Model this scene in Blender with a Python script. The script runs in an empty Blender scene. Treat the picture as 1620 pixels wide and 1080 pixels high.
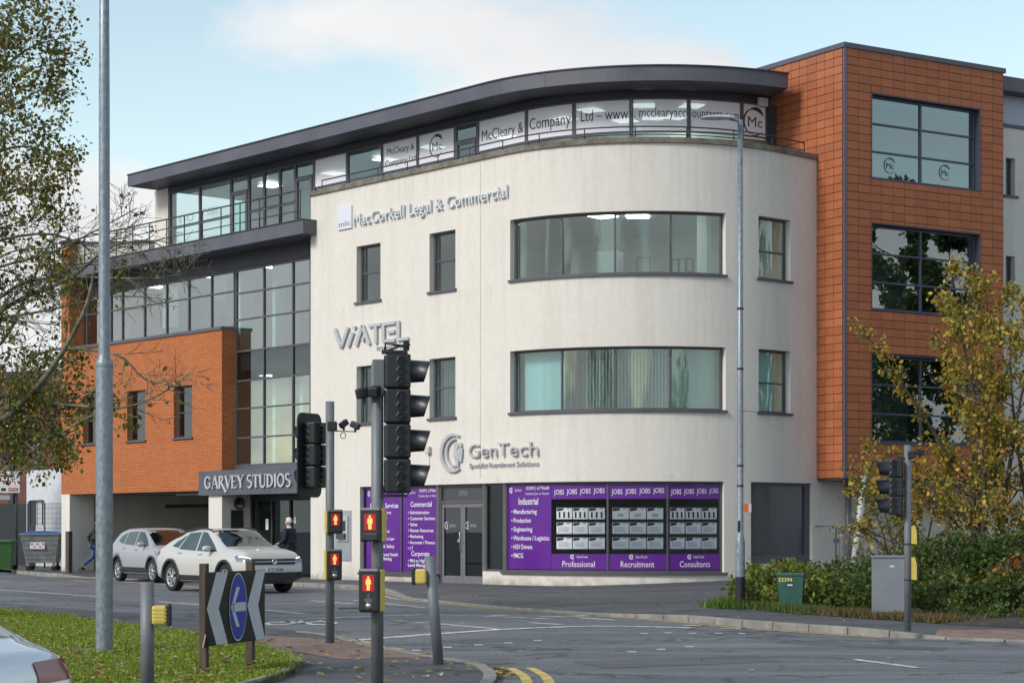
import bpy, bmesh, math, random
from mathutils import Vector, Matrix, Euler
from mathutils.bvhtree import BVHTree
from bisect import bisect_right

R = math.radians
scene = bpy.context.scene
COL = scene.collection

# ------------------------------------------------------------------ camera
EYE, F, YH = 1.5, 3240.0, 840.0          # eye height; focal length and horizon in photo pixels
cam = bpy.data.cameras.new("camera")
cam.sensor_width = 36.0
cam.lens = 72.0
cam.shift_y = (YH - 540.0) / 1620.0
cam.clip_end = 6000.0
camo = bpy.data.objects.new("camera", cam)
camo.location = (0, 0, EYE)
camo.rotation_euler = (R(90), 0, 0)
COL.objects.link(camo)
scene.camera = camo

# ------------------------------------------------------------------ sky, sun, exposure
SUN_EL, SUN_AZ = R(36), R(232)            # azimuth clockwise from +Y: behind the camera, to the left
world = bpy.data.worlds.new("World")
scene.world = world
world.use_nodes = True
wn, wl = world.node_tree.nodes, world.node_tree.links
wn.clear()
w_out = wn.new("ShaderNodeOutputWorld")
sky = wn.new("ShaderNodeTexSky")
sky.sky_type = 'NISHITA'
sky.sun_disc = False
sky.sun_elevation = SUN_EL
sky.sun_rotation = SUN_AZ
sky.air_density = 1.0
sky.dust_density = 0.4
sky.ozone_density = 0.35
bg_sky = wn.new("ShaderNodeBackground")
bg_sky.inputs["Strength"].default_value = 0.15
bg_cloud = wn.new("ShaderNodeBackground")
bg_cloud.inputs["Strength"].default_value = 0.78
w_mix = wn.new("ShaderNodeMixShader")
tc = wn.new("ShaderNodeTexCoord")
mp = wn.new("ShaderNodeMapping")
mp.inputs["Scale"].default_value = (1.0, 1.0, 2.3)
mp.inputs["Location"].default_value = (1.7, 0.4, 0.5)
mp.inputs["Rotation"].default_value = (0, 0, -0.10)
n1 = wn.new("ShaderNodeTexNoise")
n1.inputs["Scale"].default_value = 3.6
n1.inputs["Detail"].default_value = 7.0
n1.inputs["Roughness"].default_value = 0.5
sep = wn.new("ShaderNodeSeparateXYZ")
m_el = wn.new("ShaderNodeMath"); m_el.operation = 'MULTIPLY_ADD'   # less cloud higher up
m_el.inputs[1].default_value = -1.1
m_el.inputs[2].default_value = 0.215
m_add = wn.new("ShaderNodeMath"); m_add.operation = 'ADD'
ramp = wn.new("ShaderNodeValToRGB")
ramp.color_ramp.elements[0].color = (0.08, 0.08, 0.08, 1)
ramp.color_ramp.elements[0].position = 0.46
ramp.color_ramp.elements[1].position = 0.54
n2 = wn.new("ShaderNodeTexNoise")
n2.inputs["Scale"].default_value = 5.0
n2.inputs["Detail"].default_value = 6.0
cr = wn.new("ShaderNodeValToRGB")
cr.color_ramp.elements[0].position = 0.30
cr.color_ramp.elements[0].color = (0.80, 0.83, 0.87, 1)
cr.color_ramp.elements[1].position = 0.62
cr.color_ramp.elements[1].color = (1.0, 1.0, 1.0, 1)
wl.new(tc.outputs["Generated"], mp.inputs["Vector"])
wl.new(mp.outputs["Vector"], n1.inputs["Vector"])
wl.new(mp.outputs["Vector"], n2.inputs["Vector"])
wl.new(tc.outputs["Generated"], sep.inputs["Vector"])
wl.new(sep.outputs["Z"], m_el.inputs[0])
wl.new(n1.outputs["Fac"], m_add.inputs[0])
wl.new(m_el.outputs[0], m_add.inputs[1])
wl.new(m_add.outputs[0], ramp.inputs["Fac"])
wl.new(n2.outputs["Fac"], cr.inputs["Fac"])
wl.new(cr.outputs["Color"], bg_cloud.inputs["Color"])
w_tint = wn.new("ShaderNodeVectorMath"); w_tint.operation = 'MULTIPLY'; w_tint.inputs[1].default_value = (1.30, 1.22, 1.0)   # lifts red and green for a paler, more cyan sky
wl.new(sky.outputs["Color"], w_tint.inputs[0])
wl.new(w_tint.outputs[0], bg_sky.inputs["Color"])
wl.new(ramp.outputs["Color"], w_mix.inputs["Fac"])
wl.new(bg_sky.outputs[0], w_mix.inputs[1])
wl.new(bg_cloud.outputs[0], w_mix.inputs[2])
wl.new(w_mix.outputs[0], w_out.inputs["Surface"])

sun = bpy.data.lights.new("sun", 'SUN')
sun.energy = 2.25
sun.angle = R(18)
sun.color = (1.0, 0.96, 0.91)
suno = bpy.data.objects.new("sun", sun)
sd = Vector((math.sin(SUN_AZ) * math.cos(SUN_EL), math.cos(SUN_AZ) * math.cos(SUN_EL), math.sin(SUN_EL)))
suno.rotation_euler = sd.to_track_quat('Z', 'Y').to_euler()
suno.location = (-20, -20, 40)
COL.objects.link(suno)

vs = scene.view_settings
vs.view_transform = 'Standard'
vs.look = 'None'
vs.exposure = 0.28
vs.gamma = 1.0
vs.use_curve_mapping = False
scene.cycles.max_bounces = 8
scene.cycles.transparent_max_bounces = 16
scene.cycles.use_denoising = True

# ------------------------------------------------------------------ places: photo pixel + known surface -> point in the world
def gpt(x, y, z=0.0):
    d = (EYE - z) * F / (y - YH)
    return Vector(((x - 810) / F * d, d, z))
def at(x, y, d):
    return Vector(((x - 810) / F * d, d, EYE + (YH - y) * d / F))

class Path:
    """A wall line in plan. s = metres along it, off = metres in front of it (towards the street)."""
    def __init__(self, pts):
        self.p = [Vector((q[0], q[1])) for q in pts]
        self.s = [0.0]
        for a, b in zip(self.p, self.p[1:]):
            self.s.append(self.s[-1] + (b - a).length)
        n = []
        for i in range(len(self.p)):
            a = self.p[max(0, i - 1)]; b = self.p[min(len(self.p) - 1, i + 1)]
            t = (b - a).normalized()
            n.append(Vector((t.y, -t.x)))
        self.n = n
        self.L = self.s[-1]
        self.px = [810 + F * q.x / q.y for q in self.p]
    def _i(self, s):
        i = bisect_right(self.s, s) - 1
        i = max(0, min(len(self.p) - 2, i))
        t = (s - self.s[i]) / (self.s[i + 1] - self.s[i])
        return i, t
    def nrm(self, s):
        i, t = self._i(s); t = max(0, min(1, t))
        return self.n[i].lerp(self.n[i + 1], t).normalized()
    def xy(self, s, off=0.0):
        i, t = self._i(s)
        q = self.p[i].lerp(self.p[i + 1], t)
        if t < 0 or t > 1:
            q = self.p[i] + (self.p[i + 1] - self.p[i]) * t
        return q + self.nrm(s) * off
    def pos(self, s, z, off=0.0):
        q = self.xy(s, off)
        return Vector((q.x, q.y, z))
    def at(self, px):                       # s where the wall is seen in column px of the photograph
        for i in range(len(self.p) - 1):
            a, b = self.px[i], self.px[i + 1]
            if a <= px <= b and b > a:
                return self.s[i] + (self.s[i + 1] - self.s[i]) * (px - a) / (b - a)
        if px < self.px[0]:
            return (px - self.px[0]) / (self.px[1] - self.px[0]) * (self.s[1] - self.s[0])
        return self.s[-1] + (px - self.px[-1]) / (self.px[-1] - self.px[-2]) * (self.s[-1] - self.s[-2])
    def z(self, px, y, off=0.0):
        return EYE + (YH - y) * self.xy(self.at(px), off).y / F
    def offset(self, o):
        return Path([q + n * o for q, n in zip(self.p, self.n)])

# ------------------------------------------------------------------ mesh building
BASE = {}
class MB:
    def __init__(self):
        self.v, self.f, self.m, self.c, self.sm = [], [], [], None, []
    def face(self, pts, mi=0, smooth=False):
        i = len(self.v)
        self.v.extend([Vector(p) for p in pts])
        self.f.append(tuple(range(i, i + len(pts)))); self.m.append(mi); self.sm.append(smooth)
    def geo(self, verts, faces, mi=0, smooth=False):
        i = len(self.v)
        self.v.extend([Vector(p) for p in verts])
        for f in faces:
            self.f.append(tuple(k + i for k in f)); self.m.append(mi); self.sm.append(smooth)
    def box(self, c, s, rz=0.0, mi=0, rot=None, bev=0.0):
        c = Vector(c); hx, hy, hz = s[0] / 2, s[1] / 2, s[2] / 2
        m = rot if rot is not None else Matrix.Rotation(rz, 3, 'Z')
        if bev > 0:
            bm = bmesh.new()
            bmesh.ops.create_cube(bm, size=1)
            for q in bm.verts: q.co = Vector((q.co.x * s[0], q.co.y * s[1], q.co.z * s[2]))
            bmesh.ops.bevel(bm, geom=bm.edges[:], offset=bev, segments=2, affect='EDGES', profile=0.5)
            self.bm(bm, mi, Matrix.Translation(c) @ m.to_4x4()); bm.free(); return
        vs_ = [c + m @ Vector((sx * hx, sy * hy, sz * hz)) for sz in (-1, 1) for sx, sy in ((-1, -1), (1, -1), (1, 1), (-1, 1))]
        self.geo(vs_, [(3, 2, 1, 0), (4, 5, 6, 7), (0, 1, 5, 4), (1, 2, 6, 5), (2, 3, 7, 6), (3, 0, 4, 7)], mi)
    def bm(self, bm, mi=0, mat=None, smooth=False):
        bm.verts.index_update()
        vv = [(mat @ q.co) if mat else q.co.copy() for q in bm.verts]
        self.geo(vv, [tuple(q.index for q in f.verts) for f in bm.faces], mi, smooth)
    def prism(self, poly, z0, z1, mi=0):
        """polygon (counter-clockwise, xy) raised from z0 to z1"""
        n = len(poly)
        a = sum(poly[i][0] * poly[(i + 1) % n][1] - poly[(i + 1) % n][0] * poly[i][1] for i in range(n))
        if a < 0: poly = poly[::-1]
        vv = [Vector((p[0], p[1], z0)) for p in poly] + [Vector((p[0], p[1], z1)) for p in poly]
        fs = [tuple(range(n - 1, -1, -1)), tuple(range(n, 2 * n))]
        fs += [(i, (i + 1) % n, n + (i + 1) % n, n + i) for i in range(n)]
        self.geo(vv, fs, mi)
    def tube(self, pts, rad, n=8, mi=0, cap=True, smooth=True):
        pts = [Vector(p) for p in pts]
        if not isinstance(rad, (list, tuple)): rad = [rad] * len(pts)
        i0 = len(self.v)
        ref = None
        for k, p in enumerate(pts):
            t = (pts[min(k + 1, len(pts) - 1)] - pts[max(k - 1, 0)]).normalized()
            if ref is None:
                ref = Vector((0, 0, 1)) if abs(t.z) < 0.9 else Vector((1, 0, 0))
            a = t.cross(ref)
            if a.length < 1e-4: a = t.orthogonal()
            a.normalize(); b = t.cross(a).normalized(); ref = a.cross(t)
            for j in range(n):
                an = 2 * math.pi * j / n
                self.v.append(p + (a * math.cos(an) + b * math.sin(an)) * rad[k])
        for k in range(len(pts) - 1):
            for j in range(n):
                self.f.append((i0 + k * n + j, i0 + k * n + (j + 1) % n, i0 + (k + 1) * n + (j + 1) % n, i0 + (k + 1) * n + j))
                self.m.append(mi); self.sm.append(smooth)
        if cap:
            self.f.append(tuple(i0 + j for j in range(n - 1, -1, -1))); self.m.append(mi); self.sm.append(False)
            e = i0 + (len(pts) - 1) * n
            self.f.append(tuple(e + j for j in range(n))); self.m.append(mi); self.sm.append(False)
    def lathe(self, prof, n=24, mat=None, mi=0, smooth=True):
        """profile of (radius, height) turned about z"""
        i0 = len(self.v); mat = mat or Matrix.Identity(4)
        for r, h in prof:
            for j in range(n):
                a = 2 * math.pi * j / n
                self.v.append(mat @ Vector((r * math.cos(a), r * math.sin(a), h)))
        for k in range(len(prof) - 1):
            for j in range(n):
                self.f.append((i0 + k * n + j, i0 + k * n + (j + 1) % n, i0 + (k + 1) * n + (j + 1) % n, i0 + (k + 1) * n + j))
                self.m.append(mi); self.sm.append(smooth)
    def build(self, name, mats, parent=None, origin=None, props=None, uv=False, merge=False, normals=False):
        me = bpy.data.meshes.new(name)
        if parent is not None:
            o = BASE.get(parent.name, Vector((0, 0, 0)))
        else:
            o = Vector(origin) if origin is not None else Vector((0, 0, 0))
        me.from_pydata([q - o for q in self.v], [], self.f)
        if not isinstance(mats, (list, tuple)): mats = [mats]
        for q in mats: me.materials.append(q)
        me.polygons.foreach_set("material_index", self.m)
        me.polygons.foreach_set("use_smooth", self.sm)
        if self.c is not None:
            ca = me.color_attributes.new("tint", 'FLOAT_COLOR', 'POINT')
            flat = []
            for q in self.c: flat.extend((q[0], q[1], q[2], 1.0))
            ca.data.foreach_set("color", flat)
        if merge or normals:
            bm = bmesh.new(); bm.from_mesh(me)
            if merge: bmesh.ops.remove_doubles(bm, verts=bm.verts, dist=0.0004)
            if normals: bmesh.ops.recalc_face_normals(bm, faces=bm.faces)
            bm.to_mesh(me); bm.free()
        if uv:
            lay = me.uv_layers.new(name="wall")
            for p in me.polygons:
                nn = p.normal
                if abs(nn.z) < 0.7:
                    t = Vector((-nn.y, nn.x, 0)).normalized()
                    for li in p.loop_indices:
                        q = me.vertices[me.loops[li].vertex_index].co + o
                        lay.data[li].uv = (q.dot(t), q.z)
                else:
                    for li in p.loop_indices:
                        q = me.vertices[me.loops[li].vertex_index].co + o
                        lay.data[li].uv = (q.x, q.y)
        me.update()
        ob = bpy.data.objects.new(name, me)
        COL.objects.link(ob)
        if parent is not None:
            ob.parent = parent
            BASE[ob.name] = o
        else:
            ob.location = o
            BASE[ob.name] = o
        if props: tag(ob, **props)
        return ob

def tag(o, label=None, cat=None, group=None, kind=None):
    if label: o["label"] = label
    if cat: o["category"] = cat
    if group: o["group"] = group
    if kind: o["kind"] = kind
    return o
def thing(name, label, cat, loc=(0, 0, 0), rz=0.0, group=None, local=False):
    """An Empty at the thing's base. local=True: parts are modelled about the Empty and turn with it."""
    o = bpy.data.objects.new(name, None)
    o.empty_display_size = 0.3
    COL.objects.link(o)
    o.location = loc; o.rotation_euler = (0, 0, rz)
    tag(o, label, cat, group)
    BASE[o.name] = Vector((0, 0, 0)) if local else Vector(loc)
    return o
def one(name, mb, mats, label, cat, origin, group=None, **k):
    return mb.build(name, mats, None, origin, dict(label=label, cat=cat, group=group), **k)

# ------------------------------------------------------------------ materials
MATS = {}
def newmat(name):
    m = bpy.data.materials.new(name); m.use_nodes = True
    nt = m.node_tree
    b = nt.nodes["Principled BSDF"]
    return m, nt.nodes, nt.links, b
def pm(name, col, rough=0.6, metal=0.0, var=0.0, scale=4.0, bump=0.0, bscale=40.0, spec=0.5, coat=0.0, stretch=(1, 1, 1), rvar=0.0, emit=None, es=0.0, detail=6.0, dark=None, dpos=(0.5, 0.75)):
    if name in MATS: return MATS[name]
    m, n, l, b = newmat(name)
    b.inputs["Base Color"].default_value = (*col, 1)
    b.inputs["Roughness"].default_value = rough
    b.inputs["Metallic"].default_value = metal
    b.inputs["Specular IOR Level"].default_value = spec
    b.inputs["Coat Weight"].default_value = coat
    if emit:
        b.inputs["Emission Color"].default_value = (*emit, 1); b.inputs["Emission Strength"].default_value = es
    if var or bump or rvar:
        t = n.new("ShaderNodeTexCoord"); mpn = n.new("ShaderNodeMapping")
        mpn.inputs["Scale"].default_value = stretch
        l.new(t.outputs["Object"], mpn.inputs["Vector"])
    if var or rvar:
        tn = n.new("ShaderNodeTexNoise"); tn.inputs["Scale"].default_value = scale; tn.inputs["Detail"].default_value = detail
        tn.inputs["Roughness"].default_value = 0.62
        l.new(mpn.outputs[0], tn.inputs["Vector"])
    if var:
        r = n.new("ShaderNodeValToRGB")
        r.color_ramp.elements[0].position = 0.32; r.color_ramp.elements[1].position = 0.68
        lo = dark if dark else tuple(max(0, c * (1 - var)) for c in col)
        r.color_ramp.elements[0].color = (*lo, 1)
        r.color_ramp.elements[1].color = (*[min(1, c * (1 + var)) for c in col], 1)
        l.new(tn.outputs["Fac"], r.inputs["Fac"]); l.new(r.outputs["Color"], b.inputs["Base Color"])
    if rvar:
        rr = n.new("ShaderNodeMapRange")
        rr.inputs["From Min"].default_value = 0.3; rr.inputs["From Max"].default_value = 0.7
        rr.inputs["To Min"].default_value = rough - rvar; rr.inputs["To Max"].default_value = rough + rvar
        l.new(tn.outputs["Fac"], rr.inputs["Value"]); l.new(rr.outputs[0], b.inputs["Roughness"])
    if bump:
        bn = n.new("ShaderNodeTexNoise"); bn.inputs["Scale"].default_value = bscale; bn.inputs["Detail"].default_value = 5
        l.new(mpn.outputs[0], bn.inputs["Vector"])
        bp = n.new("ShaderNodeBump"); bp.inputs["Strength"].default_value = bump; bp.inputs["Distance"].default_value = 0.02
        l.new(bn.outputs["Fac"], bp.inputs["Height"]); l.new(bp.outputs["Normal"], b.inputs["Normal"])
    MATS[name] = m
    return m

def m_render():
    """painted cream render with rain streaks, blotches and a dirty foot"""
    m, n, l, b = newmat("cream_render")
    t = n.new("ShaderNodeTexCoord")
    def noise(scale, st, det=6, ro=0.6):
        mpn = n.new("ShaderNodeMapping"); mpn.inputs["Scale"].default_value = st
        l.new(t.outputs["Object"], mpn.inputs["Vector"])
        q = n.new("ShaderNodeTexNoise"); q.inputs["Scale"].default_value = scale; q.inputs["Detail"].default_value = det; q.inputs["Roughness"].default_value = ro
        l.new(mpn.outputs[0], q.inputs["Vector"]); return q
    def rng(src, a, c, lo, hi):
        q = n.new("ShaderNodeMapRange"); q.inputs["From Min"].default_value = a; q.inputs["From Max"].default_value = c
        q.inputs["To Min"].default_value = lo; q.inputs["To Max"].default_value = hi
        l.new(src, q.inputs["Value"]); return q.outputs[0]
    blot = rng(noise(0.5, (1, 1, 1)).outputs["Fac"], 0.35, 0.7, 0.0, 1.0)
    streak = rng(noise(2.6, (1, 1, 0.09), 8).outputs["Fac"], 0.50, 0.74, 0.0, 1.0)
    fine = rng(noise(7.0, (1, 1, 1), 8).outputs["Fac"], 0.3, 0.7, 0.0, 1.0)
    def mix(fac, a, c, k):
        q = n.new("ShaderNodeMix"); q.data_type = 'RGBA'
        mm = n.new("ShaderNodeMath"); mm.operation = 'MULTIPLY'; mm.inputs[1].default_value = k
        l.new(fac, mm.inputs[0]); l.new(mm.outputs[0], q.inputs["Factor"])
        if isinstance(a, tuple): q.inputs["A"].default_value = (*a, 1)
        else: l.new(a, q.inputs["A"])
        q.inputs["B"].default_value = (*c, 1); return q.outputs["Result"]
    c = mix(blot, (0.70, 0.658, 0.60), (0.655, 0.61, 0.547), 0.8)
    c = mix(fine, c, (0.53, 0.485, 0.42), 0.3)
    c = mix(streak, c, (0.36, 0.33, 0.28), 0.19)
    # rain runs below the coping and the sill lines
    zsp = n.new("ShaderNodeSeparateXYZ"); l.new(t.outputs["Object"], zsp.inputs[0])
    runs = rng(noise(5.5, (1, 1, 0.05), 6, 0.7).outputs["Fac"], 0.50, 0.66, 0.0, 1.0)
    for zs_, dep_ in ((11.36, 1.1), (7.98, 0.9), (4.52, 0.8), (2.95, 0.5)):
        up_ = rng(zsp.outputs["Z"], zs_ - dep_, zs_, 0.0, 1.0)
        cut = n.new("ShaderNodeMath"); cut.operation = 'LESS_THAN'; cut.inputs[1].default_value = zs_; l.new(zsp.outputs["Z"], cut.inputs[0])
        m1 = n.new("ShaderNodeMath"); m1.operation = 'MULTIPLY'; l.new(up_, m1.inputs[0]); l.new(runs, m1.inputs[1])
        m2 = n.new("ShaderNodeMath"); m2.operation = 'MULTIPLY'; l.new(m1.outputs[0], m2.inputs[0]); l.new(cut.outputs[0], m2.inputs[1])
        c = mix(m2.outputs[0], c, (0.30, 0.285, 0.25), 0.27 if zs_ > 11 else 0.20)
    # moss and splash dirt with a ragged edge along the foot of the wall
    sp = n.new("ShaderNodeSeparateXYZ"); l.new(t.outputs["Object"], sp.inputs[0])
    rag = n.new("ShaderNodeMath"); rag.operation = 'MULTIPLY_ADD'; rag.inputs[1].default_value = 0.9; l.new(noise(2.5, (1, 1, 1)).outputs["Fac"], rag.inputs[0]); 
    neg = n.new("ShaderNodeMath"); neg.operation = 'MULTIPLY'; neg.inputs[1].default_value = -1.0; l.new(sp.outputs["Z"], neg.inputs[0]); l.new(neg.outputs[0], rag.inputs[2])
    foot = rng(rag.outputs[0], 0.15, 0.42, 0.0, 1.0)
    c = mix(foot, c, (0.22, 0.20, 0.14), 0.65)
    l.new(c, b.inputs["Base Color"])
    b.inputs["Roughness"].default_value = 0.88
    bn = noise(70, (1, 1, 1), 4)
    bp = n.new("ShaderNodeBump"); bp.inputs["Strength"].default_value = 0.25; bp.inputs["Distance"].default_value = 0.01
    l.new(bn.outputs["Fac"], bp.inputs["Height"]); l.new(bp.outputs[0], b.inputs["Normal"])
    return m

def m_brick(name, c1, c2, mortar):
    m, n, l, b = newmat(name)
    uvn = n.new("ShaderNodeUVMap"); uvn.uv_map = "wall"
    br = n.new("ShaderNodeTexBrick")
    br.inputs["Scale"].default_value = 1.0
    br.inputs["Brick Width"].default_value = 0.225
    br.inputs["Row Height"].default_value = 0.075
    br.inputs["Mortar Size"].default_value = 0.011
    br.inputs["Mortar Smooth"].default_value = 0.2
    br.inputs["Bias"].default_value = -0.1
    br.inputs["Color1"].default_value = (*c1, 1); br.inputs["Color2"].default_value = (*c2, 1); br.inputs["Mortar"].default_value = (*mortar, 1)
    l.new(uvn.outputs[0], br.inputs["Vector"])
    t = n.new("ShaderNodeTexCoord")
    no = n.new("ShaderNodeTexNoise"); no.inputs["Scale"].default_value = 0.7; no.inputs["Detail"].default_value = 6
    l.new(t.outputs["Object"], no.inputs["Vector"])
    mr = n.new("ShaderNodeMapRange"); mr.inputs["From Min"].default_value = 0.3; mr.inputs["From Max"].default_value = 0.7
    mr.inputs["To Min"].default_value = 0.93; mr.inputs["To Max"].default_value = 1.05
    l.new(no.outputs["Fac"], mr.inputs["Value"])
    vm = n.new("ShaderNodeVectorMath"); vm.operation = 'SCALE'
    l.new(br.outputs["Color"], vm.inputs[0]); l.new(mr.outputs[0], vm.inputs["Scale"])
    l.new(vm.outputs[0], b.inputs["Base Color"])
    b.inputs["Roughness"].default_value = 0.85
    bp = n.new("ShaderNodeBump"); bp.inputs["Strength"].default_value = 0.6; bp.inputs["Distance"].default_value = 0.012; bp.invert = True
    l.new(br.outputs["Fac"], bp.inputs["Height"]); l.new(bp.outputs[0], b.inputs["Normal"])
    return m

def m_glass(name, tint, refl=0.12, rough=0.0):
    m = bpy.data.materials.new(name); m.use_nodes = True
    n, l = m.node_tree.nodes, m.node_tree.links
    n.clear()
    o = n.new("ShaderNodeOutputMaterial"); mx = n.new("ShaderNodeMixShader")
    tr = n.new("ShaderNodeBsdfTransparent"); tr.inputs["Color"].default_value = (*tint, 1)
    gl = n.new("ShaderNodeBsdfGlossy"); gl.inputs["Roughness"].default_value = rough; gl.inputs["Color"].default_value = (0.86, 0.95, 0.95, 1)
    fr = n.new("ShaderNodeFresnel"); fr.inputs["IOR"].default_value = 1.45
    ad = n.new("ShaderNodeMath"); ad.operation = 'ADD'; ad.inputs[1].default_value = refl; ad.use_clamp = True
    t = n.new("ShaderNodeTexCoord"); no = n.new("ShaderNodeTexNoise"); no.inputs["Scale"].default_value = 0.55; no.inputs["Detail"].default_value = 1.0
    l.new(t.outputs["Object"], no.inputs["Vector"])
    bp = n.new("ShaderNodeBump"); bp.inputs["Strength"].default_value = 0.02; bp.inputs["Distance"].default_value = 0.05   # panes are never quite flat
    l.new(no.outputs["Fac"], bp.inputs["Height"]); l.new(bp.outputs[0], gl.inputs["Normal"])
    l.new(fr.outputs[0], ad.inputs[0]); l.new(ad.outputs[0], mx.inputs["Fac"])
    l.new(tr.outputs[0], mx.inputs[1]); l.new(gl.outputs[0], mx.inputs[2]); l.new(mx.outputs[0], o.inputs["Surface"])
    return m

def m_tint(name, rough=0.6, trans=0.25):
    """leaf: colour from the leaf's own tint, some light passing through"""
    m, n, l, b = newmat(name)
    a = n.new("ShaderNodeAttribute"); a.attribute_name = "tint"
    l.new(a.outputs["Color"], b.inputs["Base Color"])
    b.inputs["Roughness"].default_value = rough
    b.inputs["Specular IOR Level"].default_value = 0.3
    tl = n.new("ShaderNodeBsdfTranslucent"); l.new(a.outputs["Color"], tl.inputs["Color"])
    mx = n.new("ShaderNodeMixShader"); mx.inputs["Fac"].default_value = trans
    o = n["Material Output"]
    l.new(b.outputs[0], mx.inputs[1]); l.new(tl.outputs[0], mx.inputs[2]); l.new(mx.outputs[0], o.inputs["Surface"])
    return m

def m_asphalt(name, base, speck, patch, cracks=True, rough=0.62):
    m, n, l, b = newmat(name)
    t = n.new("ShaderNodeTexCoord")
    def noise(scale, st=(1, 1, 1), det=6, ro=0.6):
        mpn = n.new("ShaderNodeMapping"); mpn.inputs["Scale"].default_value = st
        l.new(t.outputs["Object"], mpn.inputs["Vector"])
        q = n.new("ShaderNodeTexNoise"); q.inputs["Scale"].default_value = scale; q.inputs["Detail"].default_value = det; q.inputs["Roughness"].default_value = ro
        l.new(mpn.outputs[0], q.inputs["Vector"]); return q.outputs["Fac"]
    def rng(src, a, c, lo, hi):
        q = n.new("ShaderNodeMapRange"); q.inputs["From Min"].default_value = a; q.inputs["From Max"].default_value = c
        q.inputs["To Min"].default_value = lo; q.inputs["To Max"].default_value = hi
        l.new(src, q.inputs["Value"]); return q.outputs[0]
    def mix(fac, a, c):
        q = n.new("ShaderNodeMix"); q.data_type = 'RGBA'; l.new(fac, q.inputs["Factor"])
        if isinstance(a, tuple): q.inputs["A"].default_value = (*a, 1)
        else: l.new(a, q.inputs["A"])
        q.inputs["B"].default_value = (*c, 1); return q.outputs["Result"]
    c = mix(rng(noise(0.28, (1, 1, 1), 5), 0.42, 0.58, 0, 0.95), base, patch)
    rz = n.new("ShaderNodeMapping"); 
    c = mix(rng(noise(0.5, (0.25, 1.6, 1), 5), 0.45, 0.66, 0, 0.8), c, tuple(q * 1.5 for q in base))
    lane = n.new("ShaderNodeMapping"); lane.inputs["Rotation"].default_value = (0, 0, 0.98); lane.inputs["Scale"].default_value = (0.05, 0.9, 1)
    l.new(t.outputs["Object"], lane.inputs["Vector"])
    ln = n.new("ShaderNodeTexNoise"); ln.inputs["Scale"].default_value = 1.0; ln.inputs["Detail"].default_value = 4; l.new(lane.outputs[0], ln.inputs["Vector"])
    c = mix(rng(ln.outputs["Fac"], 0.50, 0.62, 0, 0.6), c, tuple(q * 0.6 for q in base))          # tyre-polished tracks
    c = mix(rng(noise(9, (1, 1, 1), 5, 0.85), 0.54, 0.66, 0, 0.55), c, speck)
    c = mix(rng(noise(3.0, (1, 1, 1), 6, 0.75), 0.55, 0.68, 0, 0.55), c, tuple(q * 0.5 for q in base))
    c = mix(rng(noise(38, (1, 1, 1), 3, 0.8), 0.50, 0.68, 0, 0.75), c, speck)
    c = mix(rng(noise(22, (1, 1, 1), 4, 0.8), 0.52, 0.7, 0, 0.7), c, tuple(q * 0.45 for q in base))
    if cracks:
        mpn = n.new("ShaderNodeMapping"); mpn.inputs["Scale"].default_value = (0.16, 0.30, 1); mpn.inputs["Rotation"].default_value = (0, 0, 0.5)
        ad = n.new("ShaderNodeVectorMath"); ad.operation = 'ADD'
        nz = n.new("ShaderNodeTexNoise"); nz.inputs["Scale"].default_value = 1.2; nz.inputs["Detail"].default_value = 5
        l.new(t.outputs["Object"], nz.inputs["Vector"]); l.new(t.outputs["Object"], ad.inputs[0]); l.new(nz.outputs["Color"], ad.inputs[1])
        l.new(ad.outputs[0], mpn.inputs["Vector"])
        vo = n.new("ShaderNodeTexVoronoi"); vo.feature = 'DISTANCE_TO_EDGE'; vo.inputs["Scale"].default_value = 1.0
        l.new(mpn.outputs[0], vo.inputs["Vector"])
        c = mix(rng(vo.outputs["Distance"], 0.008, 0.022, 0.8, 0.0), c, tuple(q * 0.3 for q in base))
    l.new(c, b.inputs["Base Color"])
    l.new(rng(noise(0.6, (1, 1, 1), 5), 0.3, 0.7, rough - 0.12, rough + 0.14), b.inputs["Roughness"])
    bp = n.new("ShaderNodeBump"); bp.inputs["Strength"].default_value = 0.35; bp.inputs["Distance"].default_value = 0.01
    l.new(noise(55, (1, 1, 1), 4), bp.inputs["Height"]); l.new(bp.outputs[0], b.inputs["Normal"])
    return m

CREAM = m_render()
BRICK = m_brick("orange_brick", (0.53, 0.165, 0.048), (0.46, 0.13, 0.038), (0.17, 0.06, 0.025))
BRICKD = m_brick("dark_brick", (0.20, 0.07, 0.045), (0.14, 0.05, 0.035), (0.12, 0.09, 0.07))
GLASS = m_glass("window_glass", (0.66, 0.88, 0.90), 0.11)
GLASSD = m_glass("spandrel_glass", (0.10, 0.16, 0.17), 0.10)
DARKM = pm("charcoal_metal", (0.040, 0.041, 0.052), 0.5, 0.0, 0.25, 1.2, spec=0.4, rvar=0.08)
FRAME = pm("plum_grey_frame", (0.082, 0.076, 0.094), 0.45, 0.0, 0.12, 2.0)
FASCIA = pm("fascia_grey", (0.088, 0.088, 0.110), 0.5, 0.0, 0.22, 0.8, rvar=0.1)
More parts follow.
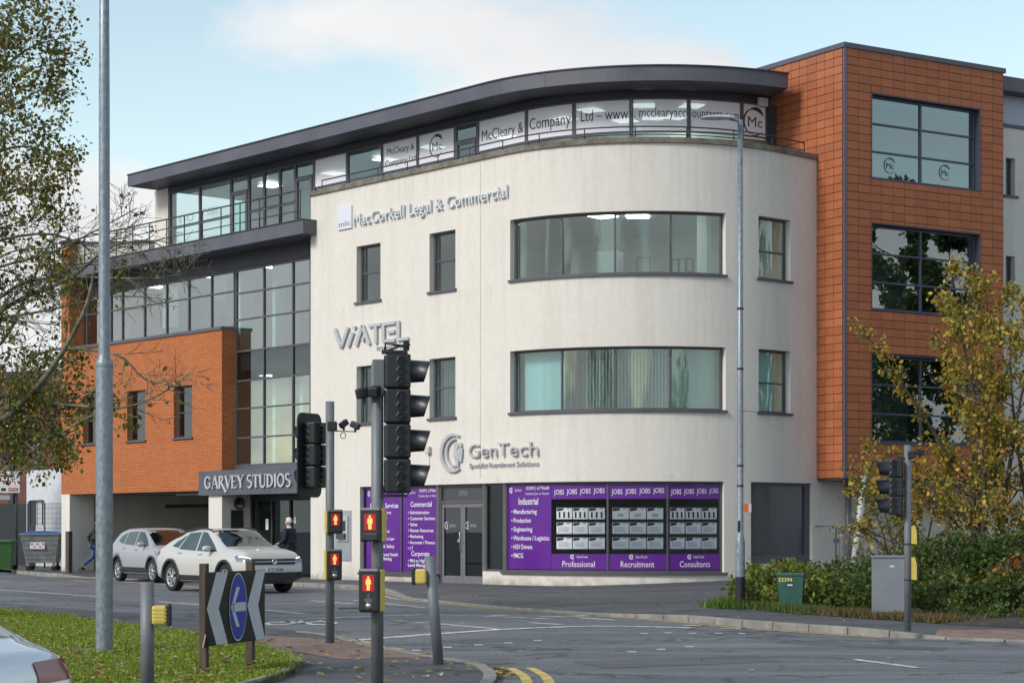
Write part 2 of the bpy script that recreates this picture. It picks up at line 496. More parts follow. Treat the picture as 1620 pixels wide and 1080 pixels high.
# ------------------------------------------------------------------ text
def text_geo(body, extrude=0.0, bold=0.0, res=2):
    cu = bpy.data.curves.new("t", 'FONT')
    cu.body = body; cu.size = 1.0; cu.extrude = extrude; cu.offset = bold; cu.resolution_u = res
    ob = bpy.data.objects.new("t", cu)
    me = bpy.data.meshes.new_from_object(ob)
    v = [q.co.copy() for q in me.vertices]; f = [tuple(p.vertices) for p in me.polygons]
    bpy.data.objects.remove(ob); bpy.data.curves.remove(cu); bpy.data.meshes.remove(me)
    return v, f
CAPH = None
def caph():
    global CAPH
    if CAPH is None:
        v, _ = text_geo("H"); CAPH = max(q.y for q in v)
    return CAPH
def text_on(mb, body, fn, u0, v0, cap, width=None, depth=0.0, bold=0.0, align='L', mi=0, res=2):
    """writes body with cap height cap, from u0 along fn(u, v, w) -> point"""
    v, f = text_geo(body, 0.0 if depth == 0 else 1.0, bold, res)
    if not v: return 0
    x0 = min(q.x for q in v); x1 = max(q.x for q in v)
    ky = cap / caph(); kx = ky if width is None else width / max(1e-6, x1 - x0)
    w = (x1 - x0) * kx
    if align == 'C': u0 = u0 - w / 2
    if align == 'R': u0 = u0 - w
    mb.geo([fn(u0 + (q.x - x0) * kx, v0 + q.y * ky, (q.z + 1.0) / 2 * depth if depth else 0.0) for q in v], f, mi)
    return w
def letters(parent, body, fn, u0, v0, cap, width, depth, mat, bold=0.0, name="letter"):
    """the same, each letter a part of its own"""
    v, f = text_geo(body, 0, bold)
    X0 = min(q.x for q in v); X1 = max(q.x for q in v)
    kx = width / (X1 - X0); ky = cap / caph()
    for i, ch in enumerate(body):
        if ch == ' ': continue
        vp, _ = text_geo(body[:i + 1], 0, bold); vc, fc = text_geo(ch, 1.0, bold)
        off = max(q.x for q in vp) - max(q.x for q in vc) - X0
        mb = MB()
        mb.geo([fn(u0 + (q.x + off) * kx, v0 + q.y * ky, (q.z + 1) / 2 * depth) for q in vc], fc)
        mb.build(name, mat, parent)
def strokes(mb, polys, fn, u0, v0, ku, kv, depth):
    """solid letters from convex strips given as lists of 4-point polygons in letter space"""
    for q in polys:
        a = sum(q[i][0] * q[(i + 1) % len(q)][1] - q[(i + 1) % len(q)][0] * q[i][1] for i in range(len(q)))
        if a < 0: q = q[::-1]
        n = len(q)
        vv = [fn(u0 + x * ku, v0 + y * kv, 0.0) for x, y in q] + [fn(u0 + x * ku, v0 + y * kv, depth) for x, y in q]
        mb.geo(vv, [tuple(range(n - 1, -1, -1)), tuple(range(n, 2 * n))] + [(i, (i + 1) % n, n + (i + 1) % n, n + i) for i in range(n)])
def seg(x0, y0, x1, y1, w):
    d = math.hypot(x1 - x0, y1 - y0); nx, ny = -(y1 - y0) / d * w / 2, (x1 - x0) / d * w / 2
    return [(x0 + nx, y0 + ny), (x0 - nx, y0 - ny), (x1 - nx, y1 - ny), (x1 + nx, y1 + ny)]
def arc(cx, cy, rx, ry, a0, a1, w0, w1=None, n=14):
    """strip along an ellipse; width changes from w0 to w1 (or swells to w1 in the middle if w0 is a pair)"""
    out = []; w1 = w0 if w1 is None else w1
    def pt(t):
        a = R(a0 + (a1 - a0) * t); w = w0 + (w1 - w0) * math.sin(math.pi * t)
        c, s = math.cos(a), math.sin(a)
        return (cx + (rx + w / 2) * c, cy + (ry + w / 2) * s), (cx + (rx - w / 2) * c, cy + (ry - w / 2) * s)
    for i in range(n):
        a, b = pt(i / n); c, d = pt((i + 1) / n)
        out.append([a, b, d, c])
    return out
def on_path(path, s0, z0, off):
    return lambda u, v, w: path.pos(s0 + u, z0 + v, off + w)

# ------------------------------------------------------------------ plan of the building
def main_line():
    A = Vector((-5.88, 60.31)); h = R(-49.24); e = Vector((math.cos(h), math.sin(h)))
    pts = [A + e * (-16 + 24.71 * i / 60) for i in range(61)]
    p = pts[-1].copy(); n = 90; dphi = R(93.4) / n
    for i in range(n):
        hm = h + dphi / 2
        p = p + Vector((math.cos(hm), math.sin(hm))) * (4.94 * dphi); h += dphi; pts.append(p.copy())
    e2 = Vector((math.cos(h), math.sin(h)))
    for i in range(1, 13): pts.append(p + e2 * 0.5 * i)
    return pts
M = Path(main_line())                       # street wall of the cream block and the brick wing
E1 = Vector((math.cos(R(-49.24)), math.sin(R(-49.24)), 0))
NIN = Vector((-E1.y, E1.x, 0))              # into the building from the straight street wall
G = M.offset(-0.5)                          # recessed glazing of the wing
def roof_line():
    A = Vector((-5.59, 61.41)); h = R(-49.2); e = Vector((math.cos(h), math.sin(h)))
    pts = [A + e * (-13.2 + 20.63 * i / 60) for i in range(61)]
    p = pts[-1].copy(); n = 80; dphi = R(85.1) / n
    for i in range(n):
        hm = h + dphi / 2
        p = p + Vector((math.cos(hm), math.sin(hm))) * (6.22 * dphi); h += dphi; pts.append(p.copy())
    e2 = Vector((math.cos(h), math.sin(h)))
    for i in range(1, 4): pts.append(p + e2 * 0.5 * i)
    return pts
RF = Path(roof_line())                      # edge of the main roof
GL = RF.offset(-1.15)                       # top-floor glazing, set back under the roof
# the tower
T0 = M.xy(M.at(1293))
_l = Vector((-2032.0, 3240.0)).normalized()                       # along its left face, away from the street corner
_r = Vector((_l.y, -_l.x))                                        # along its right face
_k = 526 / F
_t = (_k * T0.y - T0.x) / (-_l.x + _k * _l.y) if False else None
t_ = (T0.x - _k * T0.y) / (_l.x - _k * _l.y)
TC = T0 - _l * t_                                                 # street corner of the tower
TLEN = 5.77
TL = Path([TC + _l * 4.2, TC])                                    # left face, seen from the street
TR = Path([TC, TC + _r * TLEN])                                   # right face
Z1, Z2, Z3 = 3.62, 7.08, 10.55                                    # floor levels

# ------------------------------------------------------------------ ground
def rise(x, y):                              # the pavement climbs a little to the right, beside the building
    a = max(0.0, min(1.0, (y - 36) / 14)); b = max(0.0, min(1.0, (x - 1.5) / 6.5))
    return 0.24 * a * b
ASPH = m_asphalt("road_asphalt", (0.115, 0.118, 0.128), (0.34, 0.34, 0.35), (0.075, 0.077, 0.085))
PAVE = m_asphalt("pavement_asphalt", (0.066, 0.067, 0.072), (0.16, 0.16, 0.165), (0.085, 0.085, 0.088), True, 0.68)
KERBM = pm("kerb_concrete", (0.24, 0.225, 0.20), 0.85, 0, 0.3, 3.0, 0.3, 60)
WHITEL = pm("road_paint_white", (0.62, 0.62, 0.60), 0.7, 0, 0.35, 5.0, 0.1, 60, dark=(0.22, 0.22, 0.22))
YELL = pm("road_paint_yellow", (0.62, 0.44, 0.10), 0.7, 0, 0.3, 5.0, dark=(0.30, 0.23, 0.09))
TACT = pm("tactile_paving", (0.20, 0.13, 0.105), 0.8, 0, 0.25, 6.0, 0.9, 15.0)
SOIL = pm("soil", (0.055, 0.042, 0.028), 0.95, 0, 0.5, 6.0, 0.6, 30)

g = MB()
S_ = 2500.0
g.face([(-S_, -200, 0), (S_, -200, 0), (S_, S_, 0), (-S_, S_, 0)])
g.build("road", ASPH, None, (0, 0, 0), dict(kind="structure"))

KERB = [(-46, 118), (-30, 95)] + [tuple(gpt(x, y)[:2]) for x, y in ((0, 905), (80, 911.5), (290, 920), (485, 928), (592, 934), (640, 947), (785, 961.5), (900, 969.5), (1059, 981), (1200, 993.5), (1301, 1000.6), (1407, 1007.6), (1620, 1016))] + [(10.5, 24.6), (16, 20.0), (30, 10)]
KERBP = Path(KERB)
PZ = 0.10
def pave_z(s):                               # dropped kerbs: at the crossing by the corner and at the right
    px = 810 + F * KERBP.xy(s).x / KERBP.xy(s).y
    def dip(a, b, c, d):
        if px <= a or px >= d: return 1.0
        if px < b: return 1 - (px - a) / (b - a)
        if px > c: return (px - c) / (d - c)
        return 0.0
    k = min(dip(610, 640, 940, 1085), dip(1395, 1440, 9000, 9001), dip(95, 120, 330, 350))
    return 0.022 + (PZ - 0.022) * k
# pavement sheet: from the kerb inwards, rows of points so that it can rise
pv = MB()
NS = 150
rows = []
s_a, s_b = KERBP.s[0], KERBP.s[-1]
ss = [s_a + (s_b - s_a) * i / NS for i in range(NS + 1)]
for o in (-0.13, -1.2, -3.0, -6.0, -9.0, -13.0, -18.0, -26.0):
    row = []
    for s in ss:
        q = KERBP.xy(s); n_ = KERBP.nrm(s)
        q = q + n_ * o if o > -1.5 else q + (n_ * 0.25 + Vector((-0.55, -0.83)) * 0.75).normalized() * o
        k = min(1.0, (-o - 0.13) / 1.07)
        row.append(Vector((q.x, q.y, (pave_z(s) * (1 - k) + PZ * k) + rise(q.x, q.y))))
    rows.append(row)
for a, b in zip(rows, rows[1:]):
    for i in range(NS):
        pv.face([a[i], a[i + 1], b[i + 1], b[i]][::-1], 0, True)
pav = pv.build("pavement", PAVE, None, (0, 0, 0), dict(kind="structure"), merge=True, normals=True)
for p in pav.data.polygons:
    pass
if pav.data.polygons[0].normal.z < 0: pav.data.flip_normals()
# kerb stones, one by one where they can be told apart
st, k = M.s[0], 0
s = KERBP.at(20)
s_end = KERBP.at(1640)
far = MB()
while s < s_end:
    L = 0.90
    z0, z1 = pave_z(s + 0.02), pave_z(s + L - 0.02)
    a0, a1 = KERBP.xy(s + 0.012, 0), KERBP.xy(s + L - 0.012, 0)
    b0, b1 = KERBP.xy(s + 0.012, -0.145), KERBP.xy(s + L - 0.012, -0.145)
    zz0, zz1 = z0 + 0.012 + rise(*a0), z1 + 0.012 + rise(*a1)
    c0 = a0.lerp(b0, 0.12); c1 = a1.lerp(b1, 0.12)
    vv = [(a0.x, a0.y, -0.05), (a1.x, a1.y, -0.05), (b1.x, b1.y, -0.05), (b0.x, b0.y, -0.05),
          (a0.x, a0.y, zz0 - 0.012), (a1.x, a1.y, zz1 - 0.012), (b1.x, b1.y, zz1), (b0.x, b0.y, zz0), (c0.x, c0.y, zz0), (c1.x, c1.y, zz1)]
    fs = [(0, 1, 5, 4), (4, 5, 9, 8), (8, 9, 6, 7), (1, 2, 6, 9, 5), (3, 0, 4, 8, 7), (2, 3, 7, 6)]
    mb = MB() if a0.y < 56 else far
    mb.geo([Vector(q) for q in vv], fs)
    if mb is not far:
        mb.build("kerb_stone", KERBM, pav)
    s += L
tag(far.build("far_kerb", KERBM, pav), kind="stuff")

def strip(name, pts, w, mat, z=0.006, lab=None):
    p = Path(pts); mb = MB()
    n = max(1, int(p.L / 0.4))
    for i in range(n):
        a, b = p.L * i / n, p.L * (i + 1) / n
        mb.face([p.pos(a, z, -w / 2), p.pos(a, z, w / 2), p.pos(b, z, w / 2), p.pos(b, z, -w / 2)])
    o = mb.build(name, mat, None, p.pos(0, 0), dict(kind="structure"), normals=True)
    if o.data.polygons[0].normal.z < 0: o.data.flip_normals()
    return o
def pxline(pts, z=0.0): return [tuple(gpt(x, y, z)[:2]) for x, y in pts]
ROADL = "road_marking"
for pts, w in (
    ([(-60, 928.5), (0, 932.8), (152, 943), (166, 944.2)], 0.13),
    ([(250, 951.5), (324, 957)], 0.13), ([(421, 965), (481.5, 970.7)], 0.13),
    ([(0, 918.5), (18, 919.3)], 0.2), ([(60, 910.8), (88, 912.6)], 0.12), ([(112, 917.5), (143, 919.2)], 0.14),
    ([(195, 920.3), (267, 924.4)], 0.16), ([(290, 927.2), (330, 930)], 0.14),
    ([(421, 981), (520, 977.6), (600, 974.4), (674, 971.7)], 0.2),
    ([(674, 971.9), (760, 974), (874, 979)], 0.13),
    ([(560, 1012.6), (600, 1009.6), (690, 1002.5), (790, 995.5), (900, 990.8), (965, 990), (1030, 991.2), (1096, 993)], 0.22),
    ([(692, 986.5), (740, 990.5), (786, 995)], 0.13), ([(657, 984.4), (674, 985.4)], 0.14),
    ([(625, 981.5), (641, 982.3)], 0.14), ([(839, 984.6), (889, 987.8)], 0.14),
    ([(560, 949.5), (612, 954.5), (672, 961)], 0.12), ([(492, 949.8), (560, 955)], 0.14),
    ([(776, 973.5), (800, 973)], 0.3), ([(856, 974.8), (898, 975.5)], 0.2), ([(918, 977), (972, 980.5)], 0.16),
    ([(1083, 988.7), (1108, 989.4)], 0.2), ([(1140, 993.6), (1186, 993.6)], 0.16),
    ([(1353, 1043), (1454, 1056.4)], 0.11),
    ([(912, 973.6), (928, 974.4)], 0.5),
):
    strip(ROADL, pxline(pts), w, WHITEL)
for x, y in ((659, 1028.7), (708, 1024), (757, 1020), (804.6, 1017), (851, 1013), (1000, 1031), (1046, 1027), (1091, 1023), (1019, 1002), (1057, 1001), (1096, 1001.6), (1137, 1001.6), (1174, 1002)):
    q = gpt(x, y); mb = MB()
    mb.face([(q.x - .055, q.y - .11, .006), (q.x + .055, q.y - .11, .006), (q.x + .055, q.y + .11, .006), (q.x - .055, q.y + .11, .006)])
    mb.build("crossing_stud", pm("stud_white", (0.55, 0.55, 0.54), 0.6), None, (q.x, q.y, 0), dict(kind="structure"))
# bicycle symbol painted in the waiting box
mb = MB(); q = gpt(477, 985.5)
def bike(u, v): return (q.x + u, q.y + v * 1.0, 0.007)
for cu in (-0.42, 0.42):
    for k in range(18):
        a, b = 2 * math.pi * k / 18, 2 * math.pi * (k + 1) / 18
        mb.face([bike(cu * .8 + .26 * math.cos(a), .7 * math.sin(a)), bike(cu * .8 + .26 * math.cos(b), .7 * math.sin(b)), bike(cu * .8 + .17 * math.cos(b), .46 * math.sin(b)), bike(cu * .8 + .17 * math.cos(a), .46 * math.sin(a))][::-1])
for (x0, y0, x1, y1) in ((-.42, 0, -.15, 1.1), (-.15, 1.1, .3, 1.1), (.3, 1.1, .42, 0), (-.15, 1.1, .0, 0), (.0, 0, .3, 1.1), (-.42, 0, 0, 0), (.2, 1.6, .34, 1.5)):
    mb.face([bike(*p) for p in seg(x0, y0, x1, y1, .1)])
mb.build("bicycle_marking", WHITEL, None, (q.x, q.y, 0), dict(kind="structure"), normals=True)
for a, b in ((600, 1410),):
    n = 60; s0, s1 = KERBP.at(a), KERBP.at(b)
    strip("yellow_line", [tuple(KERBP.xy(s0 + (s1 - s0) * i / n, 0.22)) for i in range(n + 1)], 0.10, YELL)

# worn repairs and iron covers in the carriageway
PATCHA = m_asphalt("repair_asphalt", (0.075, 0.077, 0.083), (0.22, 0.22, 0.23), (0.095, 0.096, 0.10), False, 0.7)
for pts in (((905, 1046), (1180, 1037), (1240, 1046), (960, 1057)), ((60, 938.5), (330, 962), (300, 966), (30, 942)), ((1240, 1012), (1500, 1024), (1490, 1029), (1225, 1017))):
    mb = MB(); mb.face([gpt(x, y, .0) + Vector((0, 0, .003)) for x, y in pts]); o = mb.build("road_repair", PATCHA, None, (0, 0, 0), dict(kind="structure"))
    if o.data.polygons[0].normal.z < 0: o.data.flip_normals()
IRON = pm("cast_iron", (0.045, 0.042, 0.04), 0.6, 0.5, .3, 20, .8, 60)
for x, y, w_, h_ in ((560, 962, .6, .6), (1128, 984.6, .45, .35)):
    q = gpt(x, y); mb = MB(); mb.prism([(q.x - w_ / 2, q.y - h_ / 2), (q.x + w_ / 2, q.y - h_ / 2), (q.x + w_ / 2, q.y + h_ / 2), (q.x - w_ / 2, q.y + h_ / 2)], 0.001, 0.007)
    mb.build("iron_cover", IRON, None, (q.x, q.y, 0), dict(kind="structure"))
# splitter island: paved tip, grass, kerbs
ISL = pxline([(-200, 944), (0, 957), (220, 975), (422, 996.7), (530, 1010), (600, 1028), (681, 1043), (741, 1053), (767, 1058), (783, 1069), (787, 1080)]) + [(-0.22, 18.9), (-0.7, 17.4), (-1.7, 16.2), (-3.4, 15.0), (-7, 13.6), (-14, 12.6), (-26, 12.5), (-40, 20), (-40, 62)]
mb = MB()
mb.prism(ISL, -0.05, 0.05)
isl = mb.build("island_pavement", PAVE, None, (0, 0, 0), dict(kind="structure"))
ip = Path(ISL[:16])
mb0 = None; s = 0.3
while s < ip.L - 0.6:                         # flush kerb round the island
    a0, a1 = ip.xy(s + .01, .0), ip.xy(s + .59, .0); b0, b1 = ip.xy(s + .01, .13), ip.xy(s + .59, .13)
    mb = MB(); mb.prism([tuple(a0), tuple(a1), tuple(b1), tuple(b0)], -0.04, 0.062)
    if a0.y < 30: mb.build("kerb_stone", KERBM, isl)
    s += 0.6
GR = [tuple(gpt(x, y, 0.1)[:2]) for x, y in ((0, 963), (100, 972), (185, 985.6), (300, 1000), (422, 1021), (461, 1035.5), (478, 1045), (472, 1054), (448, 1065), (404, 1079))] + [(-2.6, 17.8), (-3.5, 16.3), (-5.5, 15.0), (-9, 14.2), (-16, 13.6), (-26, 14), (-34, 22), (-34, 56), (-12.5, 41)]
GRASSB = pm("grass_soil", (0.10, 0.125, 0.030), 0.95, 0, 0.55, 2.2, 0.7, 25, dark=(0.105, 0.075, 0.03))
mb = MB(); mb.prism(GR, 0.02, 0.10)
lawn = mb.build("lawn", GRASSB, None, (0, 0, 0), dict(kind="structure"))
gp = Path(GR[3:15]); s = 0.0
while s < gp.L - 0.6:
    a0, a1 = gp.xy(s + .008, .0), gp.xy(s + .592, .0); b0, b1 = gp.xy(s + .008, .07), gp.xy(s + .592, .07)
    mb = MB(); mb.prism([tuple(a0), tuple(a1), tuple(b1), tuple(b0)], 0.0, 0.125); mb.build("edging_stone", KERBM, lawn); s += 0.6
# tactile strips
mb = MB()
tp = Path(pxline([(404, 1010), (530, 1017), (600, 1032), (690, 1046)]))
for i in range(24):
    a, b = tp.L * i / 24, tp.L * (i + 1) / 24
    mb.face([tp.pos(a, .055, 0.0), tp.pos(b, .055, 0.0), tp.pos(b, .055, 1.15), tp.pos(a, .055, 1.15)])
o = mb.build("tactile_paving", TACT, None, (0, 0, 0), dict(kind="structure"), normals=True)
if o.data.polygons[0].normal.z < 0: o.data.flip_normals()
mb = MB()
s0, s1 = KERBP.at(1470), KERBP.at(1800)
for i in range(14):
    a, b = s0 + (s1 - s0) * i / 14, s0 + (s1 - s0) * (i + 1) / 14
    w = lambda t: 0.25 + 1.3 * min(1, max(0, (t - s0) / 1.2))
    mb.face([KERBP.pos(a, .112 if False else 0.034, -.15), KERBP.pos(b, 0.034, -.15), KERBP.pos(b, .118, -w(b)), KERBP.pos(a, .118, -w(a))])
o = mb.build("tactile_paving", TACT, None, (0, 0, 0), dict(kind="structure"), normals=True)
if o.data.polygons[0].normal.z < 0: o.data.flip_normals()
# double yellow round the island tip
for off in (0.30, 0.52):
    strip("yellow_line", [tuple(ip.xy(ip.s[8] - 0.05 + t * 0.22, -off)) for t in range(26)], 0.11, YELL)
strip("yellow_line", pxline([(548, 1009.5), (575, 1014), (600, 1020)]), 0.1, YELL)
strip("yellow_line", pxline([(600, 1023), (640, 1026.6)]), 0.1, YELL)
# ------------------------------------------------------------------ the office building
BL = thing("office_building", "large curved cream office block with orange brick wing, dark flat roofs and terracotta tiled tower", "building", M.pos(M.at(760), 0))

def wall_skin(path, s0, s1, z0, z1, holes, thick=0.3, step=0.22, ends=True):
    """A wall of real thickness along a path with openings (s0, s1, z0, z1) and their reveals."""
    mb = MB()
    S = {s0, s1}; Z = {z0, z1}
    n = max(1, int((s1 - s0) / step))
    for i in range(n + 1): S.add(s0 + (s1 - s0) * i / n)
    for h in holes: S |= {h[0], h[1]}; Z |= {h[2], h[3]}
    S = sorted(q for q in S if s0 - 1e-6 <= q <= s1 + 1e-6); Z = sorted(q for q in Z if z0 - 1e-6 <= q <= z1 + 1e-6)
    keep = [S[0]]
    for q in S[1:]:
        if q - keep[-1] > 0.012 or any(abs(q - h[k]) < 1e-9 for h in holes for k in (0, 1)) or q == s1: keep.append(q)
    S = keep
    def inh(a, b, c, d):
        return any(h[0] - 1e-6 <= a and b <= h[1] + 1e-6 and h[2] - 1e-6 <= c and d <= h[3] + 1e-6 for h in holes)
    for a, b in zip(S, S[1:]):
        for c, d in zip(Z, Z[1:]):
            if inh((a + b) / 2 - 1e-5, (a + b) / 2 + 1e-5, (c + d) / 2 - 1e-5, (c + d) / 2 + 1e-5): continue
            mb.face([path.pos(a, c), path.pos(b, c), path.pos(b, d), path.pos(a, d)], 0, True)
            mb.face([path.pos(b, c, -thick), path.pos(a, c, -thick), path.pos(a, d, -thick), path.pos(b, d, -thick)], 0, True)
    for h in holes:
        T = [q for q in S if h[0] - 1e-9 <= q <= h[1] + 1e-9]
        for a, b in zip(T, T[1:]):
            mb.face([path.pos(a, h[2]), path.pos(a, h[2], -thick), path.pos(b, h[2], -thick), path.pos(b, h[2])])
            mb.face([path.pos(b, h[3]), path.pos(b, h[3], -thick), path.pos(a, h[3], -thick), path.pos(a, h[3])])
        for q, fl in ((h[0], 1), (h[1], -1)):
            f = [path.pos(q, h[2]), path.pos(q, h[3]), path.pos(q, h[3], -thick), path.pos(q, h[2], -thick)]
            mb.face(f if fl > 0 else f[::-1])
    for a, b in zip(S, S[1:]):
        mb.face([path.pos(a, z1), path.pos(b, z1), path.pos(b, z1, -thick), path.pos(a, z1, -thick)])
        mb.face([path.pos(b, z0), path.pos(a, z0), path.pos(a, z0, -thick), path.pos(b, z0, -thick)])
    if ends:
        for q in (s0, s1):
            f = [path.pos(q, z0), path.pos(q, z1), path.pos(q, z1, -thick), path.pos(q, z0, -thick)]
            mb.face(f[::-1] if q == s0 else f)
    return mb
def band(mb, path, s0, s1, z0, z1, o0, o1, step=0.25, mi=0):
    """a solid band following the path: from offset o0 (back) to o1 (front)"""
    n = max(1, int(abs(s1 - s0) / step))
    for i in range(n):
        a, b = s0 + (s1 - s0) * i / n, s0 + (s1 - s0) * (i + 1) / n
        mb.face([path.pos(a, z0, o1), path.pos(b, z0, o1), path.pos(b, z1, o1), path.pos(a, z1, o1)], mi, n > 3)
        mb.face([path.pos(a, z1, o1), path.pos(b, z1, o1), path.pos(b, z1, o0), path.pos(a, z1, o0)], mi)
        mb.face([path.pos(b, z0, o1), path.pos(a, z0, o1), path.pos(a, z0, o0), path.pos(b, z0, o0)], mi)
        mb.face([path.pos(b, z0, o0), path.pos(a, z0, o0), path.pos(a, z1, o0), path.pos(b, z1, o0)], mi, n > 3)
    for q, r in ((s0, 1), (s1, -1)):
        f = [path.pos(q, z0, o0), path.pos(q, z0, o1), path.pos(q, z1, o1), path.pos(q, z1, o0)]
        mb.face(f if r > 0 else f[::-1], mi)
def window(parent, path, s0, s1, z0, z1, mull=(), trans=(), off=-0.16, fw=0.055, sill=True, glass=None, fmat=None, name="window", over=0.06, depth=0.07, skip=(), gmap=None, step=0.2):
    """frame with mullions and transoms (one mesh), each pane a sub-part, a sill below"""
    mb = MB(); fm = fmat or FRAME
    e = 0.003
    a0, a1, b0, b1 = s0 + e, s1 - e, z0 + e, z1 - e
    band(mb, path, a0, a0 + fw, b0, b1, off - depth, off)
    band(mb, path, a1 - fw, a1, b0, b1, off - depth, off)
    band(mb, path, a0 + fw, a1 - fw, b1 - fw, b1, off - depth, off - .001, step)
    band(mb, path, a0 + fw, a1 - fw, b0, b0 + fw, off - depth, off - .001, step)
    Ms = sorted(mull); Ts = sorted(trans)
    for q in Ms: band(mb, path, q - fw * .45, q + fw * .45, b0 + fw, b1 - fw, off - depth, off + .002)
    for q in Ts: band(mb, path, a0 + fw, a1 - fw, q - fw * .4, q + fw * .4, off - depth * .9, off - .004, step)
    w = mb.build(name, fm, parent)
    xs = [a0 + fw] + Ms + [a1 - fw]; zs = [b0 + fw] + Ts + [b1 - fw]
    for i in range(len(xs) - 1):
        for j in range(len(zs) - 1):
            if (i, j) in skip: continue
            p = MB(); n = max(1, int((xs[i + 1] - xs[i]) / 0.3))
            for k in range(n):
                a, b = xs[i] + (xs[i + 1] - xs[i]) * k / n, xs[i] + (xs[i + 1] - xs[i]) * (k + 1) / n
                p.face([path.pos(a, zs[j], off - .04), path.pos(b, zs[j], off - .04), path.pos(b, zs[j + 1], off - .04), path.pos(a, zs[j + 1], off - .04)], 0, True)
            gm = glass or GLASS
            if gmap and (i, j) in gmap: gm = gmap[(i, j)]
            p.build("pane", gm, w, merge=True)
    if sill:
        p = MB(); band(p, path, s0 - over, s1 + over, z0 - 0.05, z0 + 0.012, off + .01, 0.06, step)
        p.build("sill", fm, w)
    return w

ZB = -0.25
sa = M.at
# -- main cream wall with its openings
H = []
W = {}
def hole(key, x0, x1, z0, z1):
    W[key] = (sa(x0), sa(x1), z0, z1); H.append(W[key])
hole("u1", 564, 602, 8.03, 9.64); hole("u2", 679.5, 720.5, 8.03, 9.64)
hole("ucurve", 807, 1148, 8.04, 9.63); hole("u3", 1200, 1250.5, 8.03, 9.64)
hole("l1", 564, 602, 4.57, 6.21); hole("l2", 679.5, 720.5, 4.57, 6.21)
hole("lcurve", 807, 1148, 4.58, 6.20); hole("l3", 1200, 1250.5, 4.57, 6.21)
hole("shop1", 569.5, 690, 0.32, 2.77); hole("door", 690, 763.5, 0.06, 2.77); hole("shopside", 763.5, 795.5, 0.44, 2.77)
hole("shop2", 795.5, 1145.5, 0.44, 2.77); hole("blank", 1188, 1285, 0.66, 2.77)
S491, S1293 = sa(491.5), sa(1293)
mb = wall_skin(M, S491, M.L - 0.3, ZB, 11.36, H, 0.32)
mb.build("wall", CREAM, BL, normals=False)
COPE = pm("coping_stone", (0.17, 0.15, 0.12), 0.92, 0, 0.45, 3.0, 0.5, 40)
s = S491 - 0.03
while s < S1293 + 0.05:
    e_ = min(s + 0.9, S1293 + 0.06)
    mb = MB(); band(mb, M, s + .004, e_ - .004, 11.36, 11.50 + 0.006 * math.sin(s * 7), -0.38, 0.06, 0.15)
    mb.build("coping_stone", COPE, BL); s += 0.9
mb = MB(); band(mb, M, sa(760) - 0.006, sa(760) + 0.006, 2.9, 11.3, -0.002, 0.004)      # movement joint
mb.build("movement_joint", pm("joint", (0.30, 0.28, 0.25), 0.9), BL)
# windows of the cream wall
def tz(px, y): return M.z(px, y)
for k, tr in (("u1", tz(602, 427)), ("u2", tz(720, 408)), ("u3", tz(1200, 395)), ("l1", 5.36), ("l2", tz(720, 611)), ("l3", tz(1200, 604))):
    h = W[k]; window(BL, M, *h, (), (tr,))
h = W["ucurve"]; window(BL, M, *h, [sa(884), sa(971.5), sa(1063)], (), over=0.03)
h = W["lcurve"]; window(BL, M, *h, [sa(884), sa(971.5), sa(1063)], (), over=0.03)
SHOPG = m_glass("shop_glass", (0.97, 0.98, 0.98), -0.03)
h = W["shop1"]; window(BL, M, *h, [sa(630)], (), over=0.05, off=-0.10, glass=SHOPG)
h = W["shopside"]; window(BL, M, *h, (), (), over=0.0, off=-0.10, glass=m_glass("frosted_side_glass", (0.50, 0.58, 0.56), 0.03, 0.25), sill=False)
h = W["shop2"]; window(BL, M, *h, [sa(960), sa(1057)], (), over=0.04, off=-0.10, glass=SHOPG)
h = W["blank"]
mb = MB(); band(mb, M, h[0] + .004, h[1] - .004, h[2] + .004, h[3] - .004, -0.24, -0.14)
BLANK = pm("shuttered_pane", (0.035, 0.048, 0.062), 0.18, 0, 0.25, 1.0, spec=0.5)
o = mb.build("blanked_window", BLANK, BL)
mb = MB()
for a, b, c, d in ((h[0] + .004, h[0] + .05, h[2], h[3]), (h[1] - .20, h[1] - .004, h[2], h[3]), (h[0] + .05, h[1] - .2, h[3] - .09, h[3] - .004), (h[0] + .05, h[1] - .2, h[2] + .004, h[2] + .22)):
    band(mb, M, a, b, c + .004, d - .003, -0.138, -0.09)
mb.build("frame", FRAME, o)
# shop door
h = W["door"]
mb = MB(); off = -0.10
band(mb, M, h[0] + .004, h[0] + .10, h[2], h[3] - .004, off - .1, off)
band(mb, M, h[1] - .07, h[1] - .004, h[2], h[3] - .004, off - .1, off)
band(mb, M, h[0] + .10, h[1] - .07, h[3] - .07, h[3] - .004, off - .1, off - .001)
band(mb, M, h[0] + .10, h[1] - .07, 2.25, 2.33, off - .1, off - .001)
dr = mb.build("door", FRAME, BL)
mid = (h[0] + h[1]) / 2 + .015
for a, b in ((h[0] + .10, mid - .004), (mid + .004, h[1] - .07)):
    mb = MB()
    for c, d, e_, f_ in ((a, a + .09, .09, 2.245), (b - .09, b, .09, 2.245), (a + .09, b - .09, 2.15, 2.245), (a + .09, b - .09, .09, .30)):
        band(mb, M, c, d, e_, f_, off - .09, off - .02)
    mb.build("door_leaf", pm("door_frame_grey", (0.15, 0.145, 0.16), 0.45, 0, .1), dr)
    mb = MB(); mb.face([M.pos(a + .09, .30, off - .05), M.pos(b - .09, .30, off - .05), M.pos(b - .09, 2.15, off - .05), M.pos(a + .09, 2.15, off - .05)])
    mb.build("pane", m_glass("door_glass", (0.34, 0.36, 0.36), 0.06), dr)
mb = MB(); mb.tube([M.pos(mid - .06, .95, off + .0), M.pos(mid - .06, 1.0, off + .04), M.pos(mid - .06, 1.45, off + .04), M.pos(mid - .06, 1.5, off + .0)], .012, 6)
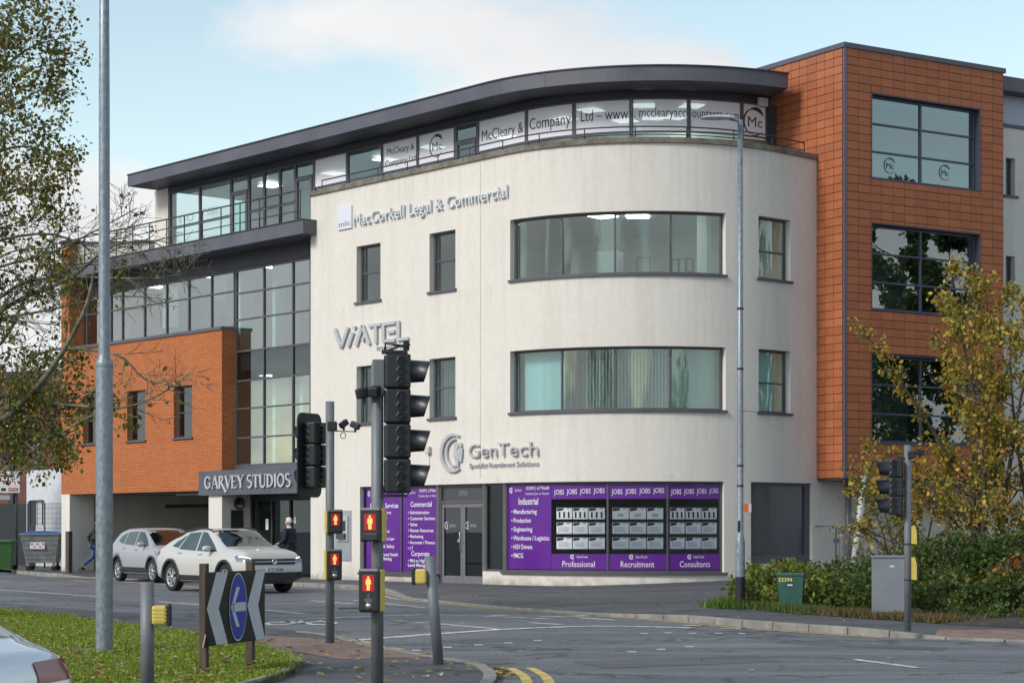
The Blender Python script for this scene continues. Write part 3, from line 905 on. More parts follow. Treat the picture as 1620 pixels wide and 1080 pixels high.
mb.build("handle", pm("steel", (0.6, 0.6, 0.6), 0.3, 1.0), dr)
mb = MB(); band(mb, M, mid - .20, mid - .10, 1.21, 1.29, off - .01, off + .004); mb.build("letter_plate", pm("steel", (0.6, 0.6, 0.6), 0.3, 1.0), dr)
mb = MB(); mb.face([M.pos(h[0] + .10, 2.33, off - .05), M.pos(h[1] - .07, 2.33, off - .05), M.pos(h[1] - .07, 2.70, off - .05), M.pos(h[0] + .10, 2.70, off - .05)])
mb.build("fanlight", pm("fanlight_panel", (0.06, 0.06, 0.064), 0.3), dr)

# -- brick wing
SB0, SB1 = sa(97), sa(351)
HB = [(sa(275), sa(304), 4.50, 6.17), (sa(201), sa(230), 4.50, 6.17), (sa(131), sa(159), 4.50, 6.17)]
mb = wall_skin(M, SB0, SB1, 2.79, 7.80, HB, 0.30, 3.0)
# its right-hand return to the glazing
for (z0, z1) in ((2.79, 7.80),):
    a, b = M.pos(SB1, z0), M.pos(SB1, z0, -0.62)
    mb.face([a + E1 * .002, b + E1 * .002, Vector((b.x, b.y, z1)) + E1 * .002, Vector((a.x, a.y, z1)) + E1 * .002])
wing = mb.build("brick_wall", BRICK, BL, uv=True)
for h in HB:
    window(BL, M, *h, (), ((h[2] + h[3]) / 2 - 0.02,), fw=0.05)
mb = MB(); band(mb, M, SB0, SB1 + .02, 7.80, 7.90, -0.52, 0.05, 5)
mb.build("wing_sill", FASCIA, BL)
# brick end pier and the low wall behind the balcony
mb = MB()
a, b = SB0, sa(110)
p0, p1 = M.pos(a, 0), M.pos(b, 0)
poly = [p0, p1, p1 + NIN * .55, p0 + NIN * .55]
mb.prism([(q.x, q.y) for q in poly], 7.90, 11.55)
poly = [p0 + E1 * .01 + NIN * .32, p0 + E1 * .32 + NIN * .32, p0 + E1 * .32 + NIN * 9, p0 + E1 * .01 + NIN * 9]
mb.prism([(q.x, q.y) for q in poly], 2.8, 11.3)
mb.build("end_pier", BRICK, BL, uv=True)
mb = MB(); poly = [p0 - E1 * .06 - NIN * .06, p1 + E1 * .06 - NIN * .06, p1 + E1 * .06 + NIN * .6, p0 - E1 * .06 + NIN * .6]
mb.prism([(q.x, q.y) for q in poly], 11.55, 11.66); mb.build("pier_cap", DARKM, BL)
mb = MB(); q0 = p1 + NIN * .3; q1 = GL.pos(GL.at(238), 0) 
d_ = (q1 - q0)
mb.prism([(q.x, q.y) for q in (q0, q1, q1 + NIN * .25, q0 + NIN * .25)], 10.6, 11.52)
mb.build("balcony_wall", CREAM, BL)
mb = MB(); mb.prism([(q.x, q.y) for q in (q0 - NIN * .06, q1 - NIN * .06, q1 + NIN * .31, q0 + NIN * .31)], 11.52, 11.60); mb.build("wall_cap", DARKM, BL)

mb = MB(); mb.prism([(q.x, q.y) for q in poly], -0.2, 2.79) if False else mb.prism([((p0 + E1 * a_ + NIN * b_).x, (p0 + E1 * a_ + NIN * b_).y) for a_, b_ in ((.01, .95), (.30, .95), (.30, 8.9), (.01, 8.9))], -0.2, 2.79)
mb.build("side_wall", CREAM, BL)
# -- glazing of the wing: long band over the brick and the tall stair window
gs = G.at
def gz(px, y): return G.z(px, y)
WGL = m_glass("wing_glass", (0.66, 0.86, 0.88), 0.32)
zt, zb = gz(373, 427), 7.90
window(BL, G, gs(113), gs(371), zb, zt, [gs(x) for x in (137, 157, 175, 193, 228, 263, 298, 334)], [gz(298, 472)], off=0.0, sill=False, fw=0.06, glass=WGL)
rowz = [gz(373.3, y) for y in (465, 506.7, 556.7, 603, 647, 693)][::-1]
z_lo = gz(373.3, 738)
window(BL, G, gs(372) + .01, gs(491.5), z_lo, zt, [gs(416.7), gs(462.7)], rowz, off=0.0, sill=False, fw=0.06, glass=WGL, gmap={(i, 3): GLASSD for i in range(3)})
mb = MB(); band(mb, G, gs(97), gs(491.5), zt + .002, 10.22, -0.2, 0.03, 5); mb.build("bulkhead", DARKM, BL)
mb = MB(); band(mb, G, gs(372), gs(491.5), 3.36, z_lo, -0.1, 0.05, 5); mb.build("stair_window_foot", FASCIA, BL)
# canopy over the wing, its fascia with a drip edge
C0, C1 = sa(94), sa(491.5) + 0.30
mb = MB(); band(mb, M, C0, C1, 10.20, 10.60, -3.0, 0.48, 3.0); 
cn = mb.build("canopy", FASCIA, BL)
mb = MB(); band(mb, M, C0 - .01, C1 + .01, 10.60, 10.63, -0.2, 0.51, 3.0); mb.build("canopy_flashing", DARKM, cn)
# balcony rail
RAIL = pm("rail_paint", (0.035, 0.036, 0.042), 0.5)
def railing(path, s0, s1, off, zf, heights, gap, name="balcony_railing", rr=0.021):
    root = None
    mb = MB(); n = max(2, int((s1 - s0) / 0.3))
    mb.tube([path.pos(s0 + (s1 - s0) * i / n, heights[-1], off) for i in range(n + 1)], rr * 1.15, 6)
    root = mb.build(name, RAIL, BL)
    for hh in heights[:-1]:
        mb = MB(); mb.tube([path.pos(s0 + (s1 - s0) * i / n, hh, off) for i in range(n + 1)], rr * .8, 6); mb.build("rail", RAIL, root)
    k = int((s1 - s0) / gap)
    for i in range(k + 1):
        q = s0 + (s1 - s0) * i / k
        mb = MB(); mb.tube([path.pos(q, zf, off), path.pos(q, heights[-1], off)], rr, 6); mb.build("post", RAIL, root)
    return root
railing(M, sa(100), S491 - .05, 0.34, 10.63, (10.92, 11.22, 11.52), 1.05)
railing(M, S491 + .35, sa(1280), -0.16, 11.50, (11.60, 11.80), 1.35, "parapet_railing", 0.017)

# -- entrance, piers and car park under the wing
CREAM2 = CREAM
mb = MB()
def blockp(s0, s1, o0, o1, z0, z1, mi=0):
    band(mb, M, s0, s1, z0, z1, o0, o1, 9, mi)
blockp(SB0, sa(110), -0.95, -0.004, ZB, 2.788); mb.build("pier", CREAM, BL)
mb = MB(); blockp(sa(330), SB1, -1.08, -0.004, ZB, 2.788); mb.build("pier", CREAM, BL)
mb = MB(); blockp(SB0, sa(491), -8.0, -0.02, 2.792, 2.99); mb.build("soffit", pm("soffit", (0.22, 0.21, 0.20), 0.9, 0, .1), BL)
mb = MB(); blockp(SB0 + .3, sa(330), -7.6, -7.3, ZB, 2.79); mb.build("back_wall", CREAM, BL)
mb = MB(); blockp(sa(330) - .0, sa(330) + .25, -7.6, -1.1, ZB, 2.79); mb.build("side_wall", CREAM, BL)
mb = MB(); blockp(sa(246), sa(330) - .01, -7.29, -7.24, ZB, 2.4); mb.build("rear_door", DARKM, BL)
for q in (-1.6, -3.4):
    mb = MB(); blockp(sa(215), sa(215) + 1.5, q - .06, q + .06, 2.70, 2.76); mb.build("strip_light", pm("fitting", (0.4, 0.4, 0.38), 0.5), BL)
mb = MB(); mb.tube([M.pos(SB0 + .4, 2.4, -4), M.pos(sa(330), 2.4, -4)], .06, 8); mb.build("pipe", DARKM, BL)
# entrance doors, set back
off = -1.05
mb = MB()
e0, e1_ = sa(351) + .01, S491 - .01
band(mb, M, e0, e1_, 2.45, 2.79, off - .15, off, 9)
for q in (e0 + .02, e0 + 1.15, e0 + 2.15, e1_ - .06):
    band(mb, M, q, q + .07, ZB, 2.45, off - .12, off, 9)
ed = mb.build("entrance", DARKM, BL)
for a, b in ((e0 + .09, e0 + 1.15), (e0 + 1.22, e0 + 2.15), (e0 + 2.22, e1_ - .06)):
    mb = MB(); mb.face([M.pos(a, .1, off - .05), M.pos(b, .1, off - .05), M.pos(b, 2.45, off - .05), M.pos(a, 2.45, off - .05)])
    mb.build("pane", m_glass("entrance_glass", (0.18, 0.24, 0.25), 0.05) if "entrance_glass" not in bpy.data.materials else bpy.data.materials["entrance_glass"], ed)

# -- top floor
gl = GL.at
ZT0, ZT1 = 10.6, 13.10
xs = [268, 315.5, 365, 393, 417, 442, 466.5, 496, 548.5, 603.5, 660, 719.5, 755, 832, 907.5, 998.5, 1090, 1174, 1214]
doors = {(365, 393), (466.5, 496), (719.5, 755)}
def ztr(px):                                     # transom height: film bottom edge
    return GL.z(px, 0) * 0 + 11.83
for a, b in zip(xs, xs[1:]):
    s0, s1 = gl(a), gl(b)
    if (a, b) in doors:
        window(BL, GL, s0 - .0, s1, ZT0, ZT1, (), (12.62,), off=0.0, sill=False, fw=0.05, name="window")
        window(BL, GL, s0 + .05, s1 - .05, ZT0, 12.60, (), (), off=0.03, sill=False, fw=0.10, name="balcony_door")
    else:
        window(BL, GL, s0, s1, ZT0, ZT1, (), (12.19,) if a > 480 else (11.86, 11.0), off=0.0, sill=False, fw=0.05)
mb = MB(); band(mb, GL, gl(246), gl(1218), ZT1 + .003, 13.28, -0.2, 0.04, 0.25); mb.build("bulkhead", DARKM, BL)
mb = MB(); band(mb, GL, gl(1214), gl(1214) + 0.9, ZT0, ZT1, -0.2, 0.05, 0.25); mb.build("end_panel", DARKM, BL)
mb = MB(); band(mb, GL, gl(247), gl(267.5), ZT0, 13.28, -0.3, 0.05, 5); mb.build("pier", CREAM, BL)
mb = MB(); band(mb, GL, gl(1197), gl(1197) + .30, 13.02, 13.24, 0.04, 0.12, 5); mb.build("alarm_box", pm("alarm_white", (0.6, 0.6, 0.6), 0.5), BL)
# main roof: fascia following the curve
r0, r1 = RF.at(202), RF.at(1247)
mb = MB()
n = 110
fr = [RF.xy(r0 + (r1 - r0) * i / n) for i in range(n + 1)]
back = [fr[-1] + Vector((-1.5, 6)), Vector((2, 68)), fr[0] + Vector((NIN.x, NIN.y)) * 7.5]
poly = [tuple(q) for q in fr] + [tuple(q) for q in back]
mb.prism(poly, 13.30, 13.68)
roof = mb.build("roof", FASCIA, BL)
mb = MB(); band(mb, RF, r0 - .02, r1 + .02, 13.68, 13.715, -0.3, 0.035, 0.25); mb.build("roof_flashing", DARKM, roof)
for x in (790, 862):                              # laps in the fascia sheet
    mb = MB(); band(mb, RF, RF.at(x) - .02, RF.at(x) + .02, 13.305, 13.675, 0.0, 0.006); mb.build("fascia_lap", FASCIA, roof)

# -- floors, ceilings and rooms behind the glass
ROOM = pm("room_wall", (0.66, 0.68, 0.65), 0.9, 0, 0.12, 0.6)
CEIL = pm("room_ceiling", (0.78, 0.79, 0.78), 0.9)
CARP = pm("carpet", (0.10, 0.10, 0.11), 0.95)
WOOD = pm("room_wood", (0.16, 0.075, 0.032), 0.6, 0, 0.3, 3.0)
LAMP = pm("ceiling_and_fill_panel", (0.9, 0.85, 0.7), 0.5, emit=(1.0, 0.93, 0.78), es=8.0)
inn = M.offset(-0.66)
ia, ib = inn.at(100), inn.at(1293)
out = [inn.xy(ia + (ib - ia) * i / 90) for i in range(91)]
out = [q for q in out]
bk = [Vector((8.6, 60.0)), Vector((3.0, 64.5)), Vector((-9.5, 79.0))]
poly = [tuple(q) for q in out + bk]
for z0, z1, nm in ((Z1 - .62, Z1, "floor_slab"), (Z2 - .55, Z2, "floor_slab"), (Z3 - .5, Z3 - .02, "floor_slab")):
    mb = MB(); mb.prism(poly, z0, z1 - .02); mb.build(nm, CEIL, BL)
    mb = MB(); mb.prism(poly, z1 - .018, z1); mb.build("carpet", CARP, BL)
for z0, z1 in ((0.05, Z1 - .62), (Z1, Z2 - .55), (Z2, Z3 - .5), (Z3, 13.25)):
    mb = MB(); b_ = [Vector((7.6, 57.0)) if z0 > 10 else M.xy(sa(1293) + .1, -.34), Vector((7.2, 57.2)), Vector((2.3, 60.6)), Vector((-12.5, 76.5))] if z0 > 1 else [Vector((8.2, 57.5)), Vector((-2.8, 63.5))]
    for p, q in zip(b_, b_[1:]):
        mb.face([(p.x, p.y, z0), (q.x, q.y, z0), (q.x, q.y, z1), (p.x, p.y, z1)])
    mb.build("inner_wall", ROOM, BL)
rnd = random.Random(5)
for z, col in ((Z3 - .505, 0), (13.24, 1), (Z2 - .555, 2)):  # a few panels are known, the others are added to brighten the rooms
    pts = []
    if col == 0: pts = [(928, 1.7), (1035, 2.0), (585, 1.6), (700, 2.2), (840, 3.2), (1000, 3.6), (1110, 2.6), (1220, 1.6), (440, 2.4), (330, 2.4), (240, 2.4), (150, 2.4)]
    elif col == 1: pts = [(800, 2.2), (880, 1.8), (895, 3.6), (1015, 1.7), (1050, 3.4), (1130, 1.6), (1150, 3.2), (690, 2.6), (600, 2.0), (520, 2.2), (430, 2.4), (340, 2.2)]
    else: pts = [(440, 2.4), (330, 2.4), (585, 2.0), (700, 2.4), (850, 2.4), (930, 2.0), (1035, 2.2), (1110, 2.4), (1220, 1.6)]
    P_ = GL if col == 1 else M
    for x, o in pts:
        s = P_.at(x); mb = MB()
        a = P_.xy(s, -o); n_ = P_.nrm(s); t_ = Vector((-n_.y, n_.x))
        poly_ = [a + n_ * .3 + t_ * .3, a - n_ * .3 + t_ * .3, a - n_ * .3 - t_ * .3, a + n_ * .3 - t_ * .3]
        mb.prism([tuple(q) for q in poly_], z - .02, z - .002); mb.build("ceiling_and_fill_light", LAMP, BL)
# furniture-sized partitions that break up the rooms behind the tall window and the wing band
for x, w_, o, z0, z1, mt in ((395, .7, 1.6, Z2, Z2 + 2.1, WOOD), (438, 1.0, 2.2, Z2, Z2 + 2.2, WOOD), (400, .6, 1.7, Z1, Z1 + 2.1, WOOD), (440, .9, 2.3, Z1, Z1 + 2.2, WOOD),
                             (300, .5, 1.5, Z2, Z2 + 2.1, WOOD), (320, .8, 2.0, Z2, Z2 + 2.1, pm("ochre_panel", (0.25, 0.15, 0.04), 0.7)),
                             (425, .18, 1.2, Z1, Z2 - .6, ROOM), (382, .18, 1.2, Z1, Z3 - .6, ROOM), (470, .18, 1.4, Z1, Z3 - .6, ROOM), (285, .18, 1.2, Z2, Z3 - .6, ROOM), (210, .18, 1.2, Z2, Z3 - .6, ROOM), (340, .15, .9, Z2, Z3 - .6, ROOM),
                             (590, .12, 1.0, Z2, Z3 - .6, ROOM), (598, .5, 1.4, Z2, Z2 + 2.0, WOOD), (1160, .14, 1.2, Z2, Z3 - .6, ROOM), (905, .6, 2.4, Z2, Z2 + 1.9, pm("room_grey", (0.25, 0.27, 0.28), 0.7))):
    s = M.at(x); mb = MB(); a = M.xy(s, -o); n_ = M.nrm(s); t_ = Vector((-n_.y, n_.x))
    mb.prism([tuple(a + t_ * w_ / 2), tuple(a - t_ * w_ / 2), tuple(a - t_ * w_ / 2 - n_ * .5), tuple(a + t_ * w_ / 2 - n_ * .5)], z0, z1 - .01); mb.build("partition", mt, BL)
# pictures, shelves and screens near the windows
DKF = pm("picture_dark", (0.03, 0.03, 0.032), 0.5)
for x, o, z, w_, h_ in ((1021, 1.5, Z2 + 1.35, .34, .42), (1089, 1.2, Z2 + 1.3, .2, .36), (1103, 1.2, Z2 + 1.32, .22, .36), (1118, 1.2, Z2 + 1.34, .2, .36)):
    s = M.at(x); a = M.pos(s, 0, -o); n_ = M.nrm(s); an_ = math.atan2(n_.x, -n_.y)
    mb = MB()
    for dx, dz, ww, hh_ in ((0, h_ / 2, w_, .03), (0, -h_ / 2, w_, .03), (-w_ / 2, 0, .03, h_), (w_ / 2, 0, .03, h_)):
        mb.box(Vector((a.x, a.y, z)) + Vector((math.cos(an_) * dx, math.sin(an_) * dx, dz)), (ww, .03, hh_), an_)
    mb.build("picture_frame", DKF, BL)
for x, o, z, w_, h_, mt in ((838, .9, Z2 + .75, .5, .45, DKF), (860, .9, Z2 + .75, .2, .7, DKF), (930, 1.6, Z2 + .7, 1.2, .5, pm("desk_grey", (0.28, 0.30, 0.32), 0.6)), (985, 1.6, Z2 + .7, .6, .45, DKF), (1212, .8, Z2 + .7, .3, .5, DKF), (1220, 1.2, Z2 + .7, .3, .8, pm("plant_green", (0.06, 0.14, 0.03), 0.6)), (705, .8, Z2 + .7, .4, .5, DKF), (300, 1.0, Z2 + .7, .5, .6, DKF), (225, 1.0, Z2 + .7, .8, .5, DKF), (160, 1.0, Z2 + .7, .6, .8, WOOD), (455, 1.4, Z2 + .7, .5, .9, DKF), (402, 1.2, Z1 + .5, .5, 1.2, DKF)):
    s = M.at(x); a = M.pos(s, 0, -o - .1); n_ = M.nrm(s)
    mb = MB(); mb.box(Vector((a.x, a.y, z + h_ / 2)), (w_, .3, h_), math.atan2(n_.x, -n_.y)); mb.build("office_furniture", mt, BL)
# vertical blinds
BLIND = pm("blind_fabric", (0.66, 0.74, 0.70), 0.9)
def blinds(key, x0, x1, turn, gap=0.095, skip=None, name="vertical_blind"):
    h = W[key]; s0, s1 = max(h[0] + .08, sa(x0)), min(h[1] - .08, sa(x1))
    mb = MB(); n = int((s1 - s0) / gap)
    for i in range(n):
        s = s0 + gap * (i + .5)
        a = M.xy(s, -0.46); n_ = M.nrm(s); t_ = Vector((-n_.y, n_.x))
        an = R(turn + rnd.uniform(-6, 6)); d_ = t_ * math.cos(an) * .05 + n_ * math.sin(an) * .05
        z0, z1 = h[2] + .03, h[3] - .03
        mb.face([(a.x - d_.x, a.y - d_.y, z0), (a.x + d_.x, a.y + d_.y, z0), (a.x + d_.x, a.y + d_.y, z1), (a.x - d_.x, a.y - d_.y, z1)])
    o = mb.build(name, BLIND, BL); tag(o, kind="stuff")
blinds("l1", 560, 610, 5); blinds("l2", 670, 730, 55); blinds("lcurve", 800, 884, 5); blinds("lcurve", 884, 971, 62); blinds("lcurve", 972, 1062, 66); blinds("lcurve", 1064, 1150, 58); blinds("l3", 1190, 1260, 25)

# -- tower
mb = MB()
def tw(a, b): return TC + _r * a + _l * b
ZTB, ZTT = 2.90, 14.15
TW = []
for y0, y1 in ((147, 283), (352, 491), (559, 701)):
    s0, s1 = TR.at(1375.5), TR.at(1548)
    z1, z0 = TR.z(1376, y0), TR.z(1376, y1)
    TW.append((s0, s1, z0, z1))
CLADB = pm("cladding_back", (0.055, 0.022, 0.012), 0.9)
core = wall_skin(TR, 0, TLEN, ZTB, ZTT, TW, 0.22, 3.0)
core.geo([], [])
SIN = TL.L - (TC - T0).length - .02             # below the parapet only this much of the left face stands clear of the cream block
c2 = wall_skin(TL, SIN, TL.L, ZTB, 11.3, [], 0.22, 3.0)
core.geo(c2.v, c2.f)
c2 = wall_skin(TL, 0, TL.L, 11.3, ZTT, [], 0.22, 3.0)
core.geo(c2.v, c2.f)
cl = core.build("tower_cladding", CLADB, BL)
mb = MB(); q = [tw(.01, .01), tw(TLEN - .01, .01), tw(TLEN - .01, 6), tw(.01, 6)]
mb.prism([tuple(p) for p in q], ZTB - .06, ZTB + .05); mb.prism([tuple(p) for p in q], 13.9, 14.1)
mb.build("tower_underside", DARKM, BL)
mb = MB(); a, b = tw(TLEN - .23, .22), tw(TLEN - .23, 6)
mb.face([(a.x, a.y, ZTB), (b.x, b.y, ZTB), (b.x, b.y, ZTT), (a.x, a.y, ZTT)])
a, b = tw(.4, 4.5), tw(TLEN - .2, 4.5); mb.face([(a.x, a.y, ZTB), (b.x, b.y, ZTB), (b.x, b.y, ZTT), (a.x, a.y, ZTT)])
a, b = tw(.4, .3), tw(.4, 4.5); mb.face([(a.x, a.y, ZTB), (b.x, b.y, ZTB), (b.x, b.y, ZTT), (a.x, a.y, ZTT)])
mb.build("inner_wall", ROOM, BL)
for z in (Z1 + .1, Z2 - .1, Z3 + .0, 13.3):
    mb = MB(); mb.prism([tuple(p) for p in (tw(.3, .26), tw(TLEN - .25, .26), tw(TLEN - .25, 4.5), tw(.3, 4.5))], z - .45, z); mb.build("floor_slab", CEIL, BL)
# tiles: .218 m courses, each its own piece
TILEM = []
for k, c in enumerate(((0.365, 0.112, 0.042), (0.35, 0.106, 0.040), (0.385, 0.12, 0.046), (0.335, 0.10, 0.038))):
    TILEM.append(pm("terracotta_%d" % k, c, 0.62, 0, 0.08, 2.5, 0.08, 90, rvar=0.1))
rt = random.Random(11)
cand = []
NR = int((ZTT - ZTB) / 0.2185)
rh = (ZTT - ZTB) / NR
def tiles(path, cw, L0, L1, holes, face):
    nc = round((L1 - L0) / cw); cw = (L1 - L0) / nc
    for i in range(nc):
        for j in range(NR):
            a, b = L0 + i * cw, L0 + (i + 1) * cw
            c, d = ZTB + j * rh, ZTB + (j + 1) * rh
            parts_ = [(a, b, c, d)]
            for h in holes:
                new = []
                for (a_, b_, c_, d_) in parts_:
                    if b_ <= h[0] or a_ >= h[1] or d_ <= h[2] or c_ >= h[3]: new.append((a_, b_, c_, d_)); continue
                    if a_ < h[0]: new.append((a_, h[0], c_, d_))
                    if b_ > h[1]: new.append((h[1], b_, c_, d_))
                    aa, bb = max(a_, h[0]), min(b_, h[1])
                    if c_ < h[2]: new.append((aa, bb, c_, h[2]))
                    if d_ > h[3]: new.append((aa, bb, h[3], d_))
                parts_ = new
            for q in parts_:
                if q[1] - q[0] > .03 and q[3] - q[2] > .03: cand.append((path, q, face))
tiles(TR, 0.412, 0.05, TLEN - .03, TW, 'R')
tiles(TL, 0.36, 0.0, TL.L - .05, [(-1, SIN, 0, 11.25)], 'L')
def tile_geo(mb, path, q, mi=0):
    g_, t0, t1 = 0.006, 0.004, 0.030 + rt.uniform(-.002, .002)
    a, b, c, d = q[0] + g_ * 1.1, q[1] - g_ * 1.1, q[2] + g_ * 1.25, q[3] - g_ * 1.25
    v = [path.pos(a, c, t0), path.pos(b, c, t0), path.pos(b, d, t0), path.pos(a, d, t0), path.pos(a, c, t1), path.pos(b, c, t1), path.pos(b, d, t1 - .002), path.pos(a, d, t1 - .002)]
    mb.geo(v, [(4, 5, 6, 7), (0, 1, 5, 4), (1, 2, 6, 5), (2, 3, 7, 6), (3, 0, 4, 7)], mi)
def score(c):
    path, q, face = c
    z = (q[2] + q[3]) / 2
    return (q[1] - q[0]) * (q[3] - q[2]) * (1.0 if face == 'R' else 0.72) * (1.0 if z > 5.2 else 0.3)
cand.sort(key=score, reverse=True)
rest = MB()
for k, (path, q, face) in enumerate(cand):
    if k < 300:
        mb = MB(); tile_geo(mb, path, q); mb.build("tile", TILEM[rt.randrange(4)], cl)
    else:
        tile_geo(rest, path, q, rt.randrange(4))
tag(rest.build("small_tiles", TILEM, cl), kind="stuff")
mb = MB(); band(mb, TR, -.02, 0.045, ZTB, ZTT, 0.0, 0.036)
mb.box((TC.x, TC.y, (ZTB + ZTT) / 2), (.055, .055, ZTT - ZTB), math.atan2(_r.y, _r.x)); mb.build("corner_trim", pm("corner_trim_blue", (0.12, 0.12, 0.17), 0.4, 0.3), BL)
mb = MB(); q = [tw(-.06, -.06), tw(TLEN + .05, -.06), tw(TLEN + .05, 6), tw(-.06, 6)]
mb.prism([tuple(p) for p in q], 14.15, 14.28); mb.build("tower_coping", FASCIA, BL)
mb = MB(); mb.prism([tuple(p) for p in (tw(-.03, -.03), tw(TLEN + .03, -.03), tw(TLEN + .03, .1), tw(-.03, .1))], ZTB - .02, ZTB - .001); mb.build("tower_drip_edge", FASCIA, BL)
BLUEF = pm("blue_grey_frame", (0.06, 0.068, 0.105), 0.42, 0.1)
TGL = m_glass("tower_glass", (0.28, 0.36, 0.38), 0.22)
for (s0, s1, z0, z1) in TW:
    # metal reveal lining
    mb = MB()
    for a, b, c, d in ((s0, s0 + .03, z0, z1), (s1 - .03, s1, z0, z1), (s0 + .03, s1 - .03, z1 - .03, z1), (s0 + .03, s1 - .03, z0, z0 + .03)):
        band(mb, TR, a + .002, b - .002, c + .002, d - .002, -0.26, 0.032, 5)
    mb.build("window_lining", BLUEF, BL)
    hz = (z1 - z0 - .06) / 3
    window(BL, TR, s0 + .03, s1 - .03, z0 + .03, z1 - .03, [s0 + (s1 - s0) * .485], [z0 + .03 + hz, z0 + .03 + 2 * hz], off=-0.14, sill=False, glass=TGL, fmat=BLUEF, fw=.06)
# -- rear wing seen past the tower
q0 = tw(TLEN + .0, .55)
RW = Path([q0, q0 + _r * 9])
rh_ = [(RW.at(1588.5) + .02, RW.at(1603), RW.z(1595, 310), RW.z(1595, 250)), (RW.at(1588.5) + .02, RW.at(1603), RW.z(1595, 462), RW.z(1595, 405))]
for s_ in (2.6, 4.9, 7.2):
    for z_ in (4.55, rh_[1][2], rh_[0][2]): rh_.append((s_, s_ + .8, z_, z_ + 1.6))
mb = wall_skin(RW, 0, RW.L, ZB, RW.z(1600, 203), rh_, .3, 3.0); mb.build("wall", CREAM, BL)
for h in rh_: window(BL, RW, *h, (), (), over=.1)
mb = MB(); mb.face([RW.pos(0, 0, -2.5), RW.pos(RW.L, 0, -2.5), RW.pos(RW.L, 12.5, -2.5), RW.pos(0, 12.5, -2.5)]); mb.build("inner_wall", ROOM, BL)
z_ = RW.z(1600, 203)
mb = MB(); band(mb, RW, 0, RW.L, z_, z_ + .09, -.3, .05, 9); mb.build("band_course", FASCIA, BL)
mb = MB(); band(mb, RW, 0, RW.L, z_ + .09, RW.z(1600, 152), -.35, -.02, 9); mb.build("upper_panel", pm("pale_panel", (0.40, 0.42, 0.48), 0.5), BL)
mb = MB(); band(mb, RW, 0, RW.L, RW.z(1600, 152), RW.z(1600, 130), -3, .45, 9); mb.build("rear_roof", FASCIA, BL)
# ------------------------------------------------------------------ signs and lettering on the building
SILVER = pm("brushed_letter", (0.50, 0.50, 0.53), 0.38, 0.35, 0.08)
PALE = pm("pale_letter", (0.62, 0.63, 0.68), 0.4, 0.2)
def sgn(name, label, s, z, path=M, cat="sign", group=None):
    return thing(name, label, cat, path.pos(s, z), group=group)

# law firm
s0, s1 = sa(562), sa(805)
t = sgn("wall_lettering", "raised silver letters MacCorkell Legal & Commercial high on the cream wall", s0, 10.23)
letters(t, "MacCorkell Legal & Commercial", on_path(M, s0, 10.23, 0.03), 0, 0, 0.325, s1 - s0, 0.05, PALE, bold=0.0)
mb = MB(); a, b = sa(536), sa(558)
band(mb, M, a, b, 10.20, 10.86, 0.0, 0.05)
t = mb.build("logo_plaque", pm("plaque_lilac", (0.66, 0.66, 0.72), 0.4, 0.1), None, M.pos(a, 10.2), dict(label="square pale logo plaque with mlc beside the law firm letters", cat="plaque"))
mb = MB(); text_on(mb, "mlc", on_path(M, a, 10.20, 0.053), .07, .08, .15, (b - a) * .82, 0.004); mb.build("lettering", pm("plaque_grey", (0.22, 0.22, 0.25), 0.5), t)

# telecoms firm: strokes
s0, s1 = sa(531), sa(649); zb_ = 6.80; hgt = 0.56
t = sgn("wall_lettering", "large grey ViATEL lettering between the storeys, left on the cream wall", s0, zb_)
k = (s1 - s0)
w = 0.15
GLY = {
 "V": [seg(0.05, 1, .40, 0, w), seg(.40, 0, .80, 1, w)],
 "i": [seg(0.0, 0, .28, .70, w), seg(.33, .86, .40, 1.02, w)],
 "A": [seg(0.0, 0, .36, 1, w), seg(.36, 1, .74, 0, w), seg(.32, .28, .46, .28, w * 1.1)],
 "T": [seg(0, .93, .70, .93, w), seg(.40, .87, .40, 0, w)],
 "E": [seg(0.08, 0, .08, 1, w), seg(.155, .93, .72, .93, w), seg(.30, .50, .70, .50, w), seg(.155, .07, .72, .07, w)],
 "L": [seg(0.08, 0, .08, 1.0, w), seg(.155, .07, .62, .07, w)],
}
u = 0.0; adv = [("V", .80), ("i", .46), ("A", .70), ("T", .74), ("E", .80), ("L", .64)]
tot = sum(q for _, q in adv)
for ch, ad_ in adv:
    mb = MB(); strokes(mb, GLY[ch], on_path(M, s0, zb_, 0.03), u * k / tot, 0, k / tot, hgt, 0.05); mb.build("letter", SILVER, t); u += ad_
mb = MB(); text_on(mb, "TECHNOLOGY GROUP", on_path(M, sa(596), 6.60, 0.01), 0, 0, .105, sa(649) - sa(596), .02, bold=.01); tag(mb.build("tagline", SILVER, t), kind="stuff")

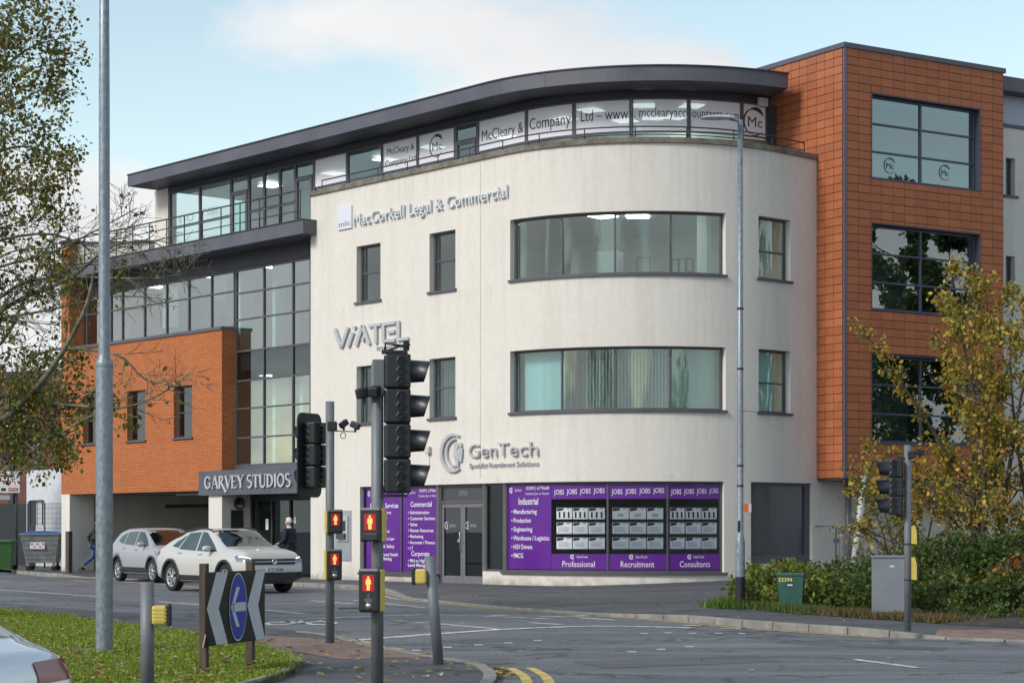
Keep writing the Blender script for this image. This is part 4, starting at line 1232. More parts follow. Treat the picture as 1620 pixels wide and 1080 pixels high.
# recruitment firm: ring with figures, name, tag line
s0 = sa(699)
t = sgn("wall_lettering", "grey ring logo with three figures and GenTech lettering above the shop door", s0, 3.1)
cu = (sa(735) - s0) * .58; cv = M.z(717, 716) - 3.1
mb = MB(); fn = on_path(M, s0, 3.1, 0.03)
RX = cu; RY = .52
strokes(mb, arc(cu, cv, RX - .05, RY - .03, 62, 300, .05, .11, 26), fn, 0, 0, 1, 1, .05)
strokes(mb, arc(cu + .06, cv, RX - .20, RY - .16, 85, 285, .03, .075, 22), fn, 0, 0, 1, 1, .05)
mb.build("ring", SILVER, t)
for du, dv, sc in ((.10, -.02, 1.0), (.24, .04, .8), (.02, .06, .7)):
    mb = MB(); x, y = cu + du + .06, cv + dv
    strokes(mb, [[(x + .075 * sc * math.cos(a), y + .2 * sc + .085 * sc * math.sin(a)) for a in [i * math.pi / 5 for i in range(10)]],
                 [(x - .10 * sc, y + .10 * sc), (x - .09 * sc, y - .12 * sc), (x - .05 * sc, y - .36 * sc), (x + .05 * sc, y - .36 * sc), (x + .09 * sc, y - .12 * sc), (x + .10 * sc, y + .10 * sc)]], fn, 0, 0, 1, 1, .03 + .012 * sc)
    mb.build("figure", SILVER, t)
a, b = sa(744), sa(853)
letters(t, "GenTech", on_path(M, a, 3.46, 0.03), 0, 0, .36, b - a, .05, SILVER, bold=-.005)
mb = MB(); text_on(mb, "Specialist Recruitment Solutions", on_path(M, a, 3.19, 0.01), 0, 0, .125, b - a, .03, bold=.006); tag(mb.build("tagline", SILVER, t), kind="stuff")

# studios board over the entrance, seriffed letters built from strokes
a, b = sa(318), S491 - .02
BOARD = pm("sign_board_slate", (0.085, 0.088, 0.11), 0.45, 0, .12, 1.5)
mb = MB(); band(mb, M, a, b, 2.63, 3.40, -0.04, 0.09, 9)
t = mb.build("fascia_sign", BOARD, None, M.pos(a, 2.63), dict(label="slate grey fascia board with GARVEY STUDIOS over the recessed entrance", cat="sign"))
th, tn = .17, .06
def serif(x, y, w_=.26): return [(x - w_ / 2, y), (x + w_ / 2, y), (x + w_ / 2, y + .05), (x - w_ / 2, y + .05)]
SG = {
 "G": (arc(.42, .5, .34, .45, 50, 320, .08, .15, 18) + [seg(.68, .42, .68, .08, .15), serif(.62, .42, .36), seg(.60, .86, .70, .72, .1)], .90),
 "A": ([seg(.10, .03, .40, 1, tn), seg(.40, 1, .74, .03, th), seg(.22, .36, .58, .36, .06), serif(.10, 0), serif(.74, 0)], .84),
 "R": ([seg(.16, .03, .16, .97, th), serif(.16, 0), serif(.14, .95)] + arc(.24, .73, .28, .23, 90, -90, .08, .14, 10) + [seg(.30, .50, .92, -.30, .15)], .80),
 "V": ([seg(.08, .97, .40, 0, th), seg(.40, 0, .70, .97, tn), serif(.08, .95), serif(.70, .95)], .74),
 "E": ([seg(.16, .03, .16, .97, th), serif(.16, 0), serif(.14, .95), seg(.2, .96, .62, .96, .07), seg(.2, .52, .52, .52, .07), seg(.2, .04, .64, .04, .08), seg(.62, .99, .62, .80, .06), seg(.64, 0, .64, .22, .06)], .74),
 "Y": ([seg(.08, .97, .40, .45, th), seg(.40, .45, .72, .97, tn), seg(.40, .48, .40, .03, th), serif(.08, .95), serif(.72, .95), serif(.40, 0)], .78),
 "S": (arc(.34, .74, .22, .22, 40, 270, .08, .13, 14) + arc(.34, .26, .24, .24, 90, -140, .08, .14, 14), .68),
 "T": ([seg(.40, .03, .40, .95, th), seg(.04, .95, .76, .95, .08), seg(.05, .98, .05, .76, .06), seg(.75, .98, .75, .76, .06), serif(.40, 0)], .78),
 "U": ([seg(.16, .3, .16, .97, th), seg(.68, .3, .68, .97, tn), serif(.16, .95), serif(.68, .95)] + arc(.42, .31, .26, .28, 180, 360, .1, .13, 12), .84),
 "D": ([seg(.16, .03, .16, .97, th), serif(.14, 0), serif(.14, .95)] + arc(.24, .5, .46, .46, 90, -90, .07, .16, 14), .86),
 "I": ([seg(.16, .03, .16, .97, th), serif(.16, 0), serif(.16, .95)], .34),
 "O": (arc(.44, .5, .34, .45, 0, 360, .13, .13, 24), .90),
}
word = "GARVEY STUDIOS"
tot = sum(.34 if c == ' ' else SG[c][1] for c in word)
u0 = sa(329); span = sa(466) - u0; u = 0.0
LET = pm("sign_letter", (0.60, 0.60, 0.62), 0.35, 0.4)
for c in word:
    if c == ' ': u += .34; continue
    mb = MB(); strokes(mb, SG[c][0], on_path(M, u0, 2.83, 0.10), u * span / tot, 0, span / tot, .40, .045); mb.build("letter", LET, t); u += SG[c][1]

# purple shop-window graphics
PURP = pm("purple_vinyl", (0.105, 0.012, 0.235), 0.28, 0, 0.10, 1.2, spec=0.5)
WTXT = pm("white_vinyl", (0.72, 0.70, 0.76), 0.5)
OFFG = -0.128
def ring_logo(mb, fn, u, v, r):
    strokes(mb, arc(u, v, r, r, 50, 310, r * .2, r * .45, 14) + [seg(u + r * .2, v - r * .6, u + r * .2, v + r * .5, r * .5)], fn, 0, 0, 1, 1, .002)
def panel(label, x0, x1, z0, z1, items, head=None, logo=True, phone=True):
    a, b = sa(x0), sa(x1)
    mb = MB(); band(mb, M, a, b, z0, z1, OFFG - .006, OFFG, 0.3)
    p = mb.build("window_poster", PURP, None, M.pos((a + b) / 2, z0), dict(label=label, cat="poster"))
    fn = on_path(M, a, z0, OFFG + .003); w_ = b - a; h_ = z1 - z0
    mb = MB()
    if logo:
        ring_logo(mb, fn, w_ * .10, h_ - .13, .065); text_on(mb, "GenTech", fn, w_ * .19, h_ - .16, .065, w_ * .16, .002)
    if phone:
        text_on(mb, "02892 679668", fn, w_ * .96, h_ - .12, .085, w_ * .5, .002, align='R')
        text_on(mb, "Contact Joe or Stuart", fn, w_ * .96, h_ - .25, .06, w_ * .52, .002, align='R')
    for (txt, uu, vv, cp, wd, al) in items:
        text_on(mb, txt, fn, w_ * uu, vv, cp, None if wd is None else w_ * wd, .002, .012, al)
    tag(mb.build("lettering", WTXT, p), kind="stuff")
    return p
za, zc = .40, 2.70
def zz(y, px): return M.z(px, y) - za
panel("purple Business Services poster in the left pane of the left shop window", 573.5, 628.5, za, zc,
      [("Business Services", .13, zz(803, 600), .13, .80, 'L')] + [(txt, .16, zz(y, 600), .09, wd, 'L') for txt, y, wd in (("• Operations", 812.5, .56), ("• Security", 822, .46), ("• Support", 830.5, .44), ("• Insurance", 842, .52), ("• Employment Law", 854, .66), ("• Health & Safety", 866, .66), ("• Occupational Health", 879, .76), ("  and Wellbeing", 885.5, .58))], phone=False)
panel("purple Commercial and Corporate poster in the left shop window next to the door", 631.5, 689, za, zc,
      [("Commercial", .22, zz(801, 660), .14, .58, 'L'), ("Corporate", .24, zz(879, 660), .13, .50, 'L')] + [(txt, .15, zz(y, 660), .09, wd, 'L') for txt, y, wd in (("• Administration", 812.5, .58), ("• Customer Services", 822, .74), ("• Sales", 831.5, .26), ("• Human Resources", 841, .70), ("• Marketing", 850.5, .42), ("• Accounts / Finance", 860, .74), ("• I.T", 869.5, .14), ("• Mid to High", 889, .48), ("  Level Management", 896, .72))])
za = .52
panel("tall purple Industrial poster at the left end of the curved shop window", 797.5, 868, za, zc,
      [("Industrial", .28, zz(797.5, 830), .17, .45, 'L')] + [(txt, .10, zz(y, 830), .115, wd, 'L') for txt, y, wd in (("• Manufacturing", 812, .60), ("• Production", 826, .47), ("• Engineering", 840, .50), ("• Warehouse / Logistics", 854, .86), ("• HGV Drivers", 868, .50), ("• FMCG", 882, .29))])
ztop0, zbot1 = M.z(980, 788.5), M.z(980, 876)
for x0, x1, word, nj in ((868.5, 958.8, "Professional", 4), (961.5, 1055.5, "Recruitment", 4), (1058.5, 1143.5, "Consultants", 4)):
    a, b = sa(x0), sa(x1)
    mb = MB(); band(mb, M, a, b, ztop0, zc, OFFG - .006, OFFG, .3)
    p = mb.build("window_poster", PURP, None, M.pos((a + b) / 2, ztop0), dict(label="purple strip reading JOBS four times above the %s cards" % word, cat="poster"))
    mb = MB()
    for i in range(nj):
        text_on(mb, "JOBS", on_path(M, a, ztop0, OFFG + .003), (b - a) * (.05 + .24 * i), .12 + .01 * i, .125, (b - a) * .19, .002)
    tag(mb.build("lettering", WTXT, p), kind="stuff")
    mb = MB(); band(mb, M, a, b, za, zbot1, OFFG - .006, OFFG, .3)
    p = mb.build("window_poster", PURP, None, M.pos((a + b) / 2, za), dict(label="purple strip with logo and the word %s along the window foot" % word, cat="poster"))
    mb = MB(); fn = on_path(M, a, za, OFFG + .003); w_ = b - a
    text_on(mb, word, fn, w_ * .5, .07, .15, w_ * .58, .002, align='C')
    ring_logo(mb, fn, w_ * .40, .33, .055); text_on(mb, "GenTech", fn, w_ * .47, .30, .06, w_ * .2, .002)
    tag(mb.build("lettering", WTXT, p), kind="stuff")
# job cards hanging in the window, three rows of three in each bay
CARD = pm("job_card_white", (0.86, 0.87, 0.90), 0.5, 0, .06, 3)
CDARK = pm("job_card_ink", (0.03, 0.028, 0.045), 0.5)
bays = (("Professional", ((876, 901), (902.5, 927), (928.5, 955))), ("Recruitment", ((967.3, 994), (995.3, 1022.5), (1024, 1050.5))), ("Consultants", ((1061.4, 1085.5), (1087.3, 1112), (1113.3, 1138))))
rws = (("top", 802.6, 820.8), ("middle", 825.8, 844.6), ("bottom", 849.6, 868.5))
for word, cols in bays:
    for ci, (x0, x1) in enumerate(cols):
        for rname, y0, y1 in rws:
            a, b = sa(x0), sa(x1); z1, z0 = M.z(x0, y0), M.z(x0, y1)
            side = ("left", "middle", "right")[ci]
            mb = MB(); band(mb, M, a, b, z0, z1, -0.165, -0.150)
            c = mb.build("job_card", CARD, None, M.pos((a + b) / 2, z0), dict(label="white job card, %s of the %s row above the word %s" % (side, rname, word), cat="card", group="job cards hanging in the shop window"))
            mb = MB(); fn = on_path(M, a, z0, -0.1495); w_, h_ = b - a, z1 - z0
            strokes(mb, [[(w_ * .04, h_ * .97), (w_ * .04, h_ * .70), (w_ * .42, h_ * .78), (w_ * .48, h_ * .97)]], fn, 0, 0, 1, 1, .002)
            strokes(mb, [[(w_ * .62, h_ * .93), (w_ * .74, h_ * .88), (w_ * .98, h_ * .97)]], fn, 0, 0, 1, 1, .002)
            if rname == "top" and word != "Recruitment":
                for q in (.2, .5, .8):
                    strokes(mb, [[(w_ * (q - .055), h_ * .12), (w_ * (q + .055), h_ * .12), (w_ * (q + .055), h_ * .64), (w_ * (q - .055), h_ * .64)]], fn, 0, 0, 1, 1, .002)
            elif rname == "top":
                text_on(mb, "JOBS", fn, w_ * .5, h_ * .28, h_ * .17, w_ * .36, .002, .01, 'C')
            mb.build("print", CDARK, c)
            if rname != "top":
                mb = MB()
                for q in range(4):
                    strokes(mb, [[(w_ * .12, h_ * (.22 + q * .11)), (w_ * (.85 - .1 * (q % 2)), h_ * (.22 + q * .11)), (w_ * (.85 - .1 * (q % 2)), h_ * (.25 + q * .11)), (w_ * .12, h_ * (.25 + q * .11))]], fn, 0, 0, 1, 1, .002)
                strokes(mb, [[(0, 0), (w_, 0), (w_, h_ * .07), (0, h_ * .07)]], fn, 0, 0, 1, 1, .002)
                tag(mb.build("small_print", pm("card_grey_print", (0.33, 0.30, 0.42), 0.6), c), kind="stuff")
# names on the door
h = W["door"]
t = sgn("door_lettering", "grey LOTUS lettering on the dark panel above the shop door", h[0] + .6, 2.4)
mb = MB(); text_on(mb, "LOTUS", on_path(M, (h[0] + h[1]) / 2, 2.47, -0.147), 0, 0, .12, .34, .003, align='C'); mb.build("lettering", pm("lotus_grey", (0.30, 0.30, 0.30), 0.5), t)
for q, nm in ((h[0] + .24, "left"), (mid + .12, "right")):
    t = sgn("door_decal", "faint white GenTech decal on the %s leaf of the shop door" % nm, q, 1.66)
    mb = MB(); fn = on_path(M, q, 1.66, -0.147); ring_logo(mb, fn, .05, .0, .09); text_on(mb, "GenTech", fn, .16, -.045, .09, .26, .002); mb.build("lettering", pm("etched", (0.42, 0.42, 0.42), 0.6), t)

# window film with lettering on the top floor
FILM = bpy.data.materials.new("window_film"); FILM.use_nodes = True
fn_, fl_ = FILM.node_tree.nodes, FILM.node_tree.links
fb = fn_["Principled BSDF"]; fb.inputs["Base Color"].default_value = (0.80, 0.78, 0.84, 1); fb.inputs["Roughness"].default_value = 0.35
ftr = fn_.new("ShaderNodeBsdfTransparent"); fmx = fn_.new("ShaderNodeMixShader"); fmx.inputs["Fac"].default_value = 0.93
fl_.new(ftr.outputs[0], fmx.inputs[1]); fl_.new(fb.outputs[0], fmx.inputs[2]); fl_.new(fmx.outputs[0], fn_["Material Output"].inputs["Surface"])
MAROON = pm("maroon_film", (0.055, 0.020, 0.035), 0.5)
def mc_logo(mb, fn, cu, cv, r):
    strokes(mb, arc(cu, cv, r, r, 100, 250, .02, r * .16, 14) + arc(cu, cv, r, r, 30, 115, .02, r * .3, 12) + arc(cu, cv, r, r, 250, 320, .008, r * .1, 10), fn, 0, 0, 1, 1, .002)
    text_on(mb, "Mc", fn, cu - r * .62, cv - r * .38, r * .75, r * 1.35, .002, .0)
def film(x0, x1, z0, z1, lines, label, logo=None):
    a, b = gl(x0) + .05, gl(x1) - .05
    mb = MB(); n = max(1, int((b - a) / .25))
    for i in range(n):
        p, q = a + (b - a) * i / n, a + (b - a) * (i + 1) / n
        mb.face([GL.pos(p, z0, -.030), GL.pos(q, z0, -.030), GL.pos(q, z1, -.030), GL.pos(p, z1, -.030)], 0, True)
    o = mb.build("window_film", FILM, None, GL.pos((a + b) / 2, z0), dict(label=label, cat="sign"), merge=True)
    mb = MB(); fn = on_path(GL, a, z0, -.026); w_ = b - a
    for txt, uu, vv, cp, wd in lines: text_on(mb, txt, fn, w_ * uu, vv, cp, w_ * wd, .001, .0)
    if logo: mc_logo(mb, fn, w_ * .5, (z1 - z0) * .5, logo)
    if mb.v: tag(mb.build("lettering", MAROON, o), kind="stuff")
FZ0, FZ1 = 12.22, 13.05
film(603.5, 660, FZ0, FZ1, [("McCleary &", .12, .48, .19, .80), ("Company Ltd", .06, .13, .19, .92)], "white window film reading McCleary & Company Ltd on two lines")
film(660, 719.5, FZ0, FZ1, [], "white window film with the Mc ring logo left of the top-floor door", .31)
film(755, 832, FZ0, FZ1, [("McCleary &", .06, .26, .29, .90)], "white window film reading McCleary & right of the top-floor door")
film(832, 907.5, FZ0, FZ1, [("Company", .04, .28, .31, .93)], "white window film reading Company on the curved top floor")
film(907.5, 998.5, FZ0, FZ1, [("Ltd – www", .10, .32, .30, .88)], "white window film reading Ltd – www on the curved top floor")
film(998.5, 1090, FZ0, FZ1, [(". mcclearyacc", .02, .36, .25, .96)], "white window film reading mcclearyacc above the street lamp")
film(1090, 1174, FZ0, FZ1, [("ountants.com", .03, .36, .25, .94)], "white window film reading ountants.com behind the street lamp head")
film(1174, 1214, FZ0 - .1, FZ1, [], "white window film with the Mc ring logo beside the tiled tower", .36)
film(496, 548.5, FZ0, FZ1, [], "blank pale window film beside the left top-floor door")
def etched(path, x, y, r, label, off):
    t = sgn("window_decal", label, path.at(x), path.z(x, y), path)
    mb = MB(); mc_logo(mb, on_path(path, path.at(x), path.z(x, y), off), 0, 0, r); mb.build("lettering", pm("grey_decal", (0.12, 0.13, 0.14), 0.5), t)
etched(TR, 1412, 261, .20, "grey Mc decal low in the left half of the tower's top window", -.172)
etched(TR, 1499, 272, .20, "grey Mc decal low in the right half of the tower's top window", -.172)
for x0, x1, nm in ((1376, 1458, "left"), (1460, 1540, "right")):
    a, b = TR.at(x0) + .06, TR.at(x1) - .03; z0 = TW[0][2] + .09
    mb = MB(); mb.face([TR.pos(a, z0, -.20), TR.pos(b, z0, -.20), TR.pos(b, z0 + .70, -.20), TR.pos(a, z0 + .70, -.20)])
    mb.build("frosted_film", pm("frosted_film", (0.50, 0.58, 0.60), 0.6), None, TR.pos(a, z0), dict(label="pale frosted film along the foot of the tower's top window, %s half" % nm, cat="film"))
t = sgn("faint_lettering", "faint pale lettering on the glass at the left end of the top floor", gl(300), 11.9, GL)
for w_, x_, z_ in (("no", 283, 11.98), ("r:eau", 320, 12.05)):
    mb = MB(); text_on(mb, w_, on_path(GL, gl(x_), z_, -.02), 0, 0, .40, .9, .002); tag(mb.build("lettering", pm("faint_film", (0.36, 0.42, 0.41), 0.6), t), kind="stuff")

# small things fixed to the walls
q = M.pos(SB1, 0)
def ret(k, z, o=0.0): return M.pos(SB1, z, -k) + E1 * o            # the entrance side wall
t = thing("bulkhead_lamp", "round black bulkhead lamp on the entrance side wall", "lamp", ret(.62, 2.38))
mt_ = Matrix.Translation(ret(.62, 2.38)) @ E1.to_track_quat('Z', 'Y').to_matrix().to_4x4()
mb = MB(); mb.lathe([(.0, .0), (.19, .0), (.19, .07), (.155, .09), (.155, .05), (0, .05)], 24, mt_); mb.build("housing", RAIL, t)
mb = MB()
vv = [(.15 * math.cos(a), .15 * math.sin(a), .06) for a in [R(200 + 140 * i / 10) for i in range(11)]]
mb.face([mt_ @ Vector(p) for p in vv]); mb.build("lens", pm("lamp_lens", (0.5, 0.5, 0.48), 0.3), t)
mb = MB(); mb.box(ret(.55, 1.86, .02), (.45, .03, .62), math.atan2(NIN.y, NIN.x)); one("name_board", mb, pm("name_board_dark", (0.03, 0.03, 0.034), 0.3), "dark tenant name board on the entrance side wall", "sign", ret(.55, 1.55))
for a, z, w_, hh, lab in ((e0 + .80, 1.55, .16, .34, "white paper notice on the left entrance pane"), (e0 + 2.35, 1.75, .12, .2, "small white notice on the dark right entrance pane")):
    mb = MB(); band(mb, M, a, a + w_, z, z + hh, off - .045, off - .038) if False else band(mb, M, a, a + w_, z, z + hh, -1.095, -1.088)
    one("paper_notice", mb, pm("paper", (0.62, 0.64, 0.64), 0.8), lab, "notice", M.pos(a, z, -1.09))
mb = MB(); q = M.pos(sa(680), 3.72, 0.06); mb.box(q, (.17, .12, .2), math.atan2(E1.y, E1.x), bev=.02); mb.tube([M.pos(sa(680), 3.62, .02), M.pos(sa(680), 3.2, .02)], .008, 5)
one("alarm_sounder", mb, pm("alarm_cream", (0.55, 0.5, 0.42), 0.5), "small cream alarm sounder left of the ring logo", "alarm", M.pos(sa(680), 3.6))
# cash machine in the wall
a, b = sa(531), sa(556); z0, z1 = M.z(545, 886), M.z(545, 807)
t = sgn("cash_machine", "grey cash machine set in the cream wall behind the crossing signal", a, z0, cat="cash machine")
mb = MB(); band(mb, M, a, b, z0, z1, -0.05, 0.03); mb.build("surround", pm("atm_grey", (0.36, 0.37, 0.39), 0.4, .3), t)
mb = MB(); band(mb, M, a + .1, b - .1, z0 + .55, z1 - .15, 0.03, 0.07); mb.build("panel", pm("atm_light", (0.46, 0.47, 0.49), 0.4, .3), t)
mb = MB(); band(mb, M, a + .2, b - .2, z0 + .85, z1 - .3, 0.07, 0.078); mb.build("screen", pm("atm_screen", (0.02, 0.024, 0.03), 0.15), t)
mb = MB(); band(mb, M, a + .2, b - .18, z0 + .62, z0 + .78, 0.07, 0.14); mb.build("keypad", pm("atm_dark", (0.06, 0.06, 0.065), 0.5), t)
# closing wall below the tower, railing and downpipe there
mb = MB(); e_ = M.xy(M.L - .32); f_ = RW.xy(1.0)
pw = Path([e_, f_]); mb = wall_skin(pw, 0, pw.L, ZB, 3.3, [], .3, 3.0); mb.build("wall", CREAM, BL)
DPIPE = pm("downpipe_grey", (0.30, 0.31, 0.34), 0.4, 0.2)
for x in (1337, 1342):
    mb = MB(); q = M.pos(sa(x), 0, .08); mb.tube([(q.x, q.y, .1), (q.x, q.y, 2.88)], .035, 8); mb.build("downpipe", DPIPE, BL)
s_ = sa(1287)
t = thing("gate_railing", "dark metal gate with thin upright bars beside the blank window", "railing", M.pos(sa(1301), .3, .5))
GP = Path([M.xy(sa(1287), .06), M.xy(sa(1301), .45), M.xy(sa(1301), .45) + Vector((1.0, .55))])
zg0, zg1 = .25, EYE + (YH - 842) * 54 / F
GALV = pm("gate_metal", (0.10, 0.10, 0.11), 0.5, .4)
mb = MB(); mb.tube([GP.pos(0, zg1 + .17), GP.pos(GP.s[1], zg1 + .17), GP.pos(GP.s[1], zg0)], .022, 6); mb.build("gate_post", GALV, t)
for z in (zg1, zg0 + .12):
    mb = MB(); mb.tube([GP.pos(GP.s[1], z), GP.pos(GP.L, z)], .015, 6); mb.build("rail", GALV, t)
for i in range(8):
    q = GP.s[1] + (GP.L - GP.s[1]) * (i + .8) / 8.5
    mb = MB(); mb.tube([GP.pos(q, zg0), GP.pos(q, zg1 + .02)], .008, 5); mb.build("bar", GALV, t)
mb = MB(); mb.box(GP.pos(GP.s[1], EYE + (YH - 855) * 54 / F), (.14, .08, .12)); mb.build("lock", GALV, t)
# ------------------------------------------------------------------ street furniture
GREYP = pm("signal_pole_grey", (0.155, 0.165, 0.175), 0.5, 0.1, 0.10, 3.0, rvar=.08)
BLACKP = pm("signal_black", (0.014, 0.015, 0.017), 0.42, 0, .2, 4)
BLACKV = pm("visor_black", (0.020, 0.022, 0.026), 0.38)
YELP = pm("push_unit_yellow", (0.62, 0.47, 0.10), 0.5, 0, .1, 8)
GALVA = pm("galvanised_steel", (0.225, 0.255, 0.285), 0.46, 0.45, 0.28, 22.0, 0.12, 50, rvar=0.12, stretch=(1, 1, .6))
REDL = pm("red_man_lamp", (0.25, 0.01, 0.006), 0.4, emit=(1.0, 0.015, 0.008), es=0.14)
REDM = pm("red_man_figure", (0.9, 0.3, 0.1), 0.4, emit=(1.0, 0.28, 0.07), es=1.5)
DIM = pm("unlit_man", (0.07, 0.07, 0.07), 0.6)
def head(root, pos, rz, n, size=.325, wid=.30, dep=.235, board=False, vis=.19):
    """signal head of n aspects; local +x is the way the lamps face"""
    m = Matrix.Translation(pos) @ Matrix.Rotation(rz, 4, 'Z')
    rot = Matrix.Rotation(rz, 3, 'Z')
    for i in range(n):
        z = size * (i + .5)
        mb = MB(); mb.box(m @ Vector((0, 0, z)), (dep, wid, size - .008), rot=rot, bev=.018)
        for sy in (-1, 1):                       # ribs and pressed recesses on the sides
            for k in (-1, 0, 1):
                mt = m @ Matrix.Translation((.03, sy * (wid / 2 - .004), z + k * size * .29)) @ Matrix.Rotation(R(90) * (-sy), 4, 'X')
                mb.lathe([(.052, 0), (.052, .012), (.040, .016), (.040, .004), (0, .004)], 6, mt, smooth=False)
        for k in (-1, 0, 1):
            mt = m @ Matrix.Translation((-dep / 2 + .004, 0, z + k * size * .29)) @ Matrix.Rotation(R(-90), 4, 'Y')
            mb.lathe([(.06, 0), (.06, .012), (.046, .016), (.046, .004), (0, .004)], 6, mt, smooth=False)
        a = mb.build("aspect", BLACKP, root)
        mb = MB()
        mt = m @ Matrix.Translation((dep / 2, 0, z)) @ Matrix.Rotation(R(90), 4, 'Y')
        mb.lathe([(.10, .0), (.10, .012), (.03, .03), (0, .03)], 20, mt); mb.build("lens", pm("dark_lens", (0.03, 0.02, 0.02), 0.2), a)
        mb = MB(); N = 22                        # hood: open below, longer above
        for k in range(N):
            a0, a1 = R(-150 + 300 * k / N + 0), R(-150 + 300 * (k + 1) / N + 0)
            def hp(an, e, r0):
                le = vis * (0.66 + 0.34 * (math.cos(an) * .5 + .5)) if e else 0.0
                rr = r0 * (.90 if e else 1.0)
                return m @ Vector((dep / 2 + le, math.sin(an) * rr, z + math.cos(an) * rr))
            for r0, fl in ((.112, 0), (.105, 1)):
                f = [hp(a0, 0, r0), hp(a1, 0, r0), hp(a1, 1, r0), hp(a0, 1, r0)]
                mb.face(f if fl else f[::-1], 0, True)
            mb.face([hp(a0, 1, .112), hp(a1, 1, .112), hp(a1, 1, .105), hp(a0, 1, .105)])
        mb.build("visor", BLACKV, a, merge=True)
    if board:
        mb = MB()
        hw, hz0, hz1, r_ = wid / 2 + .13, -.12, n * size + .12, .10
        ring = []
        for cx, cz, a0 in ((hw - r_, hz1 - r_, 0), (-hw + r_, hz1 - r_, 90), (-hw + r_, hz0 + r_, 180), (hw - r_, hz0 + r_, 270)):
            for k in range(5):
                an = R(a0 + 90 * k / 4); ring.append((cx + r_ * math.cos(an), cz + r_ * math.sin(an)))
        x0, x1 = dep / 2 - .03, dep / 2 - .015
        nn = len(ring)
        vv = [m @ Vector((x0, y, z)) for y, z in ring] + [m @ Vector((x1, y, z)) for y, z in ring]
        mb.geo(vv, [tuple(range(nn)), tuple(range(2 * nn - 1, nn - 1, -1))] + [(i, (i + 1) % nn, nn + (i + 1) % nn, nn + i) for i in range(nn)])
        mb.build("backing_board", BLACKP, root, normals=True)
def ped_unit(root, pos, rz, h=.40, w=.215, side=1, button=True):
    """near-side crossing unit facing local -y; yellow side strips"""
    m = Matrix.Translation(pos) @ Matrix.Rotation(rz, 4, 'Z'); rot = Matrix.Rotation(rz, 3, 'Z')
    mb = MB(); mb.box(m @ Vector((0, 0, h / 2)), (w, .12, h), rot=rot, bev=.022)
    u = mb.build("crossing_unit", BLACKP, root)
    mb = MB(); mb.box(m @ Vector((side * (w / 2 + .004), .03, h / 2)), (.022, .11, h * .96), rot=rot, bev=.006); 
    for k in range(9): mb.box(m @ Vector((side * (w / 2 + .014), .03, h * (.09 + .1 * k))), (.006, .10, .012), rot=rot)
    mb.build("yellow_side", YELP, u)
    mb = MB(); mb.box(m @ Vector((0, -.052, h - .014)), (w * .95, .04, .03), rot=rot, bev=.01); mb.build("hood", pm("unit_hood_grey", (0.16, 0.16, 0.18), 0.4), u)
    hb = h * (.50 if button else .36)
    lw, lh = w * .56, .15
    zc_ = h - .055 - lh / 2
    mb = MB(); mb.box(m @ Vector((0, -.061, zc_)), (lw, .006, lh), rot=rot); mb.build("red_lamp", REDL, u)
    def man(z0, hh, mt_, nm, walk=False, yy=-.0655):
        mb = MB(); f = lambda x, z: m @ Vector((x * hh, yy, z0 + z * hh))
        mb.face([f(.085 * math.cos(a), .88 + .09 * math.sin(a)) for a in [i * math.pi / 5 for i in range(10)]])
        mb.face([f(-.15, .77), f(-.13, .42), f(.13, .42), f(.15, .77)])
        if walk:
            mb.face([f(-.1, .45), f(-.24, 0), f(-.14, 0), f(.02, .42)]); mb.face([f(-.02, .42), f(.14, 0), f(.26, .0), f(.1, .45)])
        else:
            mb.face([f(-.12, .43), f(-.11, 0), f(-.01, 0), f(-.01, .43)]); mb.face([f(.01, .43), f(.01, 0), f(.11, 0), f(.12, .43)])
            for s_ in (-1, 1): mb.face([f(s_ * .16, .77), f(s_ * .21, .42), f(s_ * .16, .42), f(s_ * .13, .7)])
        mb.build(nm, mt_, u)
    man(zc_ - lh * .44, lh * .88, REDM, "red_man")
    man(zc_ - lh * .5 - .115, .10, DIM, "green_man", True, -.0615)
    if button:
        mt = m @ Matrix.Translation((0, -.06, .06)) @ Matrix.Rotation(R(90), 4, 'X')
        mb = MB(); mb.lathe([(0, .012), (.026, .012), (.03, 0)], 16, mt); mb.build("push_button", pm("button_steel", (0.5, 0.5, 0.5), 0.3, .9), u)
        mb = MB()
        for k in range(2): text_on(mb, "PUSH BUTTON" if k == 0 else "WAIT FOR SIGNAL", lambda a, b, c: m @ Vector((a, -.0615, .115 - k * .014 + b)), 0, 0, .008, .075, 0, align='C')
        tag(mb.build("small_print", pm("unit_print", (0.5, 0.5, 0.5), 0.6), u), kind="stuff")
    else:
        mb = MB(); mb.box(m @ Vector((0, -.063, .05)), (w * .7, .012, .06), rot=rot, bev=.004); mb.build("blank_plate", BLACKV, u)
def pole(root, pos, top, r=.057, mat=None, n=20, cut=False):
    mb = MB(); mb.tube([pos, (pos[0], pos[1], top)], r, n)
    return mb.build("pole", mat or GREYP, root)
def detector(root, p, rz, tilt=-15, s=1.0):
    rot = (Matrix.Rotation(rz, 3, 'Z') @ Matrix.Rotation(R(tilt), 3, 'Y'))
    mb = MB(); mb.box(p, (.15 * s, .095 * s, .095 * s), rot=rot, bev=.015 * s); mb.box(Vector(p) + Vector((0, 0, -.07 * s)), (.03, .03, .07 * s)); mb.build("detector", BLACKP, root)

